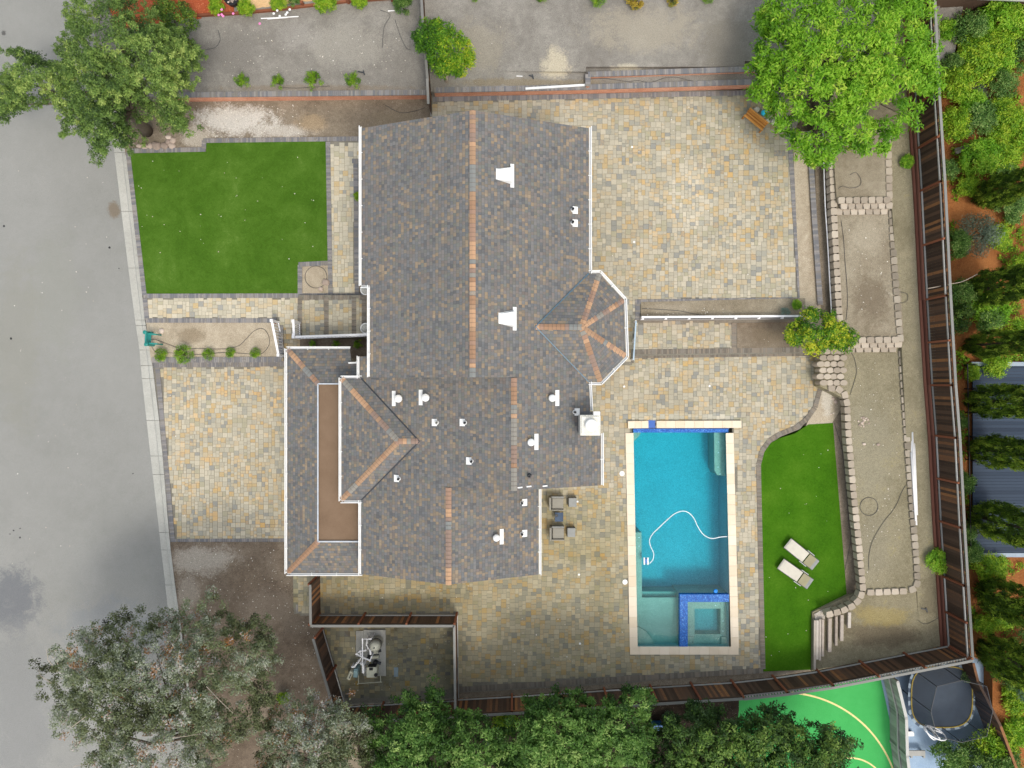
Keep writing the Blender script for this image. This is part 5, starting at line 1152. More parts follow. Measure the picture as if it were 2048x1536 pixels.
e = empty('coiled_duct', W(1820, 930, .85), 'dark blue corrugated duct half hidden under the white pipes', 'duct')
mb = MB(e.location); P = [W(1820 + (k % 2) * 1.2 + k * .12, 872 + k * 3.2, .84) for k in range(34)]; mb.tube(P, .06, 8); mb.build('duct', m_plain('duct_blue', (.02, .04, .16)), e)
HL = [
    ([(300, 680), (310, 679), (322, 683), (340, 690), (355, 695), (372, 697), (400, 697), (430, 698), (455, 697), (478, 691), (494, 676), (508, 662), (524, 657), (535, 667), (539, 685), (532, 700), (522, 708)], 0, 'dark drip line curling through the front bed behind the round shrubs'),
    ([(302, 690), (308, 701), (318, 706), (345, 706), (400, 709), (450, 705), (500, 708)], 0, 'dark drip line running straight between the round shrubs of the front bed'),
    ([(1682, 440), (1687, 475), (1690, 520), (1694, 570), (1695, 610), (1692, 640)], 1.23, 'dark drip line down the left side of the middle dirt bed'),
    ([(1697, 700), (1708, 715), (1713, 740), (1710, 758), (1700, 790)], .83, 'short dark drip line curving below the yellow-green tree'),
    ([(1668, 845), (1676, 870), (1684, 900), (1690, 950), (1695, 1010), (1698, 1050), (1702, 1075), (1696, 1110), (1690, 1140)], .02, 'dark drip line between the pool lawn and the pinkish block line'),
    ([(1811, 971), (1803, 985), (1795, 1005), (1785, 1022), (1770, 1040), (1758, 1058), (1745, 1082), (1738, 1110), (1738, 1140)], .83, 'long loose dark line across the lowest dirt bed'),
    ([(1180, 158), (1210, 157), (1255, 163), (1275, 161), (1300, 165), (1330, 156), (1355, 155), (1385, 162), (1420, 164)], 1.16, 'dark hose wriggling in the strip between the two retaining walls'),
    ([(1284, 617), (1320, 619), (1360, 622), (1400, 630), (1430, 633)], .62, 'dark drip line along the narrow bed by the turret'),
    ([(1590, 285), (1612, 320), (1622, 360), (1626, 420), (1630, 520), (1636, 600)], .62, 'thin dark line in the pale gravel strip'),
    ([(1700, 350), (1712, 345), (1722, 360), (1718, 372), (1700, 376), (1685, 372), (1676, 378)], 1.51, 'dark loop of drip line in the topmost terrace bed'),
    ([(560, 175), (600, 176), (660, 172)], .605, 'dark drip line beside the row of four small shrubs'),
    ([(390, 110), (410, 100), (430, 95), (440, 80), (436, 60)], .605, 'reddish hose curving from the round dark shrub'),
    ([(765, 95), (768, 55), (780, 30), (760, 20)], .605, 'dark line crossing the dirt beside the oval shrub'),
    ([(790, 40), (800, 70), (812, 95), (822, 100)], .605, 'thin dark line leading from the oval shrub to the fence'),
    ([(770, 210), (800, 225), (830, 222), (850, 215)], -.02, 'dark line in the brown soil by the house corner'),
    ([(1835, 1240), (1850, 1248), (1870, 1240), (1882, 1230)], .56, 'thin dark line near the lower right fence corner'),
    ([(1790, 586), (1800, 584), (1814, 588), (1815, 600), (1806, 606), (1800, 605)], 1.24, 'small dark line loop beside the right-hand block line')]
for k, (pts, z, lab) in enumerate(HL): hose('drip_line', pts, .011, 'dark_metal', lab, 'hose', z=z + .015, group='dark irrigation lines')
def loop(x, y, r_, z, lab, rx=1.0): hose('hose_coil', [(x + r_ * rx * math.cos(a), y + r_ * math.sin(a)) for a in [k * math.pi / 6 for k in range(13)]], .013, 'dark_metal', lab, 'hose', z=z, group='dark hose rings')
loop(1738, 1013, 18, .84, 'round dark hose ring lying in the lowest dirt bed'); loop(632, 554, 22, .02, 'round dark hose ring in the small square bed')
def rocks(spec, group):
    for k, (x, y, z, r_, lab) in enumerate(spec):
        c = W(x, y, z); mb = MB(c); n = 9; rr = [r_ * rnd.uniform(.8, 1.15) for _ in range(n)]; el_ = rnd.uniform(.7, 1)
        lv = [(1, 0), (1.05, .35), (.75, .75), (.3, .95)]; vs = []
        for f_, h_ in lv:
            for q in range(n): a = 2 * math.pi * q / n; vs.append(c + Vector((rr[q] * f_ * math.cos(a), rr[q] * f_ * el_ * math.sin(a), h_ * r_ * .7)))
        fs = [(i * n + q, i * n + (q + 1) % n, (i + 1) * n + (q + 1) % n, (i + 1) * n + q) for i in range(3) for q in range(n)] + [tuple(3 * n + q for q in range(n))]
        mb.add(vs, fs, rnd.random()); tag(mb.build('rock', M['stone']), lab, 'rock', group)
rocks([(279, 292, -.02, .17, 'flat rock nearest the kerb at the lawn corner'), (290, 293, -.02, .2, 'second rock from the kerb at the lawn corner'), (301, 292, -.02, .18, 'third rock from the kerb at the lawn corner'), (313, 292, -.02, .26, 'largest pale rock edging the lawn corner'), (329, 292, -.02, .22, 'reddish rock right of the largest one by the lawn corner'), (344, 292, -.02, .20, 'last rock of the row beside the gravel'), (337, 284, -.02, .19, 'rock stacked behind the lawn corner row'), (346, 282, -.02, .18, 'rock at the right behind the lawn corner row'), (338, 275, -.02, .17, 'topmost rock behind the lawn corner row'), (323, 662, 0, .17, 'lone rock beside the teal seat'), (652, 565, .0, .22, 'rock at the edge of the small square bed'), (642, 578, .0, .14, 'small rock low in the square bed')], 'rocks edging the front beds')
sm = []
for k in range(26):
    a = rnd.uniform(0, 6.28); q = rnd.uniform(0, 1) ** .6; sm.append((1726 + 13 * q * math.cos(a), 843 + 11 * q * math.sin(a), .83, rnd.uniform(.04, .075), 'small river pebble in the heap on the lowest bed'))
rocks(sm, 'pebble heap on the lowest bed')
sm = [(1666, 797, .015, .09, 'larger peach pebble in the corner gravel'), (1671, 803, .015, .1, 'biggest peach pebble in the corner gravel'), (1662, 828, .015, .06, 'pinkish pebble low in the corner gravel'), (1667, 826, .015, .05, 'bluish pebble low in the corner gravel'), (1728, 888, .83, .1, 'lone grey stone on the lowest bed'), (1756, 889, .83, .11, 'lone bluish stone on the lowest bed')]
rocks(sm, 'stray pebbles')
e = empty('timber_steps', W(1640, 1290, .1), 'row of weathered grey timbers laid as steps at the lawn corner', 'steps'); o = Vector(e.location)
for k, (x, ya, yb, wd, z) in enumerate(((1629, 1240, 1338, .12, .33), (1634, 1240, 1318, .13, .36), (1639.5, 1238, 1320, .11, .36), (1645, 1238, 1312, .12, .38), (1659, 1236, 1303, .18, .42), (1672, 1232, 1290, .13, .42), (1683, 1229, 1281, .17, .48), (1698, 1224, 1255, .16, .52))):
    mb = MB(o); mb.bar(W(x, ya, z), W(x - .5, yb, z), wd, .16, rnd.uniform(.3, 1)); mb.build('timber', M['wood_old'], e)
for x, y, z, lab, L in ((1848, 1219, .6, 'small dark tool lying near the lower right fence corner', .3), (722, 145, .62, 'small dark sprinkler stake on the dirt above the shrub row', .35), (1062, 153, 1.16, 'small dark metal grate piece above the north retaining wall', .22)):
    c = W(x, y, z); mb = MB(c); mb.bar(c - Vector((L / 2, -.06, 0)), c + Vector((L / 2, -.02, .02)), .05, .05); mb.bar(c + Vector((L / 2 - .05, .1, .02)), c + Vector((L / 2 + .02, -.14, .02)), .06, .05); tag(mb.build('garden_tool', M['dark_metal']), lab, 'tool')
for k, (pa, pb, z, r_, lab) in enumerate((((522, 37), (597, 33), .64, .03, 'long thin white stake lying by the pink-flowered bushes'), ((535, 38), (575, 35), .69, .025, 'shorter white stake lying across the long one'), ((776, 22), (792, 21), .64, .03, 'short white tube beside the oval shrub'), ((1033, 152), (1045, 152.5), 1.18, .025, 'tiny white tube above the north retaining wall'))):
    A, B_ = W(*pa, z), W(*pb, z); mb = MB(A); mb.tube([A, B_], r_, 8); tag(mb.build('white_stake', M['pvc']), lab, 'stake', 'white stakes on the dirt')
e = empty('timber_edging', W(470, 26, .6), 'red-brown timber edging with short posts beyond the dirt lot', 'edging'); o = Vector(e.location)
for a, b_ in (((395, 31), (470, 27)), ((470, 27), (548, 20)), ((548, 20), (602, 13)), ((602, 13), (700, 2)), ((700, 2), (790, -4))):
    mb = MB(o); mb.bar(W(*a, .68), W(*b_, .68), .12, .16, rnd.random()); mb.build('board', M['fence_post'], e)
for x, y in ((605, 8), (696, 2), (784, -2)): mb = MB(o); mb.box(W(x, y, .8), (.14, .14, .5)); mb.build('post', M['fence_post'], e)
e = empty('tub_planter', W(468, 4, .6), 'round black tub full of pale stones at the top edge', 'tub'); o = Vector(e.location)
mb = MB(o); mb.lathe(o, [(.30, 0), (.38, .38), (.40, .42), (.35, .42), (.32, .34)], 24); mb.build('tub', M['black'], e)
mb = MB(o)
for k in range(26): a = rnd.uniform(0, 6.3); q = rnd.uniform(0, .28); mb.box(o + Vector((q * math.cos(a), q * math.sin(a), .36)), (.08, .07, .06), a, rnd.random())
mb.build('stones', M['stone'], e)

# ================================================================ NEIGHBOUR'S THINGS
e = empty('slatted_deck', W(1950, 730, .4), 'large dark blue slatted deck between the leaning cypresses', 'deck'); o = Vector(e.location)
mb = MB(o); A, B_ = W(1946, 730, .7), W(2300, 1108, .7); n = 60
for k in range(n): y0 = A.y + (B_.y - A.y) * (k + .5) / n; mb.box(((A.x + B_.x) / 2, y0, .66), (B_.x - A.x, abs(B_.y - A.y) / n - .008, .06), 0, rnd.random())
mb.build('planks', M['deck_blue'], e)
mb = MB(o)
for y in (728, 1110): mb.bar(W(1942, y, .70), W(2300, y, .70), .22, .09)
mb.build('deck_edge', m_plain('deck_edge', (.30, .36, .44)), e)
for xx, zz in ((1937, .5), (1939, .9), (1941, 1.3)):
    mb = MB(o); mb.bar(W(1935, 728, zz), W(1942, 1110, zz), .045, .045); mb.build('railing_bar', M['black'], e)
for k in range(9):
    y = 730 + k * 47.5; mb = MB(o); q = W(1935 + k * .9, y, .7); mb.box((q.x, q.y, .85), (.06, .06, 1.0)); mb.build('railing_post', M['black'], e)
# trampoline
e = empty('trampoline', W(1884, 1394, -.3), 'big rounded-square trampoline with dark net and yellow edge', 'trampoline'); o = Vector(e.location)
cz = .62; cc_ = W(1884, 1394, cz); rr_ = 61 / S0 * (H - cz) / H
def rsq(c, r_, z, n=48, p=3.2, k=1.0):
    out = []
    for i in range(n):
        a = 2 * math.pi * i / n; ca, sa = math.cos(a), math.sin(a); q = r_ / ((abs(ca) ** p + abs(sa) ** p) ** (1 / p)); out.append(Vector((c.x + q * ca, c.y + q * sa, z)))
    return out
P1 = rsq(cc_, rr_, cz)
mb = MB(o); mb.add(rsq(cc_, rr_ * .99, cz - .02), [tuple(range(48))]); mb.add(rsq(cc_, rr_ * .99, cz - .05), [tuple(range(47, -1, -1))]); mb.build('jump_mat', M['mat'], e)
mb = MB(o); mb.tube(P1 + [P1[0]], .035, 8); mb.build('edge_ring', M['yellow'], e)
pr_ = rsq(cc_, rr_ * 1.10, cz - .03); mb = MB(o)
for i in range(48): mb.quad(P1[i] - Vector((0, 0, .04)), P1[(i + 1) % 48] - Vector((0, 0, .04)), pr_[(i + 1) % 48], pr_[i], t=(i % 2))
mb.build('spring_pad', m_tint('pad_stripes', [(0, (.07, .10, .15)), (1, (.30, .38, .46))], .6, 'CONSTANT', 0), e)
ztop = 2.35; tops = []
for i in range(0, 48, 6):
    a = P1[i]; b0 = Vector((a.x * 1, a.y, -.3)); mb = MB(o); mb.tube([Vector((a.x, a.y, -.3)), a], .03, 6); mb.build('leg', M['dark_metal'], e)
    t_ = Vector((cc_.x + (a.x - cc_.x) * .97, cc_.y + (a.y - cc_.y) * .97, ztop)); tops.append(t_); mb = MB(o); mb.tube([a, t_], .02, 6); mb.build('net_pole', M['black'], e)
mb = MB(o)
for i in range(8):
    a, b_ = P1[i * 6], P1[(i * 6 + 6) % 48]
    for q in range(6): 
        u0, u1 = P1[(i * 6 + q) % 48], P1[(i * 6 + q + 1) % 48]; w0 = tops[i].lerp(tops[(i + 1) % 8], q / 6); w1 = tops[i].lerp(tops[(i + 1) % 8], (q + 1) / 6)
        mb.quad(u0, u1, w1, w0)
mb.build('net', M['net'], e); mb = MB(o); mb.tube(tops + [tops[0]], .018, 6); mb.build('net_rim', M['dark_metal'], e)
e = empty('hoop_goal', W(1862, 1452, -.3), 'white oval double-hoop frame leaning at the lower edge of the trampoline', 'goal'); o = Vector(e.location)
for k, (x, y, rx, ry, an) in enumerate(((1870, 1466, 25, 9, 30), (1861, 1466, 16, 5, 55))):
    pts = []
    for i in range(25):
        a = 2 * math.pi * i / 24; u, v_ = rx * math.cos(a), ry * math.sin(a); ca, sa = math.cos(R(an)), math.sin(R(an)); pts.append(W(x + u * ca - v_ * sa, y + u * sa + v_ * ca, 1.5 + .35 * math.sin(a)))
    mb = MB(o); mb.tube(pts, .035, 6); mb.build('hoop', M['pvc'], e)
mb = MB(o); mb.bar(W(1860, 1454, 1.4), W(1880, 1478, 1.5), .05, .05); mb.bar(W(1868, 1460, 1.45), W(1884, 1466, 1.5), .05, .05); q = W(1868, 1464, 1.4); mb.bar(q, Vector((q.x, q.y, -.3)), .05, .05, up=(1, 0, 0)); mb.build('cross_bar', M['pvc'], e)
# ladder
e = empty('metal_ladder', W(1835, 1330, -.3), 'dark metal ladder lying flat above the trampoline', 'ladder'); o = Vector(e.location)
mb = MB(o)
for s in (0, 1): mb.tube([W(1822 + 2 * s, 1352 - 12 * s, -.22), W(1850, 1331 - 9 * s, -.22), W(1880, 1324 - 6 * s, -.22), W(1896, 1327 - 5 * s, -.22)], .025, 6)
for k in range(9): x = 1826 + k * 8; y = 1348 - 24 * (1 - (1 - k / 8) ** 2); mb.tube([W(x, y + 1, -.22), W(x + 3, y - 9, -.22)], .02, 6)
mb.build('frame', M['dark_metal'], e)
# grey timber fence of the court
e = empty('timber_screen', W(1785, 1420, -.3), 'weathered grey plank fence on the right edge of the green court', 'fence', 'wooden fences round the plot'); o = Vector(e.location)
foot = [(1762, 1338), (1779, 1408), (1781, 1482), (1789, 1540), (1800, 1640)]
for (xa, ya), (xb, yb) in zip(foot[:-1], foot[1:]):
    a, b_ = W(xa, ya, -.3), W(xb, yb, -.3); L = (b_ - a).length; n = max(1, int(L / .2)); mb = MB(o)
    for q in range(n): c = a + (b_ - a) * ((q + .5) / n); mb.box((c.x, c.y, .55), (L / n - .01, .03, 1.7), math.atan2(b_.y - a.y, b_.x - a.x), rnd.random())
    mb.build('board_panel', M['wood_grey'], e)
    mb = MB(o); mb.bar(a + Vector((0, 0, 1.72)), b_ + Vector((0, 0, 1.72)), .16, .05, .9); mb.bar(a + Vector((-.08, 0, .9)), b_ + Vector((-.08, 0, .9)), .06, .1, .6); mb.build('rail', M['wood_grey'], e)
    mb = MB(o); mb.box(a + Vector((0, 0, .88)), (.12, .12, 1.76)); mb.build('post', M['wood_grey'], e)
fence([(1903, 1300, -.1), (1912, 1335, -.1), (1955, 1420, -.1), (1985, 1500, -.1)], 1.9, 'dark slatted fence on the neighbour side, right of the trampoline', 1, posts=False, rails=False, name='slatted_fence', capmat='fence_dark')
e = empty('white_crate', W(1818, 1466, -.3), 'small white box beside a navy mat near the grey plank fence', 'box'); mb = MB(e.location); mb.box(W(1820, 1467, -.18), (.34, .20, .24)); mb.build('box', M['white'], e, bevel=.01)
mb = MB(e.location); mb.box(W(1820, 1467, -.05), (.36, .22, .03)); mb.build('lid', M['white'], e)
c = W(1813, 1457, -.27); mb = MB(c); mb.add([c + Vector(v) for v in ((-.2, -.2, 0), (.25, -.2, 0), (-.15, .28, 0), (-.2, -.2, .05), (.25, -.2, .05), (-.15, .28, .05))], [(2, 1, 0), (3, 4, 5), (0, 1, 4, 3), (1, 2, 5, 4), (2, 0, 3, 5)]); tag(mb.build('folded_mat', m_plain('navy', (.02, .03, .14))), 'navy triangular mat next to the small white box', 'mat')
e = empty('grey_bench', W(1825, 1515, -.3), 'pale grey slab bench at the bottom edge right of the plank fence', 'bench'); o = Vector(e.location)
mb = MB(o); mb.box(W(1832, 1506, .1), (1.0, .3, .08)); mb.build('seat', M['wood_grey'], e, bevel=.01)
for x in (1820, 1845): mb = MB(o); mb.box(W(x, 1508, -.12), (.1, .26, .36)); mb.build('leg', M['wood_grey'], e)
e = empty('storage_bin', W(1312, 1446, -.05), 'blue lidded bin on the dark mulch behind the bottom fence', 'bin'); o = Vector(e.location)
mb = MB(o); mb.box(o + Vector((0, 0, .3)), (.52, .30, .6)); mb.build('body', M['bin_blue'], e, bevel=.02); mb = MB(o); mb.box(o + Vector((0, 0, .62)), (.56, .34, .05)); mb.build('lid', M['bin_blue'], e, bevel=.01)
c = W(1944, 3, .45)
e = empty('neighbour_shed', W(1960, 0, .4), 'dark flat-roofed shed with a pale edge at the top right corner', 'shed'); o = Vector(e.location)
mb = MB(o); mb.prism(wp([(1884, -120), (2200, -120), (2200, -4), (1950, -12), (1884, -8)], 2.4), .4, 2.3); mb.build('wall', M['fence_dark'], e)
mb = MB(o); mb.prism(wp([(1880, -120), (2200, -120), (2200, 6), (1955, -5), (1880, -8)], 2.4), 2.3, 2.42); mb.build('roof', M['dark_metal'], e)
mb = MB(o); mb.bar(W(1955, -4, 2.45), W(2200, 7, 2.45), .14, .08); mb.build('roof_edge', M['wood_grey'], e)
e = empty('stacked_lumber', W(1925, 297, .5), 'two dark planks lying among the shrubs on the orange mulch', 'planks')
mb = MB(e.location); mb.bar(W(1910, 303, .6), W(1975, 283, .7), .3, .12, .3); mb.bar(W(1912, 306, .7), W(1950, 292, .75), .14, .1, .8); mb.build('plank', M['wood_old'], e)

# ================================================================ PLANTS
rg = np.random.default_rng(5)
def leaf_obj(name, P, N, size, aspect, tint, mat, parent=None, origin=(0, 0, 0), dirv=None):
    """P, N (n,3): leaf feet and facing; each leaf a pointed, slightly folded blade"""
    n = len(P); L = size * rg.uniform(.7, 1.3, n)
    r = rg.normal(size=(n, 3)); T = np.cross(N, r) if dirv is None else (np.array(dirv) + r * .35); T /= np.linalg.norm(T, axis=1)[:, None] + 1e-9
    Bv = np.cross(N, T); w_ = L * aspect
    o = np.array(origin)
    a = P - o; tip = a + T * L[:, None]; mid = a + T * (L * .45)[:, None]; lift = N * (L * .10)[:, None]
    l = mid + Bv * (w_ / 2)[:, None] + lift; rr = mid - Bv * (w_ / 2)[:, None] + lift
    V = np.stack([a, rr, tip, l], 1).reshape(-1, 3)
    me = bpy.data.meshes.new(name); me.vertices.add(4 * n); me.vertices.foreach_set("co", V.ravel().astype(np.float32))
    me.loops.add(4 * n); me.loops.foreach_set("vertex_index", np.arange(4 * n, dtype=np.int32))
    me.polygons.add(n); me.polygons.foreach_set("loop_start", np.arange(0, 4 * n, 4, dtype=np.int32))
    me.update(); me.validate()
    at = me.attributes.new("tint", 'FLOAT', 'FACE'); at.data.foreach_set("value", np.clip(tint, 0, 1).astype(np.float32))
    me.materials.append(mat); ob = bpy.data.objects.new(name, me); col.objects.link(ob); ob.parent = parent; return ob
def clump_leaves(C, rad, n_each, flat=.75, tint=None, spread=.28, up=.5, inner=.45):
    """C (m,3) clump centres, rad (m,): leaves through the outer shell of each clump"""
    m = len(C); idx = np.repeat(np.arange(m), n_each); n = len(idx)
    d = rg.normal(size=(n, 3)); d /= np.linalg.norm(d, axis=1)[:, None]; d[:, 2] = np.where(rg.random(n) < .7, np.abs(d[:, 2]), d[:, 2])
    q = rg.uniform(inner, 1, n) ** .6
    s = np.array([1, 1, flat]); P = C[idx] + d * s * (rad[idx] * q)[:, None]
    N = d + rg.normal(size=(n, 3)) * .55 + np.array([0, 0, up]); N /= np.linalg.norm(N, axis=1)[:, None]
    if tint is None: tint = rg.uniform(.25, .75, m)
    t = tint[idx] + rg.normal(size=n) * spread * .6
    return P, N, t
def poly_dist(poly, x, y):
    d = 1e9
    for i in range(len(poly)):
        ax, ay = poly[i]; bx, by = poly[(i + 1) % len(poly)]; vx, vy = bx - ax, by - ay
        t = max(0, min(1, ((x - ax) * vx + (y - ay) * vy) / (vx * vx + vy * vy + 1e-9))); d = min(d, math.hypot(x - ax - t * vx, y - ay - t * vy))
    return d
def crown_points(poly, n, zlo, zhi, dome=60, seed=0, thin=0.0, zj=.5):
    r = random.Random(seed); x0 = min(p[0] for p in poly); x1 = max(p[0] for p in poly); y0 = min(p[1] for p in poly); y1 = max(p[1] for p in poly); out = []
    while len(out) < n:
        x, y = r.uniform(x0, x1), r.uniform(y0, y1)
        if not inside(poly, x, y): continue
        d = poly_dist(poly, x, y)
        if d < 3: continue
        k = min(1, d / dome) ** .55; z = zlo + (zhi - zlo) * k - r.random() ** 2 * zj * (zhi - zlo)
        out.append(tuple(W(x, y, z)))
    return np.array(out)
def limbs(parent, origin, base, C, mat, r0=.2, n=12, seed=0, wob=.25, fork=.45):
    r = random.Random(seed); base = Vector(base); cen = Vector(C.mean(0)); top = base.lerp(cen, fork); top.z = base.z + (cen.z - base.z) * fork
    mb = MB(origin); mb.tube([base, base.lerp(top, .5) + Vector((r.uniform(-.1, .1), r.uniform(-.1, .1), 0)), top], [r0, r0 * .85, r0 * .7], 10); mb.build('trunk', mat, parent, smooth=True)
    mb = MB(origin)
    for k in range(n):
        t = Vector(C[r.randrange(len(C))]); m1 = top.lerp(t, .4) + Vector((r.uniform(-wob, wob), r.uniform(-wob, wob), .2)); m2 = top.lerp(t, .75) + Vector((r.uniform(-wob, wob), r.uniform(-wob, wob), .1))
        mb.tube([top, m1, m2, t], [r0 * .5, r0 * .33, r0 * .18, r0 * .06], 6)
    mb.build('branches', mat, parent)
def tree(name, poly, base, zlo, zhi, n, rad, leaves, size, aspect, mat, label, bark='bark', dome=60, seed=0, tintf=None, r0=.2, nl=14, group=None, up=.5, spread=.28, zj=.5, flat=.75, cat='tree', inner=.45, bmat=None):
    e = empty(name, base, label, cat, group); C = crown_points(poly, n, zlo, zhi, dome, seed, zj=zj); rr = rg.uniform(rad[0], rad[1], len(C))
    tint = tintf(C) if tintf else rg.uniform(.2, .75, len(C))
    P, N, t = clump_leaves(C, rr, leaves, flat, tint, spread, up, inner); leaf_obj('crown', P, N, size, aspect, t, M[mat], e, base)
    limbs(e, base, base, C, M[bark], r0, nl, seed); return e
# upper left: wind-swept conifer over the street
poly = [(-30, 170), (5, 160), (22, 100), (60, 108), (100, 118), (120, 125), (128, 75), (138, 5), (175, -30), (250, -30), (300, 20), (345, 62), (395, 85), (400, 110), (385, 150), (372, 195), (375, 260), (345, 272), (318, 255), (300, 232), (262, 225), (255, 262), (282, 262), (275, 290), (240, 300), (215, 315), (178, 308), (172, 285), (140, 265), (118, 225), (100, 200), (60, 215), (0, 240), (-30, 240)]
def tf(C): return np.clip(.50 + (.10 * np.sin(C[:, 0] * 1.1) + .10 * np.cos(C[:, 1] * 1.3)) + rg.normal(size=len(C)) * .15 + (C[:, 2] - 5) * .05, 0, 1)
base = W(293, 262, 0); e = empty('conifer', base, 'big wind-swept green conifer leaning over the street at the upper left', 'tree')
C = crown_points(poly, 400, 3.2, 7.2, 60, 3, zj=.4); C = C[np.array([not (math.hypot((c[0] * 36 * 40 / (40 - c[2]) + 1024 - 192) / 26, (768 - c[1] * 36 * 40 / (40 - c[2]) - 65) / 42) < 1) or rg.random() < .25 for c in C])]; 
# branchlets: every clump drawn out away from the trunk
dr = C[:, :2] - np.array([base.x - 1, base.y + 1.5]); dr /= np.linalg.norm(dr, axis=1)[:, None] + 1e-6
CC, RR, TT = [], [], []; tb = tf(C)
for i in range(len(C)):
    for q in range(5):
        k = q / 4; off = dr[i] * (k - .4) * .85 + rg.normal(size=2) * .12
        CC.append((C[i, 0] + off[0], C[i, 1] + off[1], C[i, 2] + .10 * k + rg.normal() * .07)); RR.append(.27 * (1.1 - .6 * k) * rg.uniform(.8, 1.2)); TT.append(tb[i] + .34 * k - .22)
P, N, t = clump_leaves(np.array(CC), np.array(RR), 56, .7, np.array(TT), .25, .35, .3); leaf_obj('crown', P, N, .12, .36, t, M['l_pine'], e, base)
mb = MB(base); mb.tube([base, W(283, 250, 1.4), W(262, 222, 3.2), W(236, 180, 4.6)], [.36, .30, .24, .14], 12); mb.build('trunk', M['bark'], e, smooth=True)
mb = MB(base); st = W(262, 222, 3.2)
for k in range(26):
    tq = Vector(C[rg.integers(len(C))]); m1 = st.lerp(tq, .5) + Vector((rg.uniform(-.3, .3), rg.uniform(-.3, .3), .1)); mb.tube([st, m1, tq], [.12, .07, .02], 6)
mb.build('branches', M['bark'], e)
# broad bright tree, upper right
poly = [(1515, 30), (1560, -40), (1850, -40), (1872, 40), (1884, 120), (1882, 180), (1858, 205), (1830, 262), (1790, 275), (1778, 300), (1735, 318), (1712, 300), (1680, 305), (1672, 335), (1640, 330), (1600, 322), (1575, 308), (1574, 268), (1556, 266), (1542, 250), (1534, 226), (1524, 206), (1500, 196), (1484, 168), (1500, 120), (1512, 80)]
base = W(1660, 150, 1.36)
e = empty('shade_tree', base, 'largest bright green broadleaf tree, spreading over the patio at the upper right', 'tree')
C = crown_points(poly, 620, 3.4, 6.2, 110, 8, zj=.55); keep = rg.random(len(C)) > .06; C = C[keep]
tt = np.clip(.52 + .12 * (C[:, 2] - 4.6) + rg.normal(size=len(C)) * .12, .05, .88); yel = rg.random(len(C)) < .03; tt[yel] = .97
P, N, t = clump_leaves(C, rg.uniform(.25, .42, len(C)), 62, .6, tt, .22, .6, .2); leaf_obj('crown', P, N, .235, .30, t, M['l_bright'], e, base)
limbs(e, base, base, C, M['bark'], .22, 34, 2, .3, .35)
# smaller trees
tree('orange_tree', [(826, 60), (850, 40), (885, 42), (915, 60), (935, 78), (944, 105), (942, 140), (925, 148), (900, 152), (885, 160), (868, 145), (850, 115), (830, 100)], W(893, 163, 1.15), 2.2, 3.5, 115, (.22, .36), 80, .15, .36, 'l_citrus', 'medium orange tree standing over the north-south fence', dome=35, seed=5, r0=.10, nl=10, tintf=lambda C: np.clip(.48 + .20 * (C[:, 0] - C[:, 0].mean()) + rg.normal(size=len(C)) * .14, 0, .95), bark='pale_bark')
tree('lemon_tree', [(1572, 655), (1590, 640), (1608, 615), (1625, 612), (1640, 625), (1672, 622), (1690, 635), (1700, 655), (1714, 672), (1705, 695), (1690, 710), (1672, 705), (1655, 690), (1640, 712), (1622, 712), (1600, 698), (1578, 690), (1566, 672)], W(1645, 665, .6), 1.5, 2.8, 125, (.18, .32), 75, .13, .45, 'l_yellow', 'yellow-green lemon tree where the walkway meets the upper terraces', dome=30, seed=6, r0=.09, nl=9, spread=.3, tintf=lambda C: np.clip(.50 + .25 * np.sin(C[:, 0] * 2.3) * np.cos(C[:, 1] * 2.1) + rg.normal(size=len(C)) * .2, 0, .95))
tree('round_bush', [(318, -10), (345, -8), (372, 5), (392, 30), (396, 60), (385, 85), (395, 100), (398, 118), (380, 125), (350, 90), (318, 70), (308, 40), (300, 10)], W(350, 45, .6), 1.2, 2.5, 85, (.20, .34), 80, .11, .5, 'l_hedge', 'rounded glossy dark shrub beside the conifer at the top edge', dome=35, seed=7, r0=.06, nl=6, cat='shrub')
# bottom left eucalyptuses
def eu(C):
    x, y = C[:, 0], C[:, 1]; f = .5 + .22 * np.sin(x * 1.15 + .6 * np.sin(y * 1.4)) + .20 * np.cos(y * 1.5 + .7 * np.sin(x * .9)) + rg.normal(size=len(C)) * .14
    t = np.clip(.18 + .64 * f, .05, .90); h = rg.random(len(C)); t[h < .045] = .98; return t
polyA = [(92, 1330), (108, 1295), (165, 1268), (205, 1240), (285, 1232), (350, 1222), (395, 1182), (430, 1178), (442, 1210), (455, 1245), (520, 1228), (552, 1290), (548, 1350), (545, 1420), (505, 1452), (470, 1500), (455, 1640), (170, 1640), (172, 1500), (120, 1480), (100, 1440), (118, 1400), (88, 1392)]
polyB = [(520, 1460), (540, 1420), (565, 1395), (590, 1400), (622, 1372), (650, 1400), (690, 1385), (712, 1410), (740, 1440), (745, 1500), (735, 1640), (505, 1640)]
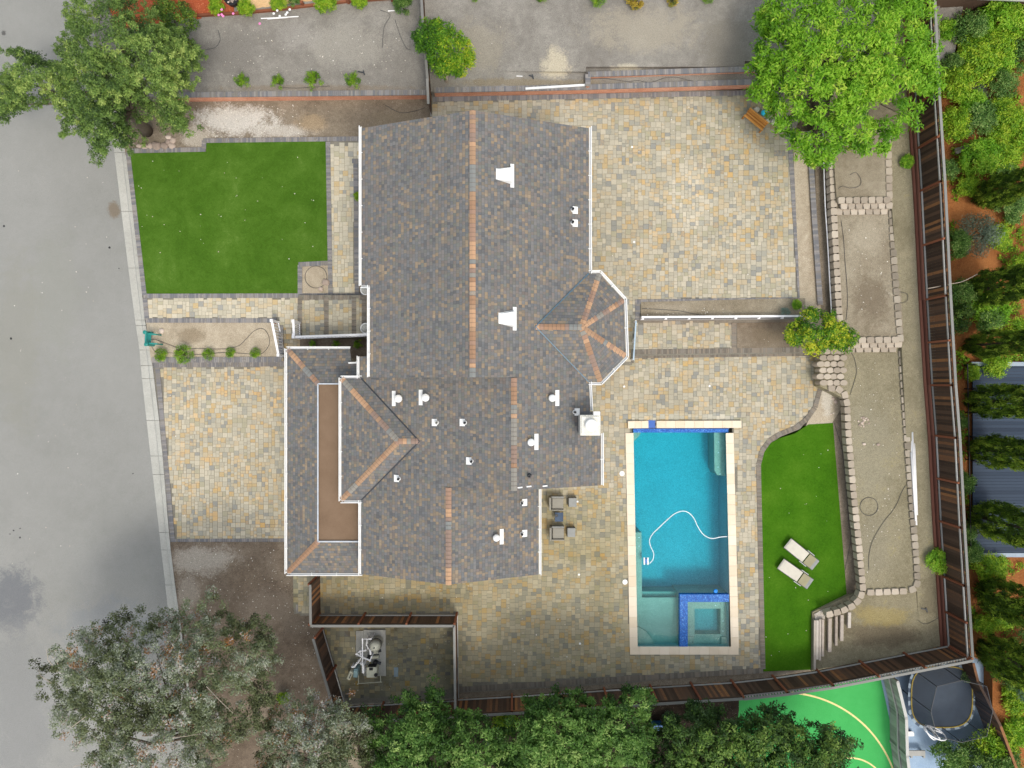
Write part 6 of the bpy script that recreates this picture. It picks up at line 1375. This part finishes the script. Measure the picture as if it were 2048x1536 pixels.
for nm, poly, base, n, zl, zh, seed, lab, rr0 in (('eucalyptus', polyA, W(420, 1490, -.5), 560, 4.8, 8.5, 11, 'wide sparse grey-green eucalyptus overhanging the street at the lower left', .28), ('eucalyptus', polyB, W(640, 1520, -.2), 230, 4.2, 7.2, 12, 'narrower silvery eucalyptus between the wide one and the equipment yard', .18)):
    e = empty(nm, base, lab, 'tree', 'silvery eucalyptus trees'); C = crown_points(poly, n, zl, zh, 110, seed, zj=.45)
    keep = np.array([math.sin(c[0] * 1.9 + 1) * math.cos(c[1] * 2.3) + .6 * math.sin(c[0] * 4.1) * math.sin(c[1] * 3.7) > -.84 for c in C]); C = C[keep]; tb = eu(C)
    CC = np.repeat(C, 3, 0) + rg.normal(size=(len(C) * 3, 3)) * np.array([.26, .26, .14]); TT = np.clip(np.repeat(tb, 3) + rg.normal(size=len(C) * 3) * .1, 0, 1)
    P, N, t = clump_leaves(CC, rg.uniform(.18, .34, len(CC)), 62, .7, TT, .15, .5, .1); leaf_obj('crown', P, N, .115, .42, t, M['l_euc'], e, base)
    limbs(e, base, base, C, M['bark'], rr0 * .8, 20, seed, .5, .4)
    for k in range(28):
        c = Vector(C[rg.integers(len(C))]) + Vector((0, 0, .12)); q = c + Vector((rg.normal() * .7, rg.normal() * .7, rg.normal() * .15)); mm = c.lerp(q, .5) + Vector((rg.normal() * .12, rg.normal() * .12, .1))
        mb = MB(base); mb.tube([c, mm, q], [.018, .012, .006], 4, t=rg.random()); mb.build('twig', M['pale_bark'], e)
# trees below the pool terrace
bt = [([(742, 1430), (765, 1408), (790, 1410), (818, 1385), (835, 1398), (850, 1385), (868, 1378), (880, 1400), (888, 1440), (905, 1430), (945, 1425), (975, 1445), (1005, 1440), (1015, 1500), (1020, 1660), (735, 1660)], W(860, 1560, -.1), 300, 'dark olive-green tree below the equipment yard', 'l_mid', 21),
      ([(1010, 1465), (1035, 1430), (1060, 1400), (1085, 1395), (1110, 1388), (1140, 1380), (1175, 1400), (1190, 1378), (1205, 1395), (1228, 1392), (1262, 1378), (1290, 1378), (1305, 1400), (1300, 1440), (1318, 1470), (1312, 1520), (1330, 1660), (1010, 1660)], W(1160, 1550, -.1), 400, 'tall mid-green tree reaching over the bottom fence at the centre', 'l_mid', 22),
      ([(1318, 1450), (1345, 1420), (1385, 1415), (1430, 1420), (1470, 1415), (1500, 1440), (1545, 1400), (1575, 1420), (1600, 1450), (1640, 1460), (1670, 1450), (1705, 1470), (1715, 1500), (1700, 1536), (1690, 1660), (1310, 1660)], W(1500, 1560, -.1), 420, 'dense dark green tree overhanging the green court', 'l_dark', 23)]
for poly, base, n, lab, mt, seed in bt:
    e = empty('broadleaf_tree', base, lab, 'tree', 'trees below the bottom fence'); C = crown_points(poly, n, 3.4, 6.4, 60, seed, zj=.45)
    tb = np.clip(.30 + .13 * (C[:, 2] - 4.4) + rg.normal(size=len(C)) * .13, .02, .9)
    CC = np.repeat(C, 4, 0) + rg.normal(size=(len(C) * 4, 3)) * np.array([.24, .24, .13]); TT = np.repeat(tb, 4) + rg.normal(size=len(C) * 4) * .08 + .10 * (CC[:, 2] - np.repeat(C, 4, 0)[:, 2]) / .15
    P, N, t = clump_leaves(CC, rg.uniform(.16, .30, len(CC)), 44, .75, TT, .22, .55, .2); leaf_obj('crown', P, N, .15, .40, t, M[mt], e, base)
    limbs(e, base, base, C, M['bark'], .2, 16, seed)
# columnar cypresses behind the right-hand fence (one mesh, several copies)
Ch, Rh, Th = [], [], []
for k in range(760):
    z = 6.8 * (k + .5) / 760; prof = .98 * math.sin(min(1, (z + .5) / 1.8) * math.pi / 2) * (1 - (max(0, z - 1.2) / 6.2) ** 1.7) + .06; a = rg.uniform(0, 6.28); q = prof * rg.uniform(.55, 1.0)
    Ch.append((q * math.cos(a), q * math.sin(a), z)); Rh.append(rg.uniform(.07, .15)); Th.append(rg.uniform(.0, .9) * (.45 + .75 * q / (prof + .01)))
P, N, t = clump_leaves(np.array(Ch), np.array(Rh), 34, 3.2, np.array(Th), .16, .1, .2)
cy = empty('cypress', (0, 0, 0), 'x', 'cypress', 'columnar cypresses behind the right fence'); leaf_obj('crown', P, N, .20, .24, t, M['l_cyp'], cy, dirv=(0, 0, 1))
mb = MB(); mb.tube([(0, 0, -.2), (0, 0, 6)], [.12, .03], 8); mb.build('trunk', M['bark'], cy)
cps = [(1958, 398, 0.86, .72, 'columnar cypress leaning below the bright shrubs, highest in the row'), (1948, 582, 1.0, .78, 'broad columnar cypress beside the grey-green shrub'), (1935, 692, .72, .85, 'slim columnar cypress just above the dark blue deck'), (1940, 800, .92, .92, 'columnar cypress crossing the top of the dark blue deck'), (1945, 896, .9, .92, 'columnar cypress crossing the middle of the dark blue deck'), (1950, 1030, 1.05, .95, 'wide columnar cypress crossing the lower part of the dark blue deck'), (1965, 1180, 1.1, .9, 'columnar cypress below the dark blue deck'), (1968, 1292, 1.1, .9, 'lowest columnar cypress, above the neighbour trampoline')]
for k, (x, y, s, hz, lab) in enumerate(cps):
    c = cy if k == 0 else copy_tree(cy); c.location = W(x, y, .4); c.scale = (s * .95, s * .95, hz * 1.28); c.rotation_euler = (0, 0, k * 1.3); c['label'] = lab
# shrubs: a few source meshes, copied
def shrub_src(mat, n, r_, h, size, aspect, leaves, tint=(.2, .8), flat=.7, seed=0):
    C, Rr, T = [], [], []
    for k in range(n):
        a = rg.uniform(0, 6.28); q = math.sqrt(rg.random()) * r_ * .78; z = h * math.sqrt(max(0, 1 - (q / r_) ** 2)) * rg.uniform(.55, .9); C.append((q * math.cos(a), q * math.sin(a), z)); Rr.append(r_ * rg.uniform(.24, .36)); T.append(rg.uniform(*tint))
    P, N, t = clump_leaves(np.array(C), np.array(Rr), leaves, flat, np.array(T), .25, .4, .2); return leaf_mesh_only(P, N, size, aspect, t, mat)
def leaf_mesh_only(P, N, size, aspect, t, mat):
    o = leaf_obj('crown', P, N, size, aspect, t, M[mat]); me = o.data; bpy.data.objects.remove(o); return me
mbs = MB(); 
for a in range(5): mbs.tube([(0, 0, -.05), (.25 * math.cos(a * 1.3), .25 * math.sin(a * 1.3), .7)], [.035, .012], 5)
so_ = mbs.build('stems', M['bark']); stem_me = so_.data; bpy.data.objects.remove(so_)
SRC = {'ball': shrub_src('l_lime', 26, .5, .62, .055, .45, 90, (.2, .75)), 'tuft': shrub_src('l_lime', 22, .5, .6, .09, .25, 70, (.15, .7)), 'bright': shrub_src('l_bright', 50, 1.0, 1.5, .15, .35, 75, (.3, .9)),
       'lime': shrub_src('l_lime', 50, 1.0, 1.4, .13, .4, 80, (.3, .95)), 'dark': shrub_src('l_dark', 50, 1.0, 1.5, .11, .4, 80), 'mid': shrub_src('l_mid', 50, 1.0, 1.5, .12, .38, 80, (.3, .9)), 'rust': shrub_src('l_rust', 20, .5, .5, .10, .4, 60, (0, 1)), 'sage': shrub_src('l_sage', 46, 1.0, 1.0, .09, .25, 90), 'blue': shrub_src('l_blue', 40, 1.0, 1.2, .16, .12, 80)}
def shrub(kind, x, y, z, s, label, group, name='shrub', sz=None, zz=None, cat='shrub'):
    o = empty(name, W(x, y, z + (zz or 0)), label, cat, group); o.location.z = z
    c = bpy.data.objects.new('crown', SRC[kind]); col.objects.link(c); c.parent = o
    st = bpy.data.objects.new('stems', stem_me); col.objects.link(st); st.parent = o
    o.scale = (s, s, sz or s); o.rotation_euler.z = (x * .37 + y * .11) % 6.28; return o
for x, y, s, lab in ((327, 711, .72, 'round clipped shrub nearest the kerb in the front bed'), (372, 709, .98, 'largest round clipped shrub of the front bed row'), (420, 708, .62, 'third round shrub from the kerb in the front bed'), (464, 706, .55, 'fourth round shrub from the kerb in the front bed'), (513, 707, .56, 'round shrub at the stair end of the front bed')):
    shrub('ball', x, y, 0, s * 1.2, lab, 'round shrubs in the front bed', 'round_shrub')
for x, y, s, lab in ((627, 688, .5, 'dark little shrub farthest left under the entry railing'), (673, 688, .5, 'dark little shrub in the middle under the entry railing'), (717, 688, .6, 'dark little shrub nearest the house under the entry railing')):
    shrub('tuft', x, y, -.3, s, lab, 'small shrubs under the entry railing', 'small_shrub')
for x, y, s, lab in ((487, 166, .8, 'small green shrub nearest the conifer in the row of four'), (560, 168, .78, 'second small green shrub in the row of four'), (631, 165, 1.0, 'third and largest small shrub in the row of four'), (707, 165, .88, 'small green shrub nearest the fence in the row of four')):
    shrub('tuft', x, y, .6, s * 1.15, lab, 'row of four shrubs above the salmon wall', 'small_shrub')
for x, y, s, kd, lab in ((655, 12, 1.0, 'lime', 'bright green bush at the top edge left of centre'), (722, 8, .7, 'lime', 'bright green bush at the top edge near the oval shrub'), (498, 22, .75, 'lime', 'sprawling light bush at the timber edging'), (437, 20, .7, 'lime', 'pink-flowered bush beside the round dark shrub'), (562, 15, .7, 'lime', 'white-flowered bush over the timber edging'), (592, 6, .5, 'mid', 'small bush at the very top left of the edging posts')):
    shrub(kd, x, y, .6, s * .72, lab, 'bushes along the top edge', 'bush')
shrub('mid', 810, 22, .6, .58, 'oval dense green shrub against the north-south fence', 'bushes along the top edge', 'oval_shrub', sz=.9)
for x, y, kd, s, lab in ((1080, 0, 'tuft', .7, 'small shrub at the top edge, first right of the fence'), (1193, 4, 'ball', 1.0, 'bright shrub at the top edge above the upper short wall'), (1268, 6, 'rust', 1.0, 'yellow and rust coloured shrub at the top edge'), (1343, 2, 'rust', .8, 'smaller rusty shrub at the top edge'), (1413, 0, 'ball', .7, 'small green shrub at the top edge near the big tree'), (950, 0, 'ball', .4, 'tiny green shrub at the top edge above the roof ridge')):
    shrub(kd, x, y, 1.36 if x > 1100 else 1.15, s, lab, 'shrubs along the upper lot top edge', 'small_shrub')
for k in range(14):
    xx, yy = [(438, 31), (444, 30), (447, 33), (467, 28), (444, 20), (548, 28), (560, 33), (572, 30), (580, 20), (555, 22), (520, 48), (632, 8), (638, 14), (575, 26)][k]
    c = W(xx, yy, 1.15); mb = MB(c); mb.lathe(c, [(.02, 0), (.05, .03), (.07, .05), (.04, .055)], 7); tag(mb.build('blossom', M['pink'] if k < 5 or k in (10, 11, 12) else M['white']), 'tiny pink blossom on the bushes at the timber edging' if (k < 5 or k in (10, 11, 12)) else 'tiny white blossom on the bushes at the timber edging', 'flower', 'blossoms on the top edge bushes' + (' (pink)' if (k < 5 or k in (10, 11, 12)) else ' (white)'))
shrub('lime', 569, 1390, -.4, .42, 'lone lime-green bush between eucalyptus and equipment yard', None, 'bush')
shrub('bright', 1872, 1119, .6, .75, 'bright green bush pushing over the right fence near the lowest bed', None, 'bush', sz=.5)
shrub('bright', 1808, 326, 1.35, .40, 'small leafy sapling beside the topmost terrace', None, 'sapling')
shrub('lime', 717, 395, 0, .28, 'small green plant with red buds beside the left gutter', None, 'small_plant')
shrub('blue', 1568, 625, .62, .30, 'left feathery green palm-like tuft in the narrow bed', 'feathery tufts beside the lemon tree', 'feathery_plant'); shrub('bright', 1590, 610, .62, .30, 'right feathery green tuft in the narrow bed', 'feathery tufts beside the lemon tree', 'feathery_plant')
RS = [('bright', 1893, 60, .6, .9, 'light green shrub hugging the fence at the very top right'), ('mid', 1935, 60, .95, 1.2, 'dark-leaved round shrub near the shed'), ('bright', 1995, 30, 1.0, 1.3, 'bright shrub at the top right corner under the shed edge'), ('lime', 1998, 90, .9, 1.0, 'lime shrub right of the dark-leaved round one'), ('lime', 1950, 130, 1.15, 1.3, 'big yellow-green shrub beyond the big tree'), ('lime', 1910, 170, .9, 1.2, 'yellow-green shrub against the fence beside the big tree'), ('mid', 1900, 130, .6, 1.0, 'darker shrub between fence and the big yellow-green one'), ('sage', 1965, 175, .6, .7, 'grey sage bush in the orange mulch'), ('mid', 2010, 165, .8, .8, 'green shrub at the right edge above the bare mulch patch'),
      ('lime', 1905, 250, .9, 1.2, 'light shrub beside the fence below the big tree'), ('mid', 1960, 235, 1.0, .9, 'broad green shrub right of the sage bush'), ('lime', 2020, 240, .9, 1.0, 'yellowish shrub at the right edge'), ('bright', 1960, 315, 1.0, 1.1, 'bright spreading shrub above the highest cypress'), ('lime', 2010, 310, .9, 1.0, 'lime shrub at the right edge above the highest cypress'), ('mid', 1895, 340, .6, .9, 'small dark shrub against the fence beside the mulch patch'), ('sage', 1955, 470, 1.15, 1.6, 'big grey-brown dry shrub right of the fence'), ('lime', 2010, 470, .7, .5, 'low lime bush beside the dry shrub'), ('mid', 1905, 490, .75, 1.3, 'green shrub between fence and dry shrub'),
      ('bright', 1985, 620, 1.0, .9, 'bright shrub right of the broad cypress'), ('mid', 1915, 590, .8, 1.2, 'leafy green shrub touching the fence top'), ('lime', 2000, 725, .8, .7, 'yellow-lime shrub over the top of the blue deck'), ('dark', 1910, 640, .8, 1.2, 'dark shrub against the fence below the leafy one'), ('mid', 1930, 845, .4, .6, 'small weed shrub against the deck rail, upper'), ('mid', 1925, 965, .65, 1.0, 'light green shrub between fence and deck rail'), ('mid', 1940, 1105, .7, .9, 'green shrub at the lower corner of the deck'), ('lime', 1985, 1135, .9, .8, 'lime shrub under the lower edge of the deck'), ('lime', 2010, 1235, .8, .7, 'bright shrub between the two lowest cypresses'), ('mid', 1935, 1350, .5, .8, 'tuft hanging over the neighbour fence corner'),
      ('lime', 1985, 1480, 1.2, 1.3, 'lime bush right of the trampoline'), ('mid', 1900, 1510, 1.0, 1.2, 'green bush below the trampoline'), ('dark', 1935, 1520, 1.1, 1.3, 'dark bush at the bottom edge right of the grey bench'), ('lime', 2030, 1400, .9, 1.0, 'yellow-green bush at the right edge beside the neighbour fence'), ('blue', 2044, 1385, .6, 1.4, 'bluish spiky bush at the right edge'), ('mid', 1995, 1520, 1.1, 1.4, 'bush at the bottom right corner'), ('dark', 2010, 1340, .9, 1.4, 'dark bush below the lowest cypress'),
      ('dark', 1395, 1440, .5, .5, 'low dark bush on the mulch behind the bottom fence'), ('lime', 1010, 1450, .7, .6, 'lime ground bush between the two bottom trees'), ('mid', 1345, 1462, .6, .8, 'low bush beside the blue bin')]
for kd, x, y, s, hh, lab in RS:
    zz = .42 if x > 1880 and y < 1330 else -.2
    shrub(kd, x, y, zz, s * 1.12, lab, 'shrubs in the neighbouring gardens', 'shrub', sz=hh, zz=.8)
for kd, x, y, s, hh, lab in (('lime', 1925, 95, .9, .9, 'lime shrub wedged between fence-top shrub and the dark round one'), ('bright', 2030, 60, .9, 1.0, 'bright shrub against the right edge below the shed'), ('bright', 1985, 130, .8, .8, 'fresh green shrub right of the big yellow-green shrub'), ('mid', 2035, 120, .9, .9, 'leafy shrub at the right edge above the bare mulch'), ('bright', 1930, 215, .7, .8, 'fresh green shrub just left of the broad green one'), ('lime', 1990, 215, .6, .6, 'small lime shrub above the broad green one'), ('bright', 2035, 285, .8, .9, 'bright shrub at the right edge over the lime one'), ('lime', 1985, 275, .7, .7, 'yellowish shrub beside the two dark planks'), ('mid', 1990, 350, .7, .7, 'dark shrub hugging the highest cypress'), ('lime', 1925, 375, .6, .6, 'low lime shrub left of the highest cypress'),
    ('mid', 2010, 420, .8, .7, 'green shrub between the highest cypress and the low lime bush'), ('lime', 2035, 540, .8, .8, 'lime shrub above the broad cypress at the right edge'), ('mid', 1960, 640, .8, .9, 'mid-green shrub between the two cypresses'), ('lime', 2025, 660, .8, .8, 'lime shrub at the right edge between the two cypresses'), ('lime', 1935, 745, .45, .5, 'small yellowish tuft on the mulch by the deck corner'), ('mid', 1920, 1060, .5, .7, 'small dark tuft squeezed behind the fence near the deck'), ('lime', 1960, 1245, .6, .6, 'lime tuft on the mulch above the lowest cypress'), ('mid', 2030, 1290, .9, .9, 'broad shrub at the right edge beside the lowest cypress'), ('bright', 2020, 1450, .8, .9, 'bright bush right of the neighbour fence foot')):
    shrub(kd, x, y, .42 if y < 1330 else -.2, s * 1.2, lab, 'shrubs in the neighbouring gardens', 'shrub', sz=hh)
# low undergrowth over the mulch
n = 2600; ux_, uy_ = rg.uniform(1885, 2080, n), rg.uniform(-20, 1320, n); msk = (np.sin(ux_ * .06) + np.cos(uy_ * .05 + 1) + .6 * np.sin(uy_ * .021 + ux_ * .03) > .35) & ~((ux_ > 1935) & (uy_ > 725) & (uy_ < 1115)) & (ux_ > 1888 + uy_ * .033)
pts = np.array([tuple(W(a, b, .5)) for a, b in zip(ux_[msk], uy_[msk])]); P, N, t = clump_leaves(pts, rg.uniform(.10, .24, len(pts)), 16, .8, None, .3, .6, .1)
tag(leaf_obj('ground_cover', P, N, .14, .4, t, M['l_lime']), kind='stuff')
hose('twig', [(1955, 548, 2.4), (1925, 563, 2.4), (1900, 568, 2.6), (1872, 574, 2.8), (1855, 577, 2.8)], .02, 'pale_bark', 'long bare branch poking over the right fence with leafy tip', 'branch')

# ---------------------------------------------------------------- small litter on paving and dirt (pale stones, leaves)
mb = MB(); r = random.Random(77)
zones = [((360, 1095, 600, 1240), -.448, 150), ((580, 1240, 635, 1400), -.448, 60), ((440, 60, 830, 170), .604, 90), ((880, 30, 1480, 130), 1.152, 60), ((20, 340, 230, 1200), -.12, 40), ((1285, 610, 1460, 630), .617, 25), ((390, 210, 600, 275), -.016, 170), ((1700, 720, 1800, 1170), .822, 90), ((1690, 440, 1780, 640), 1.222, 40), ((275, 310, 640, 520), .03, 36), ((1530, 900, 1660, 1320), .035, 22), ((1190, 210, 1560, 590), .58, 40), ((1000, 1180, 1250, 1340), .004, 30), ((720, 1170, 1000, 1215), .004, 14), ((330, 745, 560, 1070), -.50, 16), ((700, 1265, 900, 1385), .004, 30)]
for (xa, ya, xb, yb), z, n in zones:
    for k in range(n):
        x, y = r.uniform(xa, xb), r.uniform(ya, yb)
        if z == -.12: z_ = zst(y) + .01
        else: z_ = z + .012
        s = r.uniform(.02, .055); mb.box(W(x, y, z_), (s, s * r.uniform(.5, 1), .02), r.uniform(0, 3), r.random())
mb.build('pebbles', m_tint('litter', [(0, (.35, .30, .24)), (.6, (.66, .62, .56)), (1, (.8, .78, .74))], .8), kind='stuff')
